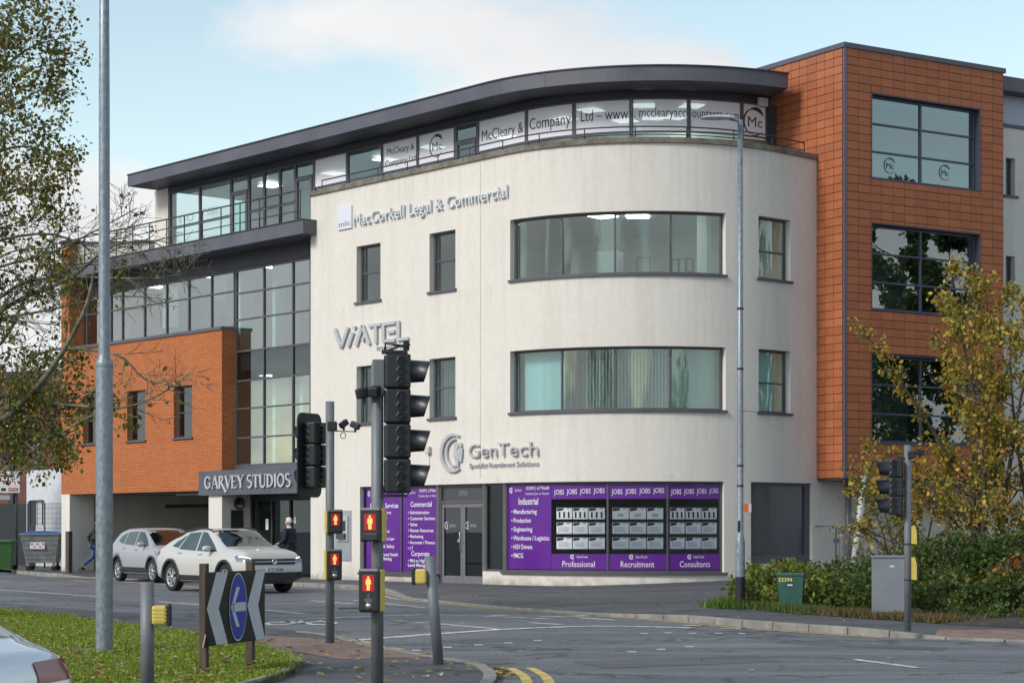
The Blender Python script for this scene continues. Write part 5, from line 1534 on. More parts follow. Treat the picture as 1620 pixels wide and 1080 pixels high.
# near signal on the island
q = Vector(((597 - 810) / F * 19, 19, .05))
t = thing("traffic_signal", "near grey signal pole with four-lamp black head and two lit red-man units", "traffic signal", q, group="traffic signals at the crossing")
pole(t, q, 3.05)
mb = MB(); mb.box((q.x + .01, q.y - .01, 2.92), (.115, .10, .34), R(8), bev=.012); mb.build("pole_cap", GREYP, t)
hd = Vector((q.x + .19, q.y + .0, 1.85))
head(t, hd, R(4), 4, .322, .29, .235, vis=.185)
mb = MB()
mb.box((q.x + .16, q.y, 1.83), (.24, .16, .025), R(4)); mb.build("lower_bracket", BLACKP, t); mb = MB(); mb.box((q.x + .16, q.y, 3.16), (.24, .16, .025), R(4))
mb.tube([(q.x + .07, q.y, 3.17), (q.x + .08, q.y - .06, 3.24), (q.x + .3, q.y - .06, 3.20)], .012, 6); mb.tube([(q.x + .07, q.y + .06, 3.17), (q.x + .2, q.y + .05, 3.22), (q.x + .3, q.y + .06, 3.24)], .012, 6)
mb.box((q.x + .27, q.y - .05, 3.215), (.05, .03, .09), R(20)); mb.build("mounting_bracket", BLACKP, t)
detector(t, (q.x - .12, q.y - .04, 2.78), R(200), 12); detector(t, (q.x - .02, q.y - .10, 2.79), R(-100), 12)
ped_unit(t, Vector((q.x - .04, q.y - .13, 1.40)), R(-14), .315, .20, 1, False)
ped_unit(t, Vector((q.x - .055, q.y - .13, .755)), R(-14), .40, .20, 1, True)
# far signal on the island
q = gpt(522, 1017, .05)
t = thing("traffic_signal", "farther signal pole seen from behind its black backing board, left of the leaning post", "traffic signal", q, group="traffic signals at the crossing")
pole(t, q, 3.18)
head(t, Vector((q.x - .21, q.y + .04, 2.06)), R(150), 3, .285, .27, .2, True, .17)
mb = MB(); mb.box((q.x - .06, q.y, 2.1), (.22, .05, .05)); mb.build("lower_bracket", BLACKP, t); mb = MB(); mb.box((q.x - .06, q.y, 2.88), (.22, .05, .05)); mb.box((q.x + .03, q.y, 2.86), (.12, .14, .12), bev=.01); mb.build("mounting_bracket", BLACKP, t)
mb = MB(); mb.tube([(q.x + .05, q.y, 2.80), (q.x + .34, q.y, 2.79)], .008, 6)
mb.tube([(q.x + .17 + .035 * math.cos(a), q.y, 2.74 + .04 * math.sin(a)) for a in [i * math.pi / 6 for i in range(13)]], .006, 5); mb.build("detector_arm", pm("wire", (0.25, 0.18, 0.15), 0.5), t)
detector(t, (q.x + .18, q.y - .02, 2.89), R(35), -35, .8); detector(t, (q.x + .33, q.y - .02, 2.87), R(-20), 25, .85)
ped_unit(t, Vector((q.x + .07, q.y - .12, 1.47)), R(16), .31, .20, -1, False)
ped_unit(t, Vector((q.x + .06, q.y - .12, .87)), R(16), .40, .20, -1, True)
# signal across the road
q = gpt(1436, 998, .11)
t = thing("traffic_signal", "slim signal pole at the right kerb in front of the grey cabinet", "traffic signal", q, group="traffic signals at the crossing")
pole(t, q, 2.70, .048)
head(t, Vector((q.x - .17, q.y + .0, 1.72)), R(172), 3, .262, .24, .19, False, .17)
mb = MB(); mb.box((q.x - .08, q.y, 1.71), (.16, .05, .03)); mb.build("lower_bracket", BLACKP, t); mb = MB(); mb.box((q.x - .08, q.y, 2.52), (.16, .05, .03)); mb.box((q.x + .04, q.y - .02, 2.56), (.1, .1, .1), bev=.01); mb.build("mounting_bracket", BLACKP, t)
detector(t, (q.x + .16, q.y - .03, 2.60), R(10), 10, .8)
for z, hh in ((1.325, .25), (.83, .31)):
    mb = MB(); p = Vector((q.x + .075, q.y + .02, z))
    mb.geo([p + Vector(c) for c in ((-.03, -.05, 0), (.055, -.05, 0), (.045, -.05, hh * .7), (.02, -.05, hh), (-.03, -.05, hh), (-.03, .05, 0), (.055, .05, 0), (.045, .05, hh * .7), (.02, .05, hh), (-.03, .05, hh))], [(0, 1, 2, 3, 4), (9, 8, 7, 6, 5), (0, 5, 6, 1), (1, 6, 7, 2), (2, 7, 8, 3), (3, 8, 9, 4), (4, 9, 5, 0)])
    u = mb.build("crossing_unit", YELP, t)
    mb = MB(); mb.box(p + Vector((.06, 0, hh * .47)), (.03, .11, hh * .9), bev=.008); mb.build("unit_front", BLACKP, u)
    mb = MB(); mb.tube([(q.x, q.y, z - .015), (q.x, q.y, z + .01)], .052, 16); mb.build("clamp", DARKM, u)
# push-button posts
def button_post(q, lean, top, side, zb0, label, rz, r=.057):
    t = thing("push_button_post", label, "post", q, group="push-button posts on the island")
    mb = MB(); mb.tube([q, q + Vector((lean, 0, top - q.z))], r, 20); mb.build("pole", GREYP, t)
    k = (zb0 + .08 - q.z) / (top - q.z)
    c = q + Vector((lean * k, 0, 0)); rot = Matrix.Rotation(rz, 3, 'Z')
    mb = MB(); mb.box((c.x + side * .105, c.y - .02, zb0 + .085), (.12, .15, .16), rot=rot, bev=.02)
    for j in range(4): mb.box((c.x + side * .108, c.y - .02, zb0 + .04 + .03 * j), (.122, .154, .006), rot=rot)
    u = mb.build("button_unit", YELP, t)
    mb = MB(); mb.box((c.x + side * .185, c.y - .0, zb0 + .085), (.04, .16, .185), rot=rot, bev=.015); mb.build("unit_front", BLACKP, u)
    return t
button_post(Vector(((233 - 810) / F * 17.2, 17.2, .09)), 0.0, 1.075, 1, .715, "upright grey post on the grass with a yellow button box on its right", R(8))
button_post(gpt(694, 1050, .05), -.10, 1.225, -1, .925, "leaning grey post on the kerb with a yellow button box on its left", R(-8))

# chevron board with keep-left roundel
pl, pr = Vector(((326 - 810) / F * 20.0, 20.0, 0)), Vector(((419 - 810) / F * 21.35, 21.35, 0))
ud = (pr - pl).normalized(); nd = Vector((ud.y, -ud.x, 0)); LB = (pr - pl).length
t = thing("chevron_sign", "black board with white chevrons and blue left-arrow disc on two wooden posts", "road sign", (pl + pr) / 2 + Vector((0, 0, .1)))
zb0, zb1 = .375, 1.10
def bp(u, v, w): return pl + ud * u + nd * w + Vector((0, 0, zb0 + v))
POSTW = pm("weathered_post", (0.085, 0.062, 0.045), 0.9, 0, .35, 5, .4, 40, stretch=(1, 1, .2))
for u in (.06, LB * .82):
    mb = MB(); c = bp(u, 0, -.05); mb.box((c.x, c.y, .62 if u < .5 else .63), (.075, .075, 1.13), math.atan2(ud.y, ud.x), bev=.006); mb.build("post", POSTW, t)
mb = MB(); strokes(mb, [[(0, 0), (LB, 0), (LB, zb1 - zb0), (0, zb1 - zb0)]], lambda u, v, w: bp(u, v, w - .012), 0, 0, 1, 1, .012)
strokes(mb, [[(-.06, -.005), (.05, -.02), (.05, .02), (0.0, .12)]], lambda u, v, w: bp(u, v, w - .012), 0, 0, 1, 1, .012)
bd = mb.build("board", pm("board_black", (0.010, 0.011, 0.009), 0.3, 0, .4, 3, spec=.3), t)
hh = zb1 - zb0
CHEV = pm("chevron_white", (0.56, 0.58, 0.60), 0.5, 0, .06, 4)
for u in (.015, .97):
    mb = MB(); cw = .265
    strokes(mb, [[(u, hh * .5), (u + cw, hh * .5), (min(LB, u + cw + .22), hh - .004), (min(LB - .2, u + .22), hh - .004)]], bp, 0, 0, 1, 1, .003)
    strokes(mb, [[(u, hh * .5), (u + cw, hh * .5), (min(LB, u + cw + .22), .004), (min(LB - .2, u + .22), .004)]], bp, 0, 0, 1, 1, .003); mb.build("chevron", CHEV, bd)
cu_, cv_, rr_ = .735, hh * .5, .325
def disc(r, w): 
    mb = MB(); v = [bp(cu_ + r * .66 * math.cos(a), cv_ + r * 1.06 * math.sin(a), w) for a in [2 * math.pi * i / 40 for i in range(40)]]
    mb.face(v); return mb
dd = disc(rr_, .006).build("roundel", CHEV, bd, normals=False)
disc(rr_ * .955, .0075).build("blue_face", pm("sign_blue", (0.012, 0.04, 0.36), 0.4), dd)
mb = MB()
strokes(mb, [[(-.13, -.045), (.165, -.045), (.165, .045), (-.13, .045)], [(-.165, 0), (-.105, .0), (.03, .20), (-.045, .20)], [(-.165, 0), (-.105, 0), (.03, -.20), (-.045, -.20)]], lambda u, v, w: bp(cu_ + u * 1.08, cv_ + v, .009 + w), 0, 0, 1, 1, .001)
mb.build("arrow", CHEV, dd)

# lamp columns
q = gpt(165, 1033, .09)
t = thing("street_lamp", "tall galvanised lamp column rising out of the frame from the left lawn", "street lamp", q, group="street lamp columns")
mb = MB(); mb.lathe([(.098, 0), (.098, 3.28), (.094, 3.36), (.070, 3.42), (.066, 3.45), (.062, 6.5), (.045, 9.6), (0, 9.6)], 28, Matrix.Translation(q)); mb.build("column", GALVA, t)
mb = MB(); mb.lathe([(.099, 3.30), (.102, 3.32), (.102, 3.36), (.09, 3.385)], 28, Matrix.Translation(q)); mb.build("collar", GALVA, t)
mb = MB(); mb.tube([(q.x, q.y, 9.5), (q.x + .05, q.y + .2, 9.75), (q.x + .2, q.y + .9, 9.9)], .035, 8); mb.build("arm", GALVA, t)
mb = MB(); mb.box((q.x + .3, q.y + 1.3, 9.92), (.3, .8, .12), R(-10), bev=.04); mb.build("lantern", GALVA, t)
q = gpt(1171, 961, .12)
t = thing("street_lamp", "galvanised lamp column with black foot and flat lamp head before the curved front", "street lamp", q, group="street lamp columns")
ztop = EYE + (YH - 190) * q.y / F
mb = MB(); mb.lathe([(.086, .56), (.086, EYE + (YH - 858) * q.y / F), (.078, EYE + (YH - 852) * q.y / F), (.058, EYE + (YH - 848) * q.y / F), (.056, 3.4), (.048, ztop), (0, ztop)], 22, Matrix.Translation(Vector((q.x, q.y, 0)))); mb.build("column", GALVA, t)
mb = MB(); mb.lathe([(.089, .0), (.089, .58)], 22, Matrix.Translation(Vector((q.x, q.y, .1)))); mb.build("black_foot", pm("foot_black", (0.012, 0.012, 0.016), 0.5), t)
for z in (EYE + (YH - 738) * q.y / F, EYE + (YH - 770) * q.y / F, EYE + (YH - 490) * q.y / F, EYE + (YH - 585) * q.y / F):
    mb = MB(); mb.lathe([(.0605, 0), (.0615, .01), (.0615, .03), (.0605, .04)], 20, Matrix.Translation((q.x, q.y, z))); mb.build("band", DARKM, t)
mb = MB(); z = ztop - .02
mb.tube([(q.x, q.y, z - .05), (q.x - .05, q.y - .02, z + .01), (q.x - .2, q.y - .1, z + .02)], .03, 8); mb.build("arm", GALVA, t)
mb = MB(); c = Vector((q.x - .42, q.y - .18, z + .01))
prof = [(-.32, .06, .015), (-.2, .15, .035), (0, .17, .05), (.2, .12, .06), (.3, .05, .05)]
for k, (x0, hw, ht) in enumerate(prof):
    for yy, zz_ in ((-hw, 0), (hw, 0), (hw * .6, ht), (-hw * .6, ht)): mb.v.append(c + Vector((x0, yy, zz_)))
for k in range(4):
    b = k * 4
    for j in range(4): mb.f.append((b + j, b + (j + 1) % 4, b + 4 + (j + 1) % 4, b + 4 + j)); mb.m.append(0); mb.sm.append(False)
mb.f += [(3, 2, 1, 0), (16, 17, 18, 19)]; mb.m += [0, 0]; mb.sm += [False] * 2
mb.build("lamp_head", pm("lamp_head_grey", (0.42, 0.43, 0.45), 0.4, .2), t, normals=True)
z = EYE + (YH - 803) * q.y / F
mb = MB(); mb.box((q.x + .13, q.y - .02, z), (.13, .02, .15), R(15)); tg = mb.build("tag_plate", pm("tag_orange", (0.62, 0.16, 0.03), 0.5), t)
mb = MB(); mb.box((q.x + .175, q.y - .03, z), (.04, .024, .152), R(15)); mb.build("tag_edge", pm("tag_white", (0.6, 0.6, 0.6), 0.5), tg)
mb = MB(); mb.tube([(q.x - .14, q.y, z + .03), (q.x + .1, q.y, z + .03)], .006, 5); mb.build("tag_strap", GALVA, tg)
mb = MB(); z = EYE + (YH - 832) * q.y / F
for k, c in enumerate("613"[:3]):
    pass
mb.box((q.x - .028, q.y - .052, z), (.045, .02, .20)); nb = mb.build("number_plate", pm("number_black", (0.02, 0.02, 0.02), 0.5), t)
mb = MB(); z = EYE + (YH - 642) * q.y / F; mb.tube([(q.x - .03, q.y, z - .08), (q.x + .3, q.y, z - .11)], .005, 5); mb.build("cable_tie", DARKM, t)

# cabinets
q = gpt(1412, 977, .11)
t = thing("utility_cabinet", "plain grey roadside cabinet on a concrete plinth beside the slim signal pole", "cabinet", q)
CABM = pm("cabinet_grey", (0.185, 0.20, 0.225), 0.5, 0, .10, 3, .05, 60, rvar=.08)
mb = MB(); mb.box((q.x, q.y + .2, q.z + .52), (.58, .42, .90), R(-8), bev=.008); b_ = mb.build("body", CABM, t)
mb = MB(); mb.box((q.x, q.y + .2, q.z + .985), (.61, .46, .035), R(-8), bev=.006); mb.build("lid", CABM, t)
mb = MB(); mb.box((q.x - .02, q.y - .022, q.z + .51), (.53, .012, .84), R(-8), bev=.004); dd_ = mb.build("door", CABM, t)
mb = MB(); mb.box((q.x - .01, q.y - .032, q.z + .83), (.07, .006, .028), R(-8)); mb.build("label_plate", pm("tag_white", (0.6, 0.6, 0.6), 0.5), dd_)
mb = MB(); mb.box((q.x, q.y + .2, q.z + .03), (.52, .38, .12), R(-8)); mb.build("plinth", KERBM, t)
q = Vector(((1251 - 810) / F * 36.0, 36.0, .12))
t = thing("service_pillar", "small dark green service box with yellow number half hidden in the juniper", "cabinet", q)
GRN = pm("box_green", (0.018, 0.085, 0.062), 0.5, 0, .25, 3)
mb = MB()
vv = [(-.18, -.1, 0), (.20, -.1, 0), (.20, .16, 0), (-.18, .16, 0), (-.235, -.12, .60), (.235, -.12, .60), (.235, .18, .60), (-.235, .18, .60)]
rq = Matrix.Rotation(R(-14), 3, 'Z')
mb.geo([q + rq @ Vector(v) for v in vv], [(3, 2, 1, 0), (4, 5, 6, 7), (0, 1, 5, 4), (1, 2, 6, 5), (2, 3, 7, 6), (3, 0, 4, 7)]); mb.build("body", GRN, t)
mb = MB(); mb.box(q + rq @ Vector((0, .03, .625)), (.50, .33, .05), R(-14), bev=.008); mb.build("lid", GRN, t)
mb = MB(); text_on(mb, "52394", lambda u, v, w: q + rq @ Vector((-.20 + u, -.126 + .0, .50 + v)), 0, 0, .065, .24, 0, .02); mb.build("number", pm("number_yellow", (0.65, 0.5, 0.1), 0.5), t)
mb = MB(); mb.box(q + rq @ Vector((.0, -.118, .44)), (.085, .008, .025), R(-14)); mb.build("label_plate", pm("tag_white", (0.6, 0.6, 0.6), 0.5), t)
# leaning pale post behind the shrubs
a, b = at(1346, 893, 47), at(1367, 752, 47)
mb = MB(); a.z = .2; mb.tube([a, a.lerp(b, .5) + Vector((.02, 0, 0)), b], [.085, .08, .075], 12)
one("leaning_post", mb, pm("pale_post", (0.42, 0.44, 0.44), 0.6, 0, .3, 3), "pale round post leaning right behind the juniper, below the tiled tower", "post", a)
# ------------------------------------------------------------------ cars
TYRE = pm("tyre", (0.014, 0.014, 0.015), 0.85)
ALLOY = pm("alloy", (0.50, 0.51, 0.53), 0.3, 0.8)
ALLOYD = pm("alloy_dark", (0.03, 0.03, 0.033), 0.4, 0.5)
PLASB = pm("black_plastic", (0.020, 0.021, 0.023), 0.55, 0, .15, 5)
CARGLASS = m_glass("car_glass", (0.20, 0.24, 0.25), 0.09)
CHROME = pm("chrome", (0.6, 0.6, 0.62), 0.15, 1.0)
INTER = pm("car_interior", (0.035, 0.035, 0.04), 0.8)
def lerp_pts(pts, x):
    if x <= pts[0][0]: return pts[0][1]
    for (a, b), (c, d) in zip(pts, pts[1:]):
        if x <= c:
            t = (x - a) / (c - a); t = t * t * (3 - 2 * t) * .35 + t * .65
            return b + (d - b) * t
    return pts[-1][1]
def car(name, label, loc, rz, P, paint, rails=False, plate=None, lamps_on=False, rear_plate=False, wheel_style=5, group=None):
    t = thing(name, label, "car", loc, rz, group, local=True)
    L, Wd, H_ = P["L"], P["W"], P["H"]
    xs = sorted(set([-L / 2 + L * i / 64 for i in range(65)] + [-L / 2 + .012, -L / 2 + .03, L / 2 - .012, L / 2 - .03]))
    def dims(x):
        e = min(x + L / 2, L / 2 - x)
        tp = lerp_pts(P["top"], x); bl = min(lerp_pts(P["belt"], x), tp - .015)
        f = x / (L / 2)
        plan = 1 - .10 * max(0, (abs(f) - .66) / .34) ** 2.4
        rd = .12; plan *= 1 - .06 * max(0, 1 - e / rd) ** 2
        w = Wd / 2 * plan
        zb = .20 + (.10 * max(0, (abs(f) - .75) / .25))
        g_ = max(0, min(1, (tp - bl) / .42))
        wr = w * .90 * (1 - g_) + Wd / 2 * P.get("roofw", .70) * g_ * (1 - .06 * abs(f))
        return w, zb, bl, tp, wr, g_
    def section(x):
        w, zb, bl, tp, wr, g_ = dims(x)
        hi = bl - .02
        mid = zb + (hi - zb) * .5
        ed = .025 + .045 * g_
        return [(0, zb), (w * .80, zb), (w * .955, zb + .07), (w * .985, zb + (hi - zb) * .30), (w, mid + .05), (w * .995, zb + (hi - zb) * .80), (w * .965, hi), (w * .94, bl),
                (w * .94 + (wr - w * .94) * .5, bl + (tp - ed - bl) * .5 + .012 * g_), (wr, tp - ed), (wr * .90, tp - ed * .42), (wr * .6, tp - .008), (0, tp)]
    mb = MB(); ring = []
    for x in xs:
        h = section(x); full = h + [(-y, z) for y, z in h[-2:0:-1]]
        ring.append([Vector((x, y, z)) for y, z in full])
    n = len(ring[0])
    for r in ring: mb.v += r
    for k in range(len(ring) - 1):
        for j in range(n):
            mb.f.append((k * n + j, k * n + (j + 1) % n, (k + 1) * n + (j + 1) % n, (k + 1) * n + j)); mb.m.append(0); mb.sm.append(True)
    mb.f.append(tuple(range(n))); mb.f.append(tuple(range(len(ring) * n - 1, (len(ring) - 1) * n - 1, -1))); mb.m += [0, 0]; mb.sm += [False, False]
    body = mb.build("body", paint, t, normals=True)
    # wheel openings
    wx = (P["wf"], P["wr"]); R0 = P["R"]
    for x in wx:
        cb = MB(); cb.lathe([(0, -2), (R0 + .055, -2), (R0 + .055, 2), (0, 2)], 32, Matrix.Translation((x, 0, R0 + .01)) @ Matrix.Rotation(R(90), 4, 'X'))
        co = cb.build("cutter", paint, None, (0, 0, 0), merge=True, normals=True)
        # keep the middle of the car floor: cut only the outer 0.32 m on each side
        md = body.modifiers.new("cut", 'BOOLEAN'); md.object = co; md.operation = 'DIFFERENCE'; md.solver = 'EXACT'
        dg = bpy.context.evaluated_depsgraph_get(); dg.update()
        co.parent = t; BASE[co.name] = Vector((0, 0, 0)); dg = bpy.context.evaluated_depsgraph_get(); dg.update()
        me = bpy.data.meshes.new_from_object(body.evaluated_get(dg))
        body.modifiers.clear(); old = body.data; body.data = me; me.name = "body"
        bpy.data.meshes.remove(old); cm = co.data; bpy.data.objects.remove(co); bpy.data.meshes.remove(cm)
    for p in body.data.polygons: p.use_smooth = True
    bvh = BVHTree.FromPolygons([v.co.copy() for v in body.data.vertices], [tuple(p.vertices) for p in body.data.polygons])
    def patch(name_, corners, axis, mat_, par, nu=8, nv=4, lift=.006, mirror=False):
        """a patch laid on the bodywork: corner points are thrown onto the body along axis"""
        for sgn_ in ((1, -1) if mirror else (1,)):
            pm_ = MB(); d = Vector(axis); grid = []
            for j in range(nv + 1):
                row = []
                for i in range(nu + 1):
                    u, v = i / nu, j / nv
                    a = Vector(corners[0]).lerp(Vector(corners[1]), u); b = Vector(corners[3]).lerp(Vector(corners[2]), u)
                    p = a.lerp(b, v)
                    o = p - d * 3
                    hit, nn, _, _ = bvh.ray_cast(o, d)
                    if hit is None: row.append(None); continue
                    if nn.dot(d) > 0: nn = -nn
                    q = hit + nn * lift
                    row.append(Vector((q.x, q.y * sgn_, q.z)))
                grid.append(row)
            for j in range(nv):
                for i in range(nu):
                    q_ = [grid[j][i], grid[j][i + 1], grid[j + 1][i + 1], grid[j + 1][i]]
                    if all(q is not None for q in q_) and max((a_ - b_).length for a_ in q_ for b_ in q_) < .45: pm_.face(q_, 0, True)
            if pm_.f: pm_.build(name_, mat_, par, merge=True, normals=True)
    t["_"] = 0; del t["_"]
    for kind_, c in P["patches"]:
        mat_ = dict(glass=CARGLASS if not P.get("opaque") else P["opaque"], black=PLASB, lamp=P.get("lampm"), tail=P.get("tailm"), chrome=CHROME, line=PLASB, skid=ALLOY, drl=P.get("drl"))[kind_]
        nm, corners, axis, mir = c
        patch(nm, corners, axis, mat_, t if kind_ in ("glass", "lamp", "tail") else body, mirror=mir, lift=.006 if kind_ != "drl" and kind_ != "chrome" else .012, nu=3 if kind_ == "line" else 10, nv=1 if kind_ == "line" else 4)
    # wheels
    for x in wx:
        for sd_ in (1, -1):
            y = sd_ * (Wd / 2 - .03)
            m = Matrix.Translation((x, y, R0)) @ Matrix.Rotation(R(-90 * sd_), 4, 'X') @ Matrix.Rotation(R(17 + 31 * x), 4, 'Z')
            mb = MB(); mb.lathe([(R0 * .64, -.19), (R0 * .97, -.19), (R0, -.16), (R0, -.03), (R0 * .96, .0), (R0 * .70, .0), (R0 * .66, -.02)], 40, m)
            w_ = mb.build("wheel", TYRE, t)
            mb = MB(); mb.lathe([(0, -.12), (R0 * .66, -.12), (R0 * .66, -.01)], 32, m); mb.build("brake_disc", ALLOYD, w_)
            mb = MB(); mb.lathe([(R0 * .60, -.02), (R0 * .66, -.004), (R0 * .70, -.004)], 36, m)
            mb.lathe([(0, .0), (R0 * .15, -.002), (R0 * .17, -.03)], 16, m)
            ns = wheel_style
            for k in range(ns):
                a = 2 * math.pi * k / ns
                for da, wsp in (((-.17, .028), (.17, .028)) if ns == 5 else ((0, .03),)):
                    c0, c1 = Vector((math.cos(a + da * .3), math.sin(a + da * .3), 0)), Vector((math.cos(a + da * 1.5), math.sin(a + da * 1.5), 0))
                    tn_ = Vector((-c1.y, c1.x, 0))
                    p = [c0 * R0 * .12 - tn_ * wsp, c0 * R0 * .12 + tn_ * wsp, c1 * R0 * .63 + tn_ * wsp, c1 * R0 * .63 - tn_ * wsp]
                    mb.geo([m @ (q + Vector((0, 0, -.008))) for q in p] + [m @ (q + Vector((0, 0, -.05))) for q in p], [(0, 1, 2, 3), (0, 4, 5, 1), (1, 5, 6, 2), (2, 6, 7, 3), (3, 7, 4, 0)])
            mb.build("rim", ALLOY, w_)
            if P.get("clad", True):            # arch lip
                mb = MB(); A0, A1, N = -8, 188, 22; ra, rb = R0 + .04, R0 + .105
                hw, _, _, _, _, _ = dims(x)
                for k in range(N):
                    a, b = R(A0 + (A1 - A0) * k / N), R(A0 + (A1 - A0) * (k + 1) / N)
                    def ap(an, r, yy): return Vector((x + r * math.cos(an), sd_ * yy, R0 + .01 + r * math.sin(an)))
                    yo = hw + .012; yi = hw - .10
                    mb.face([ap(a, ra, yo), ap(b, ra, yo), ap(b, rb, yo - .004), ap(a, rb, yo - .004)], 0, True)
                    mb.face([ap(a, rb, yo - .004), ap(b, rb, yo - .004), ap(b, rb + .004, yi), ap(a, rb + .004, yi)], 0, True)
                    mb.face([ap(a, ra, yi), ap(b, ra, yi), ap(b, ra, yo), ap(a, ra, yo)], 0, True)
                mb.build("arch_trim", PLASB, body, merge=True, normals=True)
    mb = MB(); mb.box(((P["wf"] + P["wr"]) / 2, 0, .42), (L * .78, Wd - .50, .32)); mb.build("floor_pan", INTER, t)
    # mirrors, handles, rails
    for sd_ in (1, -1):
        mx = P["mirror"]; mb = MB(); bm = bmesh.new(); bmesh.ops.create_uvsphere(bm, u_segments=14, v_segments=8, radius=1)
        mb.bm(bm, 0, Matrix.Translation((mx[0], sd_ * (Wd / 2 + .07), mx[1])) @ Matrix.Diagonal((.085, .12, .075, 1)), True); bm.free()
        mb.build("mirror", paint, t)
        mb = MB(); mb.box((mx[0] + .02, sd_ * (Wd / 2 - .03), mx[1] - .045), (.06, .16, .035)); mb.build("mirror_arm", PLASB, t)
        for hx, hz in P["handles"]:
            hit, nn, _, _ = bvh.ray_cast(Vector((hx, sd_ * 3, hz)), Vector((0, -sd_, 0)))
            if hit: mb = MB(); mb.box(hit + Vector((0, sd_ * .012, 0)), (.19, .03, .03), bev=.01); mb.build("door_handle", paint, body)
        if rails:
            mb = MB(); pts = []
            for k in range(13):
                x = P["rails"][0] + (P["rails"][1] - P["rails"][0]) * k / 12
                w, zb, bl, tp, wr, g_ = dims(x); lift_ = .035 * math.sin(math.pi * min(1, max(0, k / 12))) ** .3 + .0
                pts.append((x, sd_ * wr * .94, tp - .03 + lift_))
            mb.tube(pts, .017, 8); mb.build("roof_rail", PLASB, t)
    if plate:
        mb = MB(); z = P["plate"][1]; hit, nn, _, _ = bvh.ray_cast(Vector((3 + L, 0, z)), Vector((-1, 0, 0)))
        x = hit.x + .02
        mb.box((x, 0, z), (.012, .52, .112)); p_ = mb.build("number_plate", pm("plate_white", (0.66, 0.66, 0.64), 0.5), t)
        mb = MB(); text_on(mb, plate, lambda u, v, w: Vector((x + .008, u, z - .038 + v)), 0, 0, .076, .44, 0, .015, 'C'); mb.build("lettering", pm("plate_ink", (0.02, 0.02, 0.02), 0.5), p_)
        if P.get("badge"):
            z = P["badge"]; hit, nn, _, _ = bvh.ray_cast(Vector((3 + L, 0, z)), Vector((-1, 0, 0)))
            mm = Matrix.Translation(hit + Vector((.012, 0, 0))) @ Matrix.Rotation(R(90), 4, 'Y')
            mb = MB(); mb.lathe([(0, .012), (.05, .012), (.054, .02), (.066, .02), (.068, 0)], 24, mm); bd_ = mb.build("badge", CHROME, body)
    if P.get("arc"):
        pass
    return t, body

LAMPC = m_glass("headlamp_glass", (0.55, 0.57, 0.6), 0.25)
DRL = pm("running_lamp", (0.9, 0.9, 0.9), 0.3, emit=(1.0, 0.98, 0.94), es=1.6)
LAMPG = pm("headlamp_body", (0.30, 0.31, 0.33), 0.15, 0.6)
TAILM = pm("tail_lamp", (0.20, 0.01, 0.012), 0.2)
CARWHITE = pm("paint_warm_white", (0.50, 0.485, 0.45), 0.38, 0.0, coat=0.5, spec=.5)
CARSILV = pm("paint_silver", (0.37, 0.375, 0.39), 0.48, 0.25, coat=0.25)
CARPALE = pm("paint_pale_silver", (0.60, 0.63, 0.68), 0.34, 0.25, coat=1.0)
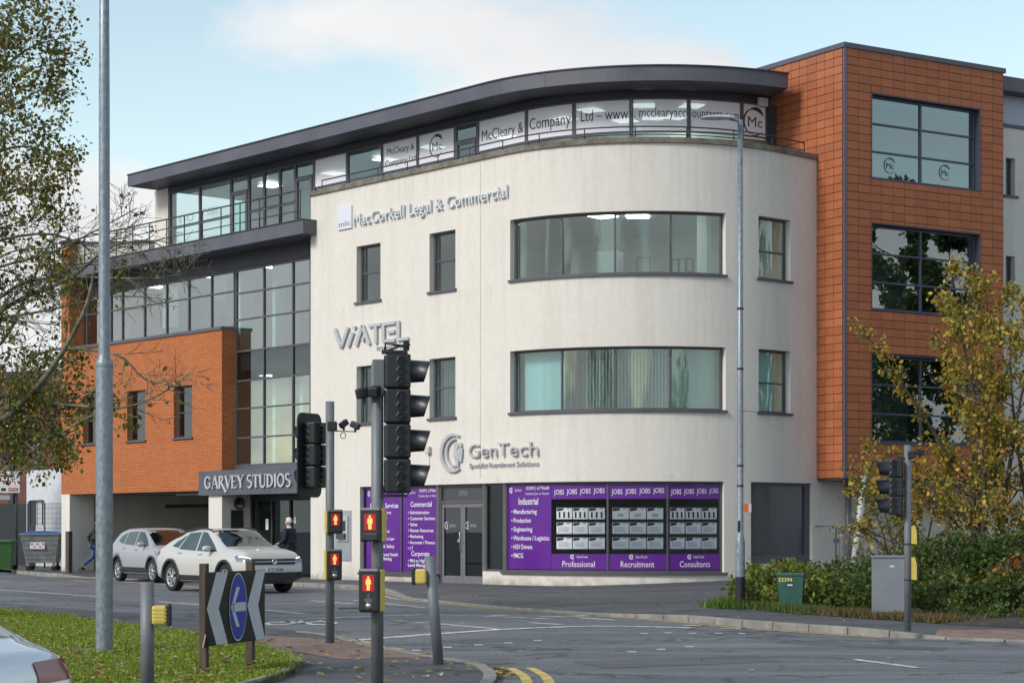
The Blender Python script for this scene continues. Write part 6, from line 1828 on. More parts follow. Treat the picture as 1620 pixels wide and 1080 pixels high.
# coupe-backed crossover
L, Wd = 4.27, 1.76
h = L / 2; w2 = Wd / 2
P1 = dict(L=L, W=Wd, H=1.50, R=.335, wf=h - .86, wr=-h + .86, roofw=.75,
  top=[(-h, .62), (-h + .03, .90), (-h + .10, 1.03), (-h + .30, 1.09), (-h + .75, 1.30), (-h + 1.25, 1.45), (-h + 1.9, 1.51), (-h + 2.2, 1.505), (h - 1.80, 1.47), (h - 1.05, 1.075), (h - .60, 1.04), (h - .25, .985), (h - .10, .90), (h - .03, .70), (h, .55)],
  belt=[(-h, .85), (-h + .3, 1.02), (-h + .9, .97), (0, .935), (h - 1.0, .925), (h, .8)],
  mirror=(h - 1.52, 1.03), handles=((h - 2.02, .90), (h - 2.98, .93)), rails=(-h + .85, h - 1.75), plate=(0, .545), badge=.735,
  lampm=LAMPG, tailm=TAILM, drl=DRL,
  patches=[
   ("glass", ("windscreen", ((h - 1.08, -.66, 1.095), (h - 1.08, .66, 1.095), (h - 1.80, .58, 1.45), (h - 1.80, -.58, 1.45)), (-.62, 0, -.78), False)),
   ("glass", ("rear_window", ((-h + .36, -.55, 1.11), (-h + .36, .55, 1.11), (-h + .95, .50, 1.38), (-h + .95, -.50, 1.38)), (.45, 0, -.89), False)),
   ("glass", ("side_window", ((h - 1.28, 2, .96), (h - 2.22, 2, .975), (h - 2.16, 2, 1.425), (h - 1.95, 2, 1.41)), (0, -1, 0), True)),
   ("glass", ("side_window", ((h - 2.28, 2, .975), (h - 3.10, 2, 1.01), (h - 2.80, 2, 1.395), (h - 2.22, 2, 1.425)), (0, -1, 0), True)),
   ("glass", ("quarter_window", ((h - 3.15, 2, 1.04), (h - 3.48, 2, 1.075), (h - 3.30, 2, 1.20), (h - 2.86, 2, 1.36)), (0, -1, 0), True)),
   ("black", ("grille", ((2, -.56, .665), (2, .56, .665), (2, .60, .80), (2, -.60, .80)), (-1, 0, 0), False)),
   ("black", ("lower_intake", ((2, -.62, .30), (2, .62, .30), (2, .70, .49), (2, -.70, .49)), (-1, 0, 0), False)),
   ("black", ("intake_corner", ((2, .62, .30), (2, .82, .36), (2, .80, .50), (2, .62, .49)), (-1, 0, 0), True)),
   ("skid", ("skid_plate", ((2, -.66, .265), (2, .66, .265), (2, .66, .295), (2, -.66, .295)), (-1, 0, 0), False)),
   ("chrome", ("grille_bar", ((2, -.58, .725), (2, .58, .725), (2, .58, .742), (2, -.58, .742)), (-1, 0, 0), False)),
   ("lamp", ("headlight", ((2, .58, .70), (2, .88, .74), (2, .86, .86), (2, .60, .80)), (-1, 0, -.02), True)),
   ("drl", ("running_light", ((2, .62, .795), (2, .80, .835), (2, .80, .852), (2, .62, .812)), (-1, 0, -.02), True)),
   ("lamp", ("headlight_side", ((h - .14, 2, .75), (h - .42, 2, .84), (h - .44, 2, .88), (h - .16, 2, .84)), (0, -1, 0), True)),
   ("tail", ("tail_light", ((-2.5, .45, .86), (-2.5, .84, .86), (-2.5, .82, .98), (-2.5, .45, .96)), (1, 0, 0), True)),
   ("tail", ("tail_light_side", ((-h + .06, 2, .88), (-h + .30, 2, .90), (-h + .28, 2, .99), (-h + .10, 2, .99)), (0, -1, 0), True)),
   ("black", ("sill_trim", ((h - 1.28, 2, .24), (-h + 1.28, 2, .24), (-h + 1.28, 2, .40), (h - 1.28, 2, .40)), (0, -1, 0), True)),
   ("line", ("shut_line", ((h - 2.245, 2, .42), (h - 2.255, 2, .42), (h - 2.255, 2, .99), (h - 2.245, 2, .99)), (0, -1, 0), True)),
   ("line", ("shut_line", ((h - 1.18, 2, .42), (h - 1.19, 2, .42), (h - 1.15, 2, .95), (h - 1.14, 2, .95)), (0, -1, 0), True)),
   ("line", ("shut_line", ((h - 3.12, 2, .72), (h - 3.13, 2, .72), (h - 3.16, 2, 1.0), (h - 3.15, 2, 1.0)), (0, -1, 0), True)),
  ])
hd_ = Vector((.625, -.78)).normalized(); lf = Vector((-hd_.y, hd_.x))
near_rear = gpt(277, 934)
c = Vector((near_rear.x, near_rear.y)) + lf * .78 - hd_ * P1["wr"]
car("crossover_car", "warm white crossover car with lit headlights driving towards the crossing", (c.x, c.y, 0), math.atan2(hd_.y, hd_.x), P1, CARWHITE, True, "JCZ 8388")[0].scale = (1.03, 1.03, 1.045)
# silver family SUV
L, Wd = 4.33, 1.78; h = L / 2
P2 = dict(L=L, W=Wd, H=1.61, R=.34, wf=h - .90, wr=-h + .80, roofw=.76,
  top=[(-h, .60), (-h + .03, .90), (-h + .12, 1.06), (-h + .32, 1.30), (-h + .58, 1.52), (-h + 1.1, 1.60), (-h + 1.9, 1.61), (-h + 2.2, 1.60), (h - 1.85, 1.545), (h - 1.02, 1.08), (h - .55, 1.02), (h - .25, .97), (h - .10, .86), (h - .03, .70), (h, .55)],
  belt=[(-h, .95), (-h + .3, 1.12), (-h + .9, 1.08), (0, 1.03), (h - 1.0, 1.0), (h, .8)],
  mirror=(h - 1.50, 1.12), handles=((h - 2.06, .96), (h - 3.02, 1.0)), rails=(-h + .7, h - 1.8), plate=(0, .5), badge=.76,
  lampm=LAMPG, tailm=TAILM, drl=DRL,
  patches=[
   ("glass", ("windscreen", ((h - 1.06, -.66, 1.10), (h - 1.06, .66, 1.10), (h - 1.84, .60, 1.535), (h - 1.84, -.60, 1.535)), (-.66, 0, -.75), False)),
   ("glass", ("rear_window", ((-2.6, -.55, 1.16), (-2.6, .55, 1.16), (-2.6, .52, 1.46), (-2.6, -.52, 1.46)), (1, 0, 0), False)),
   ("glass", ("side_window", ((h - 1.26, 2, 1.07), (h - 2.24, 2, 1.09), (h - 2.18, 2, 1.50), (h - 1.86, 2, 1.475)), (0, -1, 0), True)),
   ("glass", ("side_window", ((h - 2.31, 2, 1.09), (h - 3.10, 2, 1.12), (h - 3.00, 2, 1.48), (h - 2.25, 2, 1.505)), (0, -1, 0), True)),
   ("glass", ("quarter_window", ((h - 3.17, 2, 1.12), (h - 3.62, 2, 1.21), (h - 3.50, 2, 1.36), (h - 3.07, 2, 1.47)), (0, -1, 0), True)),
   ("black", ("grille", ((2, -.5, .68), (2, .5, .68), (2, .5, .84), (2, -.5, .84)), (-1, 0, 0), False)),
   ("black", ("lower_intake", ((2, -.62, .28), (2, .62, .28), (2, .62, .46), (2, -.62, .46)), (-1, 0, 0), False)),
   ("lamp", ("headlight", ((2, .52, .74), (2, .88, .78), (2, .86, .92), (2, .54, .86)), (-1, 0, 0), True)),
   ("tail", ("tail_light", ((-2.6, .50, .95), (-2.6, .86, .95), (-2.6, .84, 1.10), (-2.6, .55, 1.08)), (1, 0, 0), True)),
   ("black", ("sill_trim", ((h - 1.30, 2, .24), (-h + 1.22, 2, .24), (-h + 1.22, 2, .44), (h - 1.30, 2, .44)), (0, -1, 0), True)),
   ("line", ("shut_line", ((h - 2.27, 2, .45), (h - 2.28, 2, .45), (h - 2.28, 2, 1.07), (h - 2.27, 2, 1.07)), (0, -1, 0), True)),
   ("line", ("shut_line", ((h - 1.20, 2, .45), (h - 1.21, 2, .45), (h - 1.17, 2, 1.0), (h - 1.16, 2, 1.0)), (0, -1, 0), True)),
   ("line", ("shut_line", ((h - 3.14, 2, .72), (h - 3.15, 2, .72), (h - 3.20, 2, 1.1), (h - 3.19, 2, 1.1)), (0, -1, 0), True)),
  ])
hd_ = Vector((.54, -.84)).normalized(); lf = Vector((-hd_.y, hd_.x))
nr = gpt(190, 918.5)
c = Vector((nr.x, nr.y)) + lf * .78 - hd_ * P2["wr"]
car("family_car", "silver family car waiting behind the crossover near the car park opening", (c.x, c.y, .0), math.atan2(hd_.y, hd_.x), P2, CARSILV, False, None, wheel_style=7)
# saloon leaving the picture at the lower left, seen by its tail
L, Wd = 4.45, 1.80; h = L / 2
P3 = dict(L=L, W=Wd, H=1.45, R=.33, wf=h - .88, wr=-h + .95, roofw=.70, clad=False,
  top=[(-h, .56), (-h + .03, .84), (-h + .07, .94), (-h + .13, .97), (-h + .20, .99), (-h + .66, 1.26), (-h + 1.15, 1.41), (-h + 2.0, 1.45), (-h + 2.6, 1.42), (h - 1.45, 1.30), (h - 1.0, 1.03), (h - .5, .96), (h - .2, .88), (h - .05, .70), (h, .55)],
  belt=[(-h, .85), (-h + .3, .98), (-h + .9, .95), (0, .93), (h - 1.0, .92), (h, .8)],
  mirror=(h - 1.55, 1.0), handles=((h - 2.1, .86), (h - 3.05, .88)), rails=(0, 1), plate=(0, .5),
  lampm=LAMPG, tailm=TAILM, drl=DRL,
  patches=[
   ("glass", ("windscreen", ((h - 1.08, -.62, 1.04), (h - 1.08, .62, 1.04), (h - 1.68, .55, 1.36), (h - 1.68, -.55, 1.36)), (-.62, 0, -.78), False)),
   ("glass", ("rear_window", ((-h + .25, -.62, 1.02), (-h + .25, .62, 1.02), (-h + .84, .55, 1.32), (-h + .84, -.55, 1.32)), (.45, 0, -.89), False)),
   ("glass", ("side_window", ((h - 1.28, 2, .97), (h - 2.25, 2, .98), (h - 2.2, 2, 1.34), (h - 1.9, 2, 1.32)), (0, -1, 0), True)),
   ("glass", ("side_window", ((h - 2.32, 2, .98), (h - 3.3, 2, 1.0), (h - 3.0, 2, 1.28), (h - 2.27, 2, 1.345)), (0, -1, 0), True)),
   ("tail", ("tail_light", ((-3, .36, .80), (-3, .88, .80), (-3, .86, .90), (-3, .36, .90)), (1, 0, 0), True)),
   ("tail", ("tail_light_side", ((-h + .05, 2, .80), (-h + .28, 2, .81), (-h + .22, 2, .90), (-h + .07, 2, .90)), (0, -1, 0), True)),
   ("black", ("rear_valance", ((-3, -.7, .32), (-3, .7, .32), (-3, .7, .50), (-3, -.7, .50)), (1, 0, 0), False)),
   ("line", ("boot_line", ((-3, -.85, .905), (-3, .85, .905), (-3, .85, .918), (-3, -.85, .918)), (1, 0, 0), False)),
   ("line", ("boot_line", ((-3, -.85, .775), (-3, .85, .775), (-3, .85, .788), (-3, -.85, .788)), (1, 0, 0), False)),
  ])
hdg = Vector((-.985, .17)).normalized()
tail = Vector((-2.20, 9.0)); c = tail + hdg * h
car("saloon_car", "pale silver saloon cut off by the lower left corner, seen by its boot", (c.x, c.y, 0), math.atan2(hdg.y, hdg.x), P3, CARPALE)
# ------------------------------------------------------------------ people
SKIN = pm("skin", (0.50, 0.29, 0.21), 0.6)
def skin_mesh(name, joints, edges, mat, parent, sub=2, root=0):
    """joints: {key: (pos, radius)}; one continuous surface grown along the edges"""
    keys = list(joints); idx = {k: i for i, k in enumerate(keys)}
    me = bpy.data.meshes.new(name)
    o = BASE.get(parent.name, Vector((0, 0, 0)))
    me.from_pydata([Vector(joints[k][0]) - o * 0 for k in keys], [(idx[a], idx[b]) for a, b in edges], [])
    ob = bpy.data.objects.new(name, me); COL.objects.link(ob)
    sm = ob.modifiers.new("skin", 'SKIN'); sm.use_smooth_shade = True
    for k in keys:
        r = joints[k][1]; r = (r, r) if not isinstance(r, tuple) else r
        me.skin_vertices[0].data[idx[k]].radius = r
        me.skin_vertices[0].data[idx[k]].use_root = (idx[k] == root)
    ss_ = ob.modifiers.new("sub", 'SUBSURF'); ss_.levels = sub; ss_.render_levels = sub
    dg = bpy.context.evaluated_depsgraph_get(); dg.update()
    m2 = bpy.data.meshes.new_from_object(ob.evaluated_get(dg))
    ob.modifiers.clear(); ob.data = m2; bpy.data.meshes.remove(me)
    m2.name = name; m2.materials.clear(); m2.materials.append(mat)
    for p in m2.polygons: p.use_smooth = True
    ob.parent = parent; BASE[ob.name] = Vector((0, 0, 0))
    return ob
def ball(mb, c, r, n=14):
    bm = bmesh.new(); bmesh.ops.create_uvsphere(bm, u_segments=n, v_segments=n // 2 + 2, radius=1)
    mb.bm(bm, 0, Matrix.Translation(c) @ Matrix.Diagonal((*r, 1)), True); bm.free()
def person(name, label, loc, rz, pose, jacket, trousers, hair, shoes, bald=False, collar=None):
    """local +y is the way the person faces; pose holds joint positions"""
    t = thing(name, label, "person", loc, rz, local=True)
    J = pose
    hd = Vector(J["head"]); nk = Vector(J["neck"])
    jt = {"pelvis": (J["pelvis"], .11), "waist": (J["waist"], .12), "chest": (J["chest"], .14), "neck": (nk, .055), "h1": (hd + Vector((0, .005, -.07)), (.062, .07)), "h2": (hd + Vector((0, 0, .0)), (.078, .095)), "h3": (hd + Vector((0, -.005, .075)), (.06, .075))}
    ed = [("pelvis", "waist"), ("waist", "chest"), ("chest", "neck"), ("neck", "h1"), ("h1", "h2"), ("h2", "h3")]
    for s_ in "LR":
        for a, r in (("sh", .055), ("el", .042), ("wr", .028), ("pa", (.036, .02))): jt[a + s_] = (J[a + s_], r)
        ed += [("chest", "sh" + s_), ("sh" + s_, "el" + s_), ("el" + s_, "wr" + s_), ("wr" + s_, "pa" + s_)]
        pa, wr = Vector(J["pa" + s_]), Vector(J["wr" + s_]); d = (pa - wr).normalized(); sd_ = Vector((0, 1, 0)).cross(d); sd_ = Vector((0, 1, 0))
        for k in range(4):
            o = sd_ * (.027 - .018 * k)
            jt["f%d%s" % (k, s_)] = (pa + d * .045 + o, .0095); jt["g%d%s" % (k, s_)] = (pa + d * (.085 - .008 * abs(k - 1)) + o + Vector((-.012 if s_ == 'R' else .012, 0, 0)), .0075)
            ed += [("pa" + s_, "f%d%s" % (k, s_)), ("f%d%s" % (k, s_), "g%d%s" % (k, s_))]
        jt["th" + s_] = (pa + sd_ * .045 + d * .01, .010); jt["ti" + s_] = (pa + sd_ * .055 + d * .045, .008); ed += [("pa" + s_, "th" + s_), ("th" + s_, "ti" + s_)]
        for a, r in (("hip", .085), ("kn", .055), ("an", .038)): jt[a + s_] = (J[a + s_], r)
        ed += [("pelvis", "hip" + s_), ("hip" + s_, "kn" + s_), ("kn" + s_, "an" + s_)]
    body = skin_mesh("body", jt, ed, SKIN, t)
    mb = MB(); f = hd
    ball(mb, f + Vector((0, .094, -.015)), (.014, .022, .024)); mb.build("nose", SKIN, body)
    for s_ in (-1, 1):
        mb = MB(); ball(mb, f + Vector((s_ * .082, -.005, -.01)), (.014, .024, .034)); mb.build("ear", SKIN, body)
        mb = MB(); ball(mb, f + Vector((s_ * .032, .082, .012)), (.011, .01, .008)); mb.build("eye", pm("eye_dark", (0.02, 0.02, 0.02), 0.3), body)
    mb = MB(); ball(mb, f + Vector((0, .083, -.058)), (.026, .01, .007)); mb.build("mouth", pm("lip", (0.3, 0.12, 0.1), 0.6), body)
    mb = MB()
    bm = bmesh.new(); bmesh.ops.create_uvsphere(bm, u_segments=22, v_segments=14, radius=1)
    for v in list(bm.verts):
        if v.co.y > .35 + .4 * max(0, v.co.z) and v.co.z < .62 or v.co.z < -.55: bm.verts.remove(v)
    for v in bm.verts: v.co *= 1 + .04 * math.sin(v.co.x * 9 + v.co.z * 13)
    mb.bm(bm, 0, Matrix.Translation(f + Vector((0, -.012, .025))) @ Matrix.Diagonal((.090, .108, .112, 1)), True); bm.free(); mb.build("hair", hair, t)
    jj = {"hem": (Vector(J["pelvis"]) + Vector((0, -.01, -.12)), (.19, .145)), "pelvis": (Vector(J["pelvis"]), (.185, .14)), "waist": (J["waist"], (.175, .13)), "chest": (J["chest"], (.20, .14)), "yoke": (Vector(J["chest"]).lerp(nk, .55), (.13, .10)), "col": (nk + Vector((0, -.01, -.02)), (.075, .075))}
    je = [("hem", "pelvis"), ("pelvis", "waist"), ("waist", "chest"), ("chest", "yoke"), ("yoke", "col")]
    for s_ in "LR":
        jj["sh" + s_] = (J["sh" + s_], .082); jj["el" + s_] = (J["el" + s_], .064); jj["wr" + s_] = (J["wr" + s_], .052)
        je += [("yoke", "sh" + s_), ("sh" + s_, "el" + s_), ("el" + s_, "wr" + s_)]
    skin_mesh("jacket", jj, je, jacket, t, root=1)
    tj = {"seat": (Vector(J["pelvis"]) + Vector((0, 0, .02)), (.15, .12))}; te = []
    for s_ in "LR":
        an = Vector(J["an" + s_])
        tj["hip" + s_] = (J["hip" + s_], .105); tj["kn" + s_] = (J["kn" + s_], .078); tj["an" + s_] = (an + Vector((0, 0, .01)), .066)
        te += [("seat", "hip" + s_), ("hip" + s_, "kn" + s_), ("kn" + s_, "an" + s_)]
    skin_mesh("trousers", tj, te, trousers, t)
    for s_ in "LR":
        an = Vector(J["an" + s_]); to = Vector(J["to" + s_]); mb = MB()
        d = (to - an); heel = an - Vector((d.x, d.y, 0)).normalized() * .06 + Vector((0, 0, d.z * .3 - .02))
        sj = {"a": (heel, .042), "b": (an.lerp(to, .35) + Vector((0, 0, -.02)), .046), "c": (to, .036)}
        skin_mesh("shoe", sj, [("a", "b"), ("b", "c")], shoes, t, 1, 1)
    if collar:
        mb = MB(); mb.lathe([(.072, -.02), (.068, .035), (.060, .04)], 16, Matrix.Translation(nk + Vector((0, -.004, -.02)))); mb.build("collar", collar, t)
    return t
NAVY = pm("navy_suit", (0.012, 0.014, 0.028), 0.85, 0, .2, 12); JEAN = pm("blue_jeans", (0.06, 0.10, 0.24), 0.9, 0, .25, 14); BLKJ = pm("black_jacket", (0.012, 0.013, 0.015), 0.75, 0, .3, 10)
WHAIR = pm("white_hair", (0.58, 0.56, 0.52), 0.8, 0, .2, 40); GHAIR = pm("grey_hair", (0.30, 0.22, 0.17), 0.7); SHOE = pm("dark_shoe", (0.012, 0.011, 0.010), 0.5)
stand = dict(pelvis=(0, 0, .95), waist=(0, .0, 1.10), chest=(0, .0, 1.32), neck=(0, .015, 1.52), head=(0, .04, 1.66),
  shL=(-.19, 0, 1.43), elL=(-.25, .0, 1.15), wrL=(-.22, .20, 1.06), paL=(-.20, .27, 1.05), shR=(.19, 0, 1.43), elR=(.25, -.02, 1.15), wrR=(.24, .10, .94), paR=(.23, .13, .87),
  hipL=(-.095, 0, .90), knL=(-.10, .03, .50), anL=(-.10, .0, .09), toL=(-.12, .17, .035), hipR=(.095, 0, .90), knR=(.10, -.02, .50), anR=(.10, -.06, .09), toR=(.12, .11, .035))
walk = dict(pelvis=(0, 0, .93), waist=(0, .02, 1.08), chest=(0, .06, 1.30), neck=(0, .10, 1.50), head=(0, .15, 1.63),
  shL=(-.19, .05, 1.41), elL=(-.25, -.16, 1.18), wrL=(-.24, -.05, .96), paL=(-.23, .0, .89), shR=(.19, .06, 1.41), elR=(.25, .08, 1.15), wrR=(.23, .26, .98), paR=(.22, .32, .93),
  hipL=(-.095, 0, .89), knL=(-.10, .20, .53), anL=(-.10, .28, .10), toL=(-.11, .44, .06), hipR=(.095, 0, .89), knR=(.10, -.06, .50), anR=(.10, -.42, .20), toR=(.11, -.34, .04))
q = at(458, 880, 57.6); 
person("person", "white-haired person in a dark navy suit walking past the recessed entrance", (q.x, q.y, PZ), R(62), stand, NAVY, NAVY, WHAIR, SHOE, collar=pm("shirt_white", (0.6, 0.6, 0.62), 0.8))
q = at(149, 880, 70.6)
person("person", "person in black jacket and blue jeans striding behind the left lamp column", (q.x, q.y, PZ + .02), R(-68), walk, BLKJ, JEAN, GHAIR, SHOE)
# ------------------------------------------------------------------ trees, shrubs, grass, fallen leaves
LEAF = m_tint("leaf", 0.55, 0.42)
def leaf_quad(mb, p, size, rn, col, up=None, droop=0.0):
    a = Vector((rn.gauss(0, 1), rn.gauss(0, 1), rn.gauss(0, 1) - droop)).normalized()
    b = a.cross(Vector((rn.gauss(0, 1), rn.gauss(0, 1), rn.gauss(0, 1)))).normalized()
    s = size * rn.choice((.5, .7, .85, 1.0, 1.15, 1.45)) * rn.uniform(.9, 1.1)
    i = len(mb.v)
    n_ = a.cross(b)
    mb.v += [p, p + a * s * .5 + b * s * .34 + n_ * s * .06, p + a * s, p + a * s * .5 - b * s * .34 + n_ * s * .06]
    mb.f += [(i, i + 1, i + 2), (i, i + 2, i + 3)]; mb.m += [0, 0]; mb.sm += [False, False]
    c = col(rn); mb.c += [c] * 4
def grow(wood, tips, p, d, length, r, depth, rn, spread, up, kids, bend=.25, minr=.004, seglen=None, sides=None):
    """a limb with a wandering line, side limbs, and tips that carry leaves"""
    n = max(3, int(length / .35)) if depth > 0 else 4
    pts = [Vector(p)]; rad = [r]; dd = Vector(d).normalized()
    for k in range(n):
        dd = (dd + Vector((rn.gauss(0, bend), rn.gauss(0, bend), rn.gauss(0, bend) + up)) * (.5 / n ** .5)).normalized()
        pts.append(pts[-1] + dd * length / n); rad.append(max(minr, r * (1 - .72 * (k + 1) / n)))
    wood.tube(pts, rad, 7 if r > .05 else (5 if r > .015 else 4), cap=False)
    if depth == 0:
        for k in range(1, len(pts)): tips.append((pts[k], dd, 0))
        return
    if depth == 1:
        for k in range(2, len(pts)): tips.append((pts[k], dd, 1))
    m = kids[depth]
    for k in range(m):
        t = .22 + .78 * (k + rn.random()) / m
        i = min(n - 1, int(t * n)); q = pts[i].lerp(pts[i + 1], t * n - i)
        base = (pts[i + 1] - pts[i]).normalized()
        side = base.cross(Vector((rn.gauss(0, 1), rn.gauss(0, 1), rn.gauss(0, 1)))).normalized()
        nd = (base * math.cos(spread) + side * math.sin(spread)).normalized()
        grow(wood, tips, q, nd, length * rn.uniform(.38, .62) * (1.1 - .35 * t), rad[i] * .62, depth - 1, rn, spread, up, kids, bend * 1.15, minr)
def birchcol(rn):
    k = rn.random()
    if k < .52: c = (0.115, 0.150, 0.032)
    elif k < .78: c = (0.20, 0.20, 0.04)
    elif k < .92: c = (0.34, 0.25, 0.04)
    else: c = (0.30, 0.12, 0.03)
    f = rn.uniform(.6, 1.35); return tuple(q * f for q in c)
def goldcol(rn):
    k = rn.random()
    if k < .34: c = (0.20, 0.19, 0.035)
    elif k < .76: c = (0.40, 0.28, 0.045)
    elif k < .88: c = (0.36, 0.16, 0.03)
    else: c = (0.085, 0.11, 0.028)
    f = rn.uniform(.7, 1.75); return tuple(min(.8, q * f) for q in c)
def greencol(rn):
    k = rn.random(); c = (0.06, 0.095, 0.024) if k < .5 else ((0.10, 0.15, 0.035) if k < .92 else (0.20, 0.16, 0.03))
    f = rn.uniform(.5, 1.4); return tuple(q * f for q in c)
BARK = pm("birch_bark", (0.15, 0.14, 0.10), 0.9, 0, .5, 6, .5, 30, dark=(0.05, 0.055, 0.03))
BARKD = pm("dark_bark", (0.062, 0.050, 0.038), 0.9, 0, .4, 6, .5, 30)
# birch on the lawn, its trunk just outside the left edge; limbs reach in
rn = random.Random(21)
t0 = Vector((-10.0, 33.0, .08))
t = thing("birch_tree", "green and yellow birch reaching in from the left edge with bare twigs", "tree", t0)
wood, tips, bare = MB(), [], []
trunk = [t0, t0 + Vector((.1, 0, 2.5)), t0 + Vector((-.05, .1, 5)), t0 + Vector((.1, 0, 8)), t0 + Vector((.2, 0, 11))]
wood.tube(trunk, [.20, .17, .14, .10, .05], 12)
def limb(px_pts, d, r, depth=2, leafy=True, kids=(0, 4, 5), nk=9, rs=0, length=1.2, spread=.8):
    """a main limb drawn through known places, with side growth"""
    g_ = random.Random(100 + rs)
    pts = [at(x, y, dd) for x, y, dd in px_pts]
    n = len(pts)
    P_ = []
    for k in range((n - 1) * 4 + 1):
        i = min(n - 2, k // 4); f = k / 4 - i
        a = pts[max(0, i - 1)]; b = pts[i]; c = pts[i + 1]; e = pts[min(n - 1, i + 2)]
        P_.append(.5 * ((2 * b) + (-a + c) * f + (2 * a - 5 * b + 4 * c - e) * f * f + (-a + 3 * b - 3 * c + e) * f ** 3))
    m_ = len(P_)
    wood.tube(P_, [max(.006, r * (1 - .82 * k / m_)) for k in range(m_)], 7, cap=False)
    out = tips if leafy else bare
    for k in range(nk):
        f = .25 + .75 * (k + g_.random()) / nk; i = min(m_ - 2, int(f * (m_ - 1)))
        base = (P_[i + 1] - P_[i]).normalized(); side = base.cross(Vector((g_.gauss(0, 1), g_.gauss(0, 1), g_.gauss(0, 1)))).normalized()
        grow(wood, out, P_[i], base * math.cos(spread) + side * math.sin(spread), length * g_.uniform(.5, 1.1) * (1.15 - .5 * f), max(.007, r * .4 * (1 - .7 * f)), depth - 1, g_, .75, .02, kids, .35, .0035)
    return P_
D = 32.0
limb([(-190, 720, 33), (-40, 690, D), (60, 610, 31.5), (130, 500, 31), (150, 420, 31)], D, .075, 2, True, (0, 5), 10, 1, 1.0)
limb([(-190, 640, 33), (-60, 540, D), (20, 480, D), (110, 440, 31.5), (160, 400, 31), (200, 380, 31)], D, .055, 2, False, (0, 8), 22, 2, 1.1)
limb([(-190, 600, 33), (-20, 560, D), (40, 470, D), (70, 400, D), (100, 360, 32)], D, .04, 2, True, (0, 5), 9, 3, .8)
limb([(-190, 735, 33), (-20, 660, D), (60, 560, D), (180, 560, 31), (230, 600, 31), (290, 610, 30.5)], D, .035, 2, False, (0, 7), 18, 4, .8)
limb([(-190, 760, 33), (0, 640, D), (100, 640, 31.5), (190, 645, 31), (250, 625, 31), (300, 590, 30.8)], D, .035, 2, False, (0, 6), 16, 5, .8)
limb([(-190, 770, 33), (0, 690, D), (80, 690, 31.5), (140, 660, 31), (180, 650, 31)], D, .03, 2, True, (0, 5), 9, 6, .7)
limb([(-190, 660, 33), (0, 470, D), (90, 440, D), (180, 440, 31), (250, 440, 31), (300, 430, 31)], D, .035, 2, False, (0, 8), 24, 7, .95)
limb([(-190, 640, 33), (-60, 420, D), (60, 370, D), (150, 390, 31.5), (230, 380, 31), (270, 400, 31)], D, .03, 2, False, (0, 8), 24, 8, .95)
limb([(-190, 500, 33), (-90, 300, D), (0, 240, D), (60, 235, D), (100, 265, D)], D, .035, 2, True, (0, 6), 13, 9, 1.0)
limb([(-190, 400, 33), (-90, 180, D), (0, 110, D), (50, 75, D), (100, 60, D)], D, .035, 2, True, (0, 6), 13, 10, 1.0)
limb([(-190, 300, 33), (-100, 60, D), (-30, 0, D), (20, -30, D)], D, .035, 2, True, (0, 6), 13, 11, 1.1)
limb([(-190, 450, 33), (-90, 240, D), (0, 180, D), (50, 150, D), (85, 130, D)], D, .03, 2, True, (0, 6), 12, 12, .9)
limb([(-190, 560, 33), (-90, 360, D), (0, 310, D), (50, 300, D), (85, 320, D)], D, .03, 2, True, (0, 6), 12, 13, .9)
limb([(-190, 350, 33), (-60, 100, D), (10, 30, D), (50, 10, D)], D, .03, 2, True, (0, 6), 12, 14, .9)
limb([(-190, 300, 33), (-170, -100, 33), (-90, -300, 32)], D, .05, 2, True, (0, 6), 12, 15, 1.4)
limb([(-190, 500, 33), (-330, 200, 34), (-420, 100, 34)], D, .05, 2, True, (0, 6), 12, 16, 1.4)
limb([(-190, 690, 33), (-40, 640, D), (30, 620, D), (70, 640, D), (90, 690, 31.5)], D, .03, 2, True, (0, 6), 12, 17, .8)
limb([(-190, 770, 33), (-40, 700, D), (20, 690, D), (60, 715, 31.5), (100, 735, 31.5)], D, .025, 2, True, (0, 6), 10, 18, .6)
gb = random.Random(77)
for k in range(24):                              # growth on the side away from the street
    zb_ = 2.6 + 8.0 * k / 24; an = R(95 + 170 * ((k * .618) % 1)); grow(wood, tips, t0 + Vector((0, 0, zb_)), Vector((math.cos(an), math.sin(an), .55)), 2.9 - .12 * k * .6, .05, 2, gb, .7, .05, (0, 5, 7), .3, .004)
limb([(-190, 560, 33), (-40, 440, D), (80, 400, 31.8), (160, 360, 31.4), (215, 330, 31)], D, .03, 2, False, (0, 8), 22, 60, .9)
limb([(-190, 640, 33), (-40, 520, D), (80, 490, 31.8), (170, 470, 31.4), (240, 470, 31)], D, .03, 2, False, (0, 8), 20, 61, .8)
for k, (x, y) in enumerate(((20, 20), (20, 70), (95, 95), (30, 130), (75, 190), (95, 235), (20, 280), (70, 285), (30, 350), (60, 385), (10, 420), (30, 590), (80, 600), (20, 640), (45, 670), (100, 640), (20, 720), (60, 540), (10, 510), (110, 560), (90, 690), (130, 620), (60, 450))):
    limb([(-190, y + 230, 33), (x - 110, y + 70, D), (x - 45, y + 14, D + .4 * (k % 3 - 1)), (x + 20, y + 8, D + .5 * (k % 3 - 1))], D, .02, 2, True, (0, 5), 8, 40 + k, .62)
wood.build("trunk", BARK, t)
lv = MB(); lv.c = []
rl = random.Random(3)
for p, d_, k in tips:
    for q in range(rl.choice((1, 2, 3, 4))):
        if rl.random() < .95: leaf_quad(lv, p + Vector((rl.gauss(0, .08), rl.gauss(0, .08), rl.gauss(0, .09))), .072, rl, birchcol, droop=.6)
for p, d_, k in bare:
    if rl.random() < .05: leaf_quad(lv, p, .075, rl, birchcol, droop=.6)
lv.build("crown", LEAF, t)

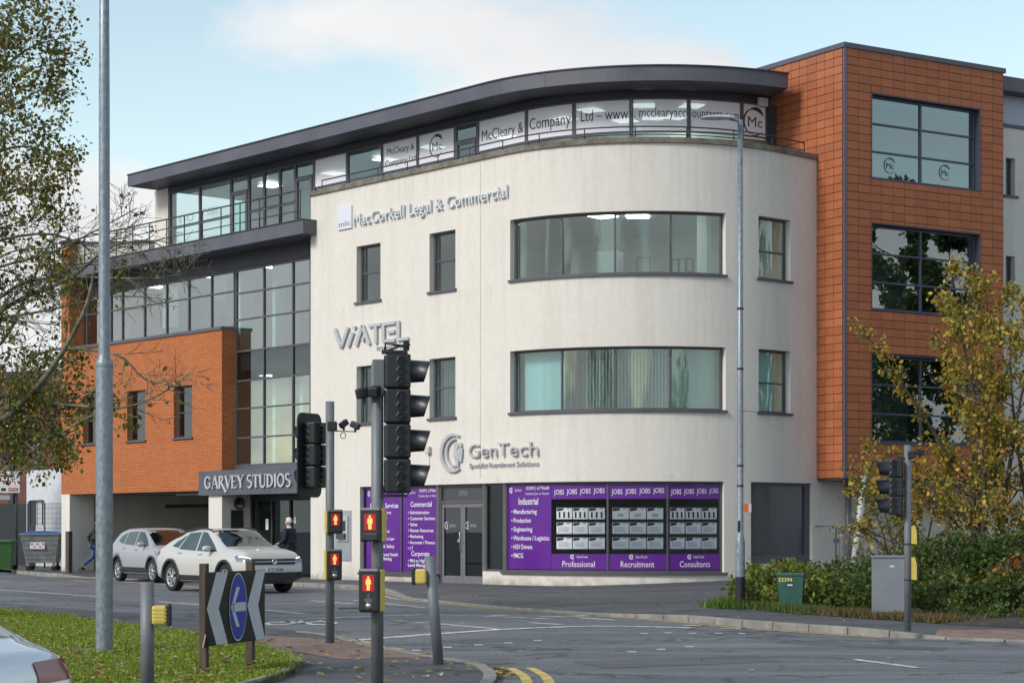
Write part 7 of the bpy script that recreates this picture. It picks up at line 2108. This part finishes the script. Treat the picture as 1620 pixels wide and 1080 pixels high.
def round_tree(name, label, base, height, width, rn, col, leaf, nleaf, stems=1, trunk_r=.1, group=None, bark=None, lean=(0, 0), up=.25, spread=.55, kids=(0, 4, 5, 6), dens=3, low=.25):
    t = thing(name, label, "tree", base, group=group)
    wood, tips = MB(), []
    for s in range(stems):
        an = rn.uniform(0, 6.28); o = Vector((math.cos(an), math.sin(an), 0)) * (.0 if stems == 1 else width * .10)
        top = Vector((lean[0], lean[1], 1)) + o.normalized() * (.0 if stems == 1 else .16)
        p = Vector(base) + o; d = top.normalized(); L_ = height * rn.uniform(.82, 1.0)
        n = 10; pts = [p.copy()]
        for k in range(n):
            d = (d + Vector((rn.gauss(0, .05), rn.gauss(0, .05), .03))).normalized(); pts.append(pts[-1] + d * L_ / n)
        rad = [max(.008, trunk_r * (1 - .9 * k / n)) for k in range(n + 1)]
        wood.tube(pts, rad, 9, cap=False)
        for k in range(kids[3]):
            f = low + (1 - low) * (k + rn.random()) / kids[3]; i = min(n - 1, int(f * n)); q = pts[i].lerp(pts[i + 1], f * n - i)
            an = k * 2.4 + rn.uniform(-.4, .4); side = Vector((math.cos(an), math.sin(an), rn.uniform(.25, .9))).normalized()
            grow(wood, tips, q, side, width * .5 * rn.uniform(.7, 1.1) * (1.15 - .75 * f), rad[i] * .5, 2, rn, spread, up * .3, kids, .3, .0045)
        for q in pts[int(n * .5):]: tips.append((q, d, 0))
    wood.build("trunk", bark or BARKD, t)
    lv = MB(); lv.c = []
    rn.shuffle(tips); per = max(1, nleaf // max(1, len(tips)))
    for p, d_, k in tips:
        cl_ = rn.uniform(.3, 1.7)
        for q in range(int(per * cl_ + rn.random())):
            leaf_quad(lv, p + Vector((rn.gauss(0, .085), rn.gauss(0, .085), rn.gauss(0, .085))), leaf, rn, col, droop=.4)
    lv.build("crown", LEAF, t)
    return t
# autumn trees in the bed before the tower
rn = random.Random(8)
round_tree("autumn_tree", "yellow-leaved young tree with upright stems before the tower windows", (9.15, 40.2, .25), 6.6, 2.5, rn, goldcol, .088, 11500, 4, .07, "autumn trees in the bed", kids=(0, 4, 5, 15), up=1.4, low=.08)
rn = random.Random(15)
round_tree("autumn_tree", "yellow-leaved young tree cut by the right edge of the picture", (10.1, 39.2, .25), 6.3, 2.5, rn, goldcol, .088, 7500, 3, .065, "autumn trees in the bed", kids=(0, 4, 5, 14), up=1.4, low=.08)
rn = random.Random(19)
round_tree("autumn_tree", "low yellow-brown sapling between the leaning post and the signal head", (7.9, 41.0, .25), 2.9, 2.2, rn, goldcol, .085, 5200, 3, .03, "autumn trees in the bed", kids=(0, 4, 5, 12), up=.5, low=.05)
# one long bough reaching left across the tiles
t = bpy.data.objects["autumn_tree"]; 
wood, tips = MB(), []
limb([(1500, 720, 40), (1450, 640, 39.8), (1400, 570, 39.6), (1355, 505, 39.5)], 40, .03, 1, True, (0, 4), 22, 30, .35)
wood.build("bough", BARKD, t)
lv = MB(); lv.c = []
for p, d_, k in tips:
    for q in range(5): leaf_quad(lv, p + Vector((rl.gauss(0, .06), rl.gauss(0, .06), rl.gauss(0, .06))), .08, rl, goldcol, droop=.4)
lv.build("bough_leaves", LEAF, t)

# shrubs: leaf masses on a twig frame
def shrub(name, label, blobs, n, leaf, col, group=None, spiky=0.0, cat="shrub"):
    g_ = random.Random(len(label) * 7 + n)
    base = Vector((blobs[0][0], blobs[0][1], .15))
    t = thing(name, label, cat, base, group=group)
    tw = MB(); lv = MB(); lv.c = []
    tot = sum(b[3] * b[4] * b[5] for b in blobs)
    for (x, y, z, rx, ry, rz_) in blobs:
        for k in range(8):
            a = g_.uniform(0, 6.28); e = g_.uniform(.3, .95)
            tw.tube([(x + rx * .15 * math.cos(a), y + ry * .15 * math.sin(a), .1), (x + rx * .5 * e * math.cos(a), y + ry * .5 * e * math.sin(a), z * .6), (x + rx * .85 * e * math.cos(a), y + ry * .85 * e * math.sin(a), z + rz_ * .6 * (1 - e * .5))], [.018, .012, .005], 5, cap=False)
        m = int(n * rx * ry * rz_ / tot)
        cl_ = []
        for k in range(max(14, m // 26)):
            u = Vector((g_.gauss(0, 1), g_.gauss(0, 1), g_.gauss(0, 1))).normalized(); rr_ = g_.uniform(.70, 1.04)
            cl_.append((Vector((x + u.x * rx * rr_, y + u.y * ry * rr_, max(.16, z + u.z * rz_ * rr_))), u))
        for k in range(m):
            c, u = g_.choice(cl_)
            p = c + Vector((g_.gauss(0, .085), g_.gauss(0, .085), g_.gauss(0, .055)))
            if p.z < .12: p.z = .12 + g_.random() * .1
            leaf_quad(lv, p, leaf, g_, col, droop=-spiky)
    tag(tw.build("stems", BARKD, t), kind="stuff"); lv.build("foliage", LEAF, t)
    return t
def junicol(rn):
    k = rn.random(); c = (0.21, 0.25, 0.045) if k < .45 else ((0.105, 0.155, 0.03) if k < .88 else (0.27, 0.25, 0.06))
    f = rn.uniform(.5, 1.35); return tuple(q * f for q in c)
shrub("juniper_shrub", "bright green spreading juniper around the green service box", [(4.60, 37.6, .34, .62, .7, .34), (5.15, 37.9, .44, .75, .9, .46), (5.75, 37.3, .36, .65, .7, .36), (5.0, 38.9, .5, .8, .7, .42), (4.72, 36.5, .22, .25, .3, .2), (5.45, 36.3, .33, .38, .35, .3)], 12000, .085, junicol, spiky=.3)
shrub("evergreen_shrub", "dark green loose shrub behind the grey cabinet", [(6.05, 36.2, .36, .5, .6, .36), (6.5, 35.6, .42, .6, .6, .44), (6.9, 37.2, .58, .8, .8, .55), (6.1, 38.6, .5, .7, .7, .45)], 9000, .075, greencol)
shrub("evergreen_shrub", "dark green dense bank of shrub right of the slim signal pole", [(7.3, 33.9, .4, .7, .8, .42), (8.0, 33.4, .42, .8, .8, .48), (8.6, 33.0, .42, .8, .8, .48), (7.7, 35.4, .75, 1.0, .9, .7), (8.7, 35.2, .75, 1.1, .9, .72), (9.4, 34.0, .6, .9, .9, .6), (7.2, 32.7, .2, .35, .3, .2), (7.85, 32.0, .22, .5, .4, .22), (8.5, 31.4, .22, .6, .4, .22)], 26000, .075, greencol)
def redcol(rn):
    c = rn.choice(((0.35, 0.10, 0.03), (0.36, 0.22, 0.04), (0.22, 0.06, 0.03))); f = rn.uniform(.7, 1.3); return tuple(q * f for q in c)
shrub("red_shrub", "few red and orange autumn leaves glowing in the right-hand bank", [(8.02, 33.3, .86, .18, .2, .26), (8.35, 33.4, 1.05, .16, .2, .16)], 150, .09, redcol)
# dry grass tufts and grass at the bed's edge
def blades(name, label, pts, n, hgt, cols, seed, kind=None, origin=(0, 0, 0), cat=None, width=.012):
    g_ = random.Random(seed); mb = MB(); mb.c = []
    for k in range(n):
        x, y, z = pts(g_)
        a = g_.uniform(0, 6.28); h_ = hgt * g_.uniform(.5, 1.2); w_ = width * g_.uniform(.7, 1.3)
        lx, ly = g_.gauss(0, .35) * h_, g_.gauss(0, .35) * h_
        i = len(mb.v)
        mb.v += [Vector((x - w_ * math.cos(a), y - w_ * math.sin(a), z)), Vector((x + w_ * math.cos(a), y + w_ * math.sin(a), z)), Vector((x + lx, y + ly, z + h_))]
        mb.f.append((i, i + 1, i + 2)); mb.m.append(0); mb.sm.append(False)
        c = g_.choice(cols); f = g_.uniform(.6, 1.35); mb.c += [tuple(q * f for q in c)] * 3
    props = dict(label=label, cat=cat, kind=kind) if kind else dict(label=label, cat=cat)
    return mb.build(name, LEAF, None, origin, props)
DRY = [(0.26, 0.19, 0.085), (0.20, 0.14, 0.06), (0.12, 0.08, 0.035), (0.10, 0.11, 0.03)]
BEDE = Path([tuple(gpt(x, y, .11)[:2]) for x, y in ((1172, 962), (1250, 969), (1380, 978), (1480, 985), (1620, 993), (1760, 1001))])
blades("dry_grass", "straw-coloured dry grass along the bed edge by the cabinet", lambda g: (lambda s, o: (*BEDE.xy(s, o), .11))(BEDE.at(1265) + (BEDE.at(1480) - BEDE.at(1265)) * g.random(), -abs(g.gauss(0, .5))), 3600, .13, DRY, 5, "stuff", cat="grass")
blades("grass_tuft", "small fresh green grass tuft at the black lamp foot", lambda g: (q_g.x + g.gauss(-.12, .16), q_g.y + g.gauss(.15, .25), .12), 900, .20, [(0.10, 0.19, 0.03), (0.15, 0.25, 0.04), (0.07, 0.13, 0.02)], 6, origin=(0, 0, 0), cat="grass") if False else None
q_g = gpt(1165, 961, .12)
blades("grass_tuft", "small fresh green grass tuft at the black lamp foot", lambda g: (q_g.x + g.gauss(-.10, .17), q_g.y + g.gauss(.25, .25), .12), 1100, .19, [(0.10, 0.19, 0.03), (0.15, 0.25, 0.04), (0.07, 0.13, 0.02)], 6, cat="grass")
blades("edge_grass", "green grass growing along the foot of the juniper", lambda g: (*BEDE.xy(BEDE.at(1180) + (BEDE.at(1290) - BEDE.at(1180)) * g.random(), -abs(g.gauss(.1, .25))), .11), 2200, .15, [(0.08, 0.14, 0.03), (0.12, 0.18, 0.04), (0.16, 0.14, 0.05)], 7, "stuff", cat="grass")
mb = MB(); bl_ = [tuple(BEDE.xy(BEDE.L * i / 12, -.02)) for i in range(13)] + [(14, 33), (14, 48), (9.5, 50), (6.2, 47), (4.8, 42)]
n = len(bl_)
vv = [Vector((*p, .105 if i < 13 else .45)) for i, p in enumerate(bl_)]
mb.face(vv); o = mb.build("planting_bed", SOIL, None, (0, 0, 0), dict(kind="structure"), normals=False)
bm = bmesh.new(); bm.from_mesh(o.data); bmesh.ops.triangulate(bm, faces=bm.faces[:])
for f in bm.faces:
    if f.normal.z < 0: f.normal_flip()
bm.to_mesh(o.data); bm.free()
# lawn grass, worn thin in places
from mathutils import noise as mnoise
def in_poly(x, y, P_):
    c = False; j = len(P_) - 1
    for i in range(len(P_)):
        if (P_[i][1] > y) != (P_[j][1] > y) and x < (P_[j][0] - P_[i][0]) * (y - P_[i][1]) / (P_[j][1] - P_[i][1]) + P_[i][0]: c = not c
        j = i
    return c
def lawn_pt(g):
    while True:
        y = 17.5 + 20 * g.random() ** 1.3; x = g.uniform(-.40 * y, -.09 * y)
        if in_poly(x, y, GR) and mnoise.noise(Vector((x * 1.1, y * .8, 3.0))) + .35 * mnoise.noise(Vector((x * 4, y * 3, 7.0))) > -.28 - .3 * g.random(): return (x, y, .095)
blades("lawn_grass", "short mossy green grass of the splitter island", lawn_pt, 150000, .055, [(0.22, 0.34, 0.03), (0.30, 0.42, 0.045), (0.16, 0.27, 0.025), (0.30, 0.34, 0.06), (0.18, 0.16, 0.05)], 9, "stuff", cat="grass", width=.012)
mb = MB(); mb.c = []; g_ = random.Random(31)
FALL = [(0.58, 0.45, 0.16), (0.42, 0.26, 0.08), (0.62, 0.55, 0.32), (0.22, 0.11, 0.05), (0.52, 0.46, 0.12)]
def fallen(x, y, z, s):
    an = g_.uniform(0, 6.28); i = len(mb.v); t_ = g_.uniform(-.4, .4)
    for k, (a, b) in enumerate(((-1, 0), (-.2, .6), (1, 0), (-.2, -.6))):
        u, v = a * s, b * s
        mb.v.append(Vector((x + u * math.cos(an) - v * math.sin(an), y + u * math.sin(an) + v * math.cos(an), z + .012 + abs(v) * .5 + u * t_ * .3)))
    mb.f += [(i, i + 1, i + 2), (i, i + 2, i + 3)]; mb.m += [0, 0]; mb.sm += [False] * 2
    c = g_.choice(FALL); f = g_.uniform(.6, 1.2); mb.c += [tuple(q * f for q in c)] * 4
for k in range(2900):
    x, y, z = lawn_pt(g_); fallen(x, y, .135 + g_.random() * .03, g_.uniform(.02, .05))
for k in range(150):
    x, y = g_.uniform(-3.2, -.4), g_.uniform(18.5, 28)
    if in_poly(x, y, ISL) and not in_poly(x, y, GR): fallen(x, y, .06, g_.uniform(.03, .07))
for k in range(60):                            # drift by the double yellow lines and in the gutter
    p = ip.xy(ip.s[8] + g_.uniform(.25, 1.6), -abs(g_.gauss(.05, .08))); fallen(p.x, p.y, .012 + g_.random() * .03, g_.uniform(.03, .07))
for k in range(70):
    s = KERBP.at(640) + (KERBP.at(1450) - KERBP.at(640)) * g_.random(); o_ = g_.choice((.12, -1, -3, -5)) + g_.gauss(0, .4); p = KERBP.xy(s, o_); fallen(p.x, p.y, (.01 if o_ > 0 else .125) + rise(p.x, p.y) * (o_ < 0), g_.uniform(.02, .05))
for k in range(45):
    p = gpt(g_.uniform(560, 1500), g_.uniform(985, 1075)); fallen(p.x, p.y, .008, g_.uniform(.02, .05)) if not in_poly(p.x, p.y, ISL) else None
mb.build("fallen_leaves", LEAF, None, (0, 0, 0), dict(label="scattered yellow and brown fallen leaves", cat="leaves", kind="stuff"))
# tall trees across the side road, out of frame; the tower's lower windows mirror them
rn = random.Random(41)
for k, (x, y, hh_) in enumerate(((33, 51.5, 13.5), (37, 45.5, 15.0), (31, 42.5, 12.5))):
    round_tree("roadside_tree", ("tall green tree across the side road, mirrored in the tower windows", "tallest green tree across the side road, mirrored in the tower windows", "nearest green tree across the side road, outside the picture")[k], (x, y, 0), hh_, 11, rn, greencol, .20, 26000, 1, .25, "trees across the side road", kids=(0, 4, 5, 18), up=.3, low=.12)
# ------------------------------------------------------------------ things left of the building
q0 = at(97, 850, 83); 
# dark brick neighbour
a, b = at(-420, 800, 96), at(150, 800, 90)
NP = Path([(a.x, a.y), (b.x, b.y)])
zt_ = EYE + (YH - 598) * 92 / F
t = thing("brick_building", "dark red brick building behind the birch branches at the left edge", "building", NP.pos(NP.L / 2, 0))
hs = []
mb = wall_skin(NP, 0, NP.L, 0, zt_, hs, .4, 6.0)
mb.build("wall", BRICKD, t, uv=True)
mb = MB(); d_ = Vector((-NP.n[0].x, -NP.n[0].y)) 
mb.prism([tuple(NP.xy(0)), tuple(NP.xy(NP.L)), tuple(NP.xy(NP.L) + d_ * 9), tuple(NP.xy(0) + d_ * 9)], zt_, zt_ + .25); mb.build("roof", DARKM, t)
for x in (22, 60):
    mb = MB(); s = NP.at(x); band(mb, NP, s, s + .25, 0, zt_, 0, .12, 5); mb.build("dark_pilaster", DARKM, t)
s = NP.at(-40); mb = MB(); band(mb, NP, s, NP.at(34), EYE + (YH - 690) * 91 / F, EYE + (YH - 655) * 91 / F, 0.0, .1, 5)
sg = mb.build("shop_sign", pm("sign_navy", (0.02, 0.022, 0.035), 0.5), None, NP.pos(s, 5), dict(label="dark sign board with a large white R on the brick building", cat="sign"))
mb = MB(); text_on(mb, "R", on_path(NP, NP.at(19), EYE + (YH - 685) * 91 / F, .104), 0, 0, .42, .42, .01, .03); mb.build("letter", pm("white_vinyl", (0.7, 0.7, 0.7), 0.5), sg)
# white rendered annexe
a, b = at(42, 800, 84), at(140, 800, 79)
AP = Path([(a.x, a.y), (b.x, b.y)])
z_a = EYE + (YH - 742) * 82 / F
t = thing("white_annexe", "low white rendered annexe between the brick buildings behind the bins", "building", AP.pos(1, 0))
WREN = pm("white_render", (0.55, 0.56, 0.58), 0.9, 0, .08, 1.5)
mb = wall_skin(AP, 0, AP.L, 0, z_a, [], .3, 4.0); mb.build("wall", WREN, t)
mb = MB(); s = AP.at(46); band(mb, AP, s, s + .7, 0, EYE + (YH - 792) * 82 / F, .01, .06, 5); mb.build("dark_doorway", DARKM, t)
mb = MB(); w_ = AP.at(50); 
for (p, r_) in ((w_, .03), (AP.at(59), .03), (AP.at(71), .03)): band(mb, AP, p, p + .08, EYE + (YH - 830) * 82 / F, EYE + (YH - 792) * 82 / F, .06, .1, 5)
band(mb, AP, w_, AP.at(71) + .08, EYE + (YH - 792) * 82 / F, EYE + (YH - 790) * 82 / F, .06, .1, 5); mb.build("gate_frame", RAIL, t)
# sloping grey roof and dark yard gate at the far left
mb = MB(); p0, p1, p2 = at(-60, 770, 86), at(45, 775, 84), at(45, 795, 84)
mb.prism([(at(-80, 800, 88).x, 88), (at(44, 800, 84).x, 84), (at(44, 800, 86).x, 86), (at(-80, 800, 90).x, 90)], 0, EYE + (YH - 797) * 86 / F)
one("yard_gate", mb, pm("yard_dark", (0.016, 0.018, 0.02), 0.5, 0, .2), "dark solid yard gate behind the green bin", "gate", (at(0, 800, 87).x, 87, 0))
# stack of trade signs
pp = at(15, 800, 80)
t = thing("trade_signs", "stacked white red and blue trade boards on posts at the left edge", "sign", (pp.x, pp.y, 0))
mb = MB()
for x in (-22, 26): mb.tube([(at(x, 0, 80).x, 80.03, 0), (at(x, 0, 80).x, 80.03, EYE + (YH - 705) * 80 / F)], .05, 8)
mb.build("posts", DARKM, t)
def brd(y0, y1, col, nm, x0=-34, x1=31):
    a, b = at(x0, y1, 79.9), at(x1, y0, 79.9); mb = MB(); mb.box(((a.x + b.x) / 2, 79.9, (a.z + b.z) / 2), (b.x - a.x, .06, b.z - a.z)); return mb.build("board", col, t), a, b
WB = pm("board_white", (0.6, 0.6, 0.63), 0.5); NB = pm("board_navy", (0.02, 0.03, 0.16), 0.5); RB = pm("board_red", (0.42, 0.03, 0.04), 0.5)
o, a, b = brd(711, 718.5, WB, ""); mb = MB(); text_on(mb, "Brooklands", lambda u, v, w: Vector((a.x + .9 + u, 79.86, a.z + .04 + v)), 0, 0, .1, .55, 0, .02) if False else mb.box((a.x + 1.0, 79.86, a.z + .09), (.5, .01, .07)); mb.build("red_print", RB, o)
brd(718.5, 726, NB, "")
o, a, b = brd(745, 779, WB, "")
for k, (u, v, w_, h_, mt) in enumerate(((1.12, .66, .50, .06, RB), (1.0, .46, .5, .035, RB), (.98, .13, .18, .11, pm("board_black2", (0.02, 0.02, 0.02), 0.5)), (1.36, .13, .36, .13, RB))):
    mb = MB(); mb.box((a.x + u, 79.86, a.z + v), (w_, .01, h_)); mb.build("print", mt, o)
mb = MB(); text_on(mb, "MOTO", lambda u, v, w: Vector((a.x + 1.22 + u, 79.85, a.z + .095 + v)), 0, 0, .07, .28, 0, .02); mb.build("lettering", WB, o)
brd(783, 790, pm("board_grey", (0.3, 0.31, 0.32), 0.5), "", -34, 16)
# mesh fence
t = thing("mesh_fence", "dark wire mesh fence in front of the white annexe", "fence", (at(72, 0, 76).x, 76, .1))
fa, fb_ = at(44, 0, 76.5), at(98, 0, 74.5); FP = Path([(fa.x, fa.y), (fb_.x, fb_.y)])
z0, z1 = .15, EYE + (YH - 796) * 75.5 / F
for i in range(3):
    mb = MB(); s = FP.L * i / 2; mb.tube([FP.pos(s, z0), FP.pos(s, z1)], .03, 6); mb.build("post", RAIL, t)
mb = MB()
for i in range(26): mb.tube([FP.pos(FP.L * i / 26, z0), FP.pos(FP.L * i / 26, z1)], .006, 4, cap=False)
for i in range(14): mb.tube([FP.pos(0, z0 + (z1 - z0) * i / 13), FP.pos(FP.L, z0 + (z1 - z0) * i / 13)], .006, 4, cap=False)
tag(mb.build("mesh", RAIL, t), kind="stuff")
# bins
def wheeled(root, pts, r=.1, w=.05):
    for p in pts:
        mb = MB(); mb.lathe([(0, -w / 2), (r * .8, -w / 2), (r, -w / 3), (r, w / 3), (r * .8, w / 2), (0, w / 2)], 16, Matrix.Translation(p) @ Matrix.Rotation(R(90), 4, 'X')); mb.build("castor", TYRE, root)
BG = .12
q = Vector((at(68, 0, 72.5).x, 72.5, BG))
t = thing("waste_container", "grey metal four-wheel waste container with a blue lid", "bin", q)
mb = MB(); v = []
for z, hx, hy in ((.28, .52, .38), (1.24, .68, .52)):
    v += [q + Vector((sx * hx, sy * hy, z)) for sx, sy in ((-1, -1), (1, -1), (1, 1), (-1, 1))]
mb.geo(v, [(3, 2, 1, 0), (4, 5, 6, 7), (0, 1, 5, 4), (1, 2, 6, 5), (2, 3, 7, 6), (3, 0, 4, 7)])
ZINC = pm("bin_zinc", (0.17, 0.18, 0.18), 0.55, 0.3, .3, 3, .1, 30)
b_ = mb.build("body", ZINC, t)
mb = MB()
for k in range(5):
    z = .42 + .17 * k; hx = .52 + .16 * (z - .28) / .96; hy = .38 + .14 * (z - .28) / .96
    mb.box(q + Vector((0, -hy - .005, z)), (hx * 1.9, .02, .03))
mb.build("ribs", ZINC, b_)
mb = MB(); mb.box(q + Vector((0, 0, 1.27)), (1.44, 1.12, .06), bev=.02); mb.build("rim", ZINC, b_)
mb = MB(); n = 10
for k in range(n):
    a, b = -.70 + 1.4 * k / n, -.70 + 1.4 * (k + 1) / n
    f = lambda x: 1.31 + .09 * (1 - (x / .72) ** 2)
    mb.face([q + Vector((a, -.56, 1.30)), q + Vector((b, -.56, 1.30)), q + Vector((b, -.56, f(b))), q + Vector((a, -.56, f(a)))]); mb.face([q + Vector((a, -.56, f(a))), q + Vector((b, -.56, f(b))), q + Vector((b, .56, f(b))), q + Vector((a, .56, f(a)))], 0, True)
mb.build("lid", pm("bin_blue", (0.03, 0.12, 0.36), 0.5), t)
mb = MB(); mb.box(q + Vector((-.08, -.50, .88)), (.52, .02, .24), rot=Matrix.Rotation(R(-8), 3, 'X')); st_ = mb.build("sticker", pm("sticker_white", (0.5, 0.5, 0.52), 0.6), b_)
mb = MB()
for k in range(5): mb.box(q + Vector((-.28 + .1 * k, -.515, .94 - .1 * (k % 2))), (.06, .012, .05), rot=Matrix.Rotation(R(-8), 3, 'X'))
mb.build("sticker_print", pm("sticker_ink", (0.30, 0.06, 0.03), 0.6), st_)
mb = MB()
for sx in (-1, 1): mb.tube([q + Vector((sx * .62, 0, 1.05)), q + Vector((sx * .80, 0, 1.05))], .025, 8)
mb.build("trunnion", ZINC, b_)
wheeled(t, [q + Vector((sx * .45, sy * .3, .1)) for sx in (-1, 1) for sy in (-1, 1)])
mb = MB()
for sx in (-1, 1):
    for sy in (-1, 1): mb.box(q + Vector((sx * .45, sy * .3, .22)), (.08, .1, .14))
mb.build("castor_forks", ZINC, t)
def wheelie(q, label):
    t = thing("wheelie_bin", label, "bin", q)
    GB = pm("bin_green", (0.022, 0.085, 0.016), 0.5, 0, .15, 3)
    mb = MB(); v = []
    for z, hx, hy in ((.04, .22, .25), (.98, .29, .36)): v += [q + Vector((sx * hx, sy * hy, z)) for sx, sy in ((-1, -1), (1, -1), (1, 1), (-1, 1))]
    mb.geo(v, [(3, 2, 1, 0), (4, 5, 6, 7), (0, 1, 5, 4), (1, 2, 6, 5), (2, 3, 7, 6), (3, 0, 4, 7)]); mb.build("body", GB, t)
    mb = MB(); mb.box(q + Vector((0, 0, .985)), (.64, .78, .05), bev=.012); mb.build("rim", GB, t)
    mb = MB(); mb.box(q + Vector((0, -.01, 1.04)), (.62, .80, .07), rot=Matrix.Rotation(R(3), 3, 'X'), bev=.025); mb.build("lid", GB, t)
    mb = MB(); mb.tube([q + Vector((-.25, .40, .98)), q + Vector((.25, .40, .98))], .02, 8); mb.build("handle", GB, t)
    wheeled(t, [q + Vector((sx * .26, .28, .1)) for sx in (-1, 1)])
wheelie(Vector((at(9, 0, 72.5).x, 72.5, BG)), "green wheelie bin beside the blue-lidded container")
q = Vector((at(109, 0, 69.2).x, 69.2, .1))
mb = MB(); mb.box(q + Vector((0, 0, .70)), (.20, .16, 1.40), R(-45), bev=.01)
one("timber_bollard", mb, pm("bollard_brown", (0.075, 0.062, 0.055), 0.8, 0, .2, 5), "dark brown square bollard before the cream car park pier", "bollard", q)
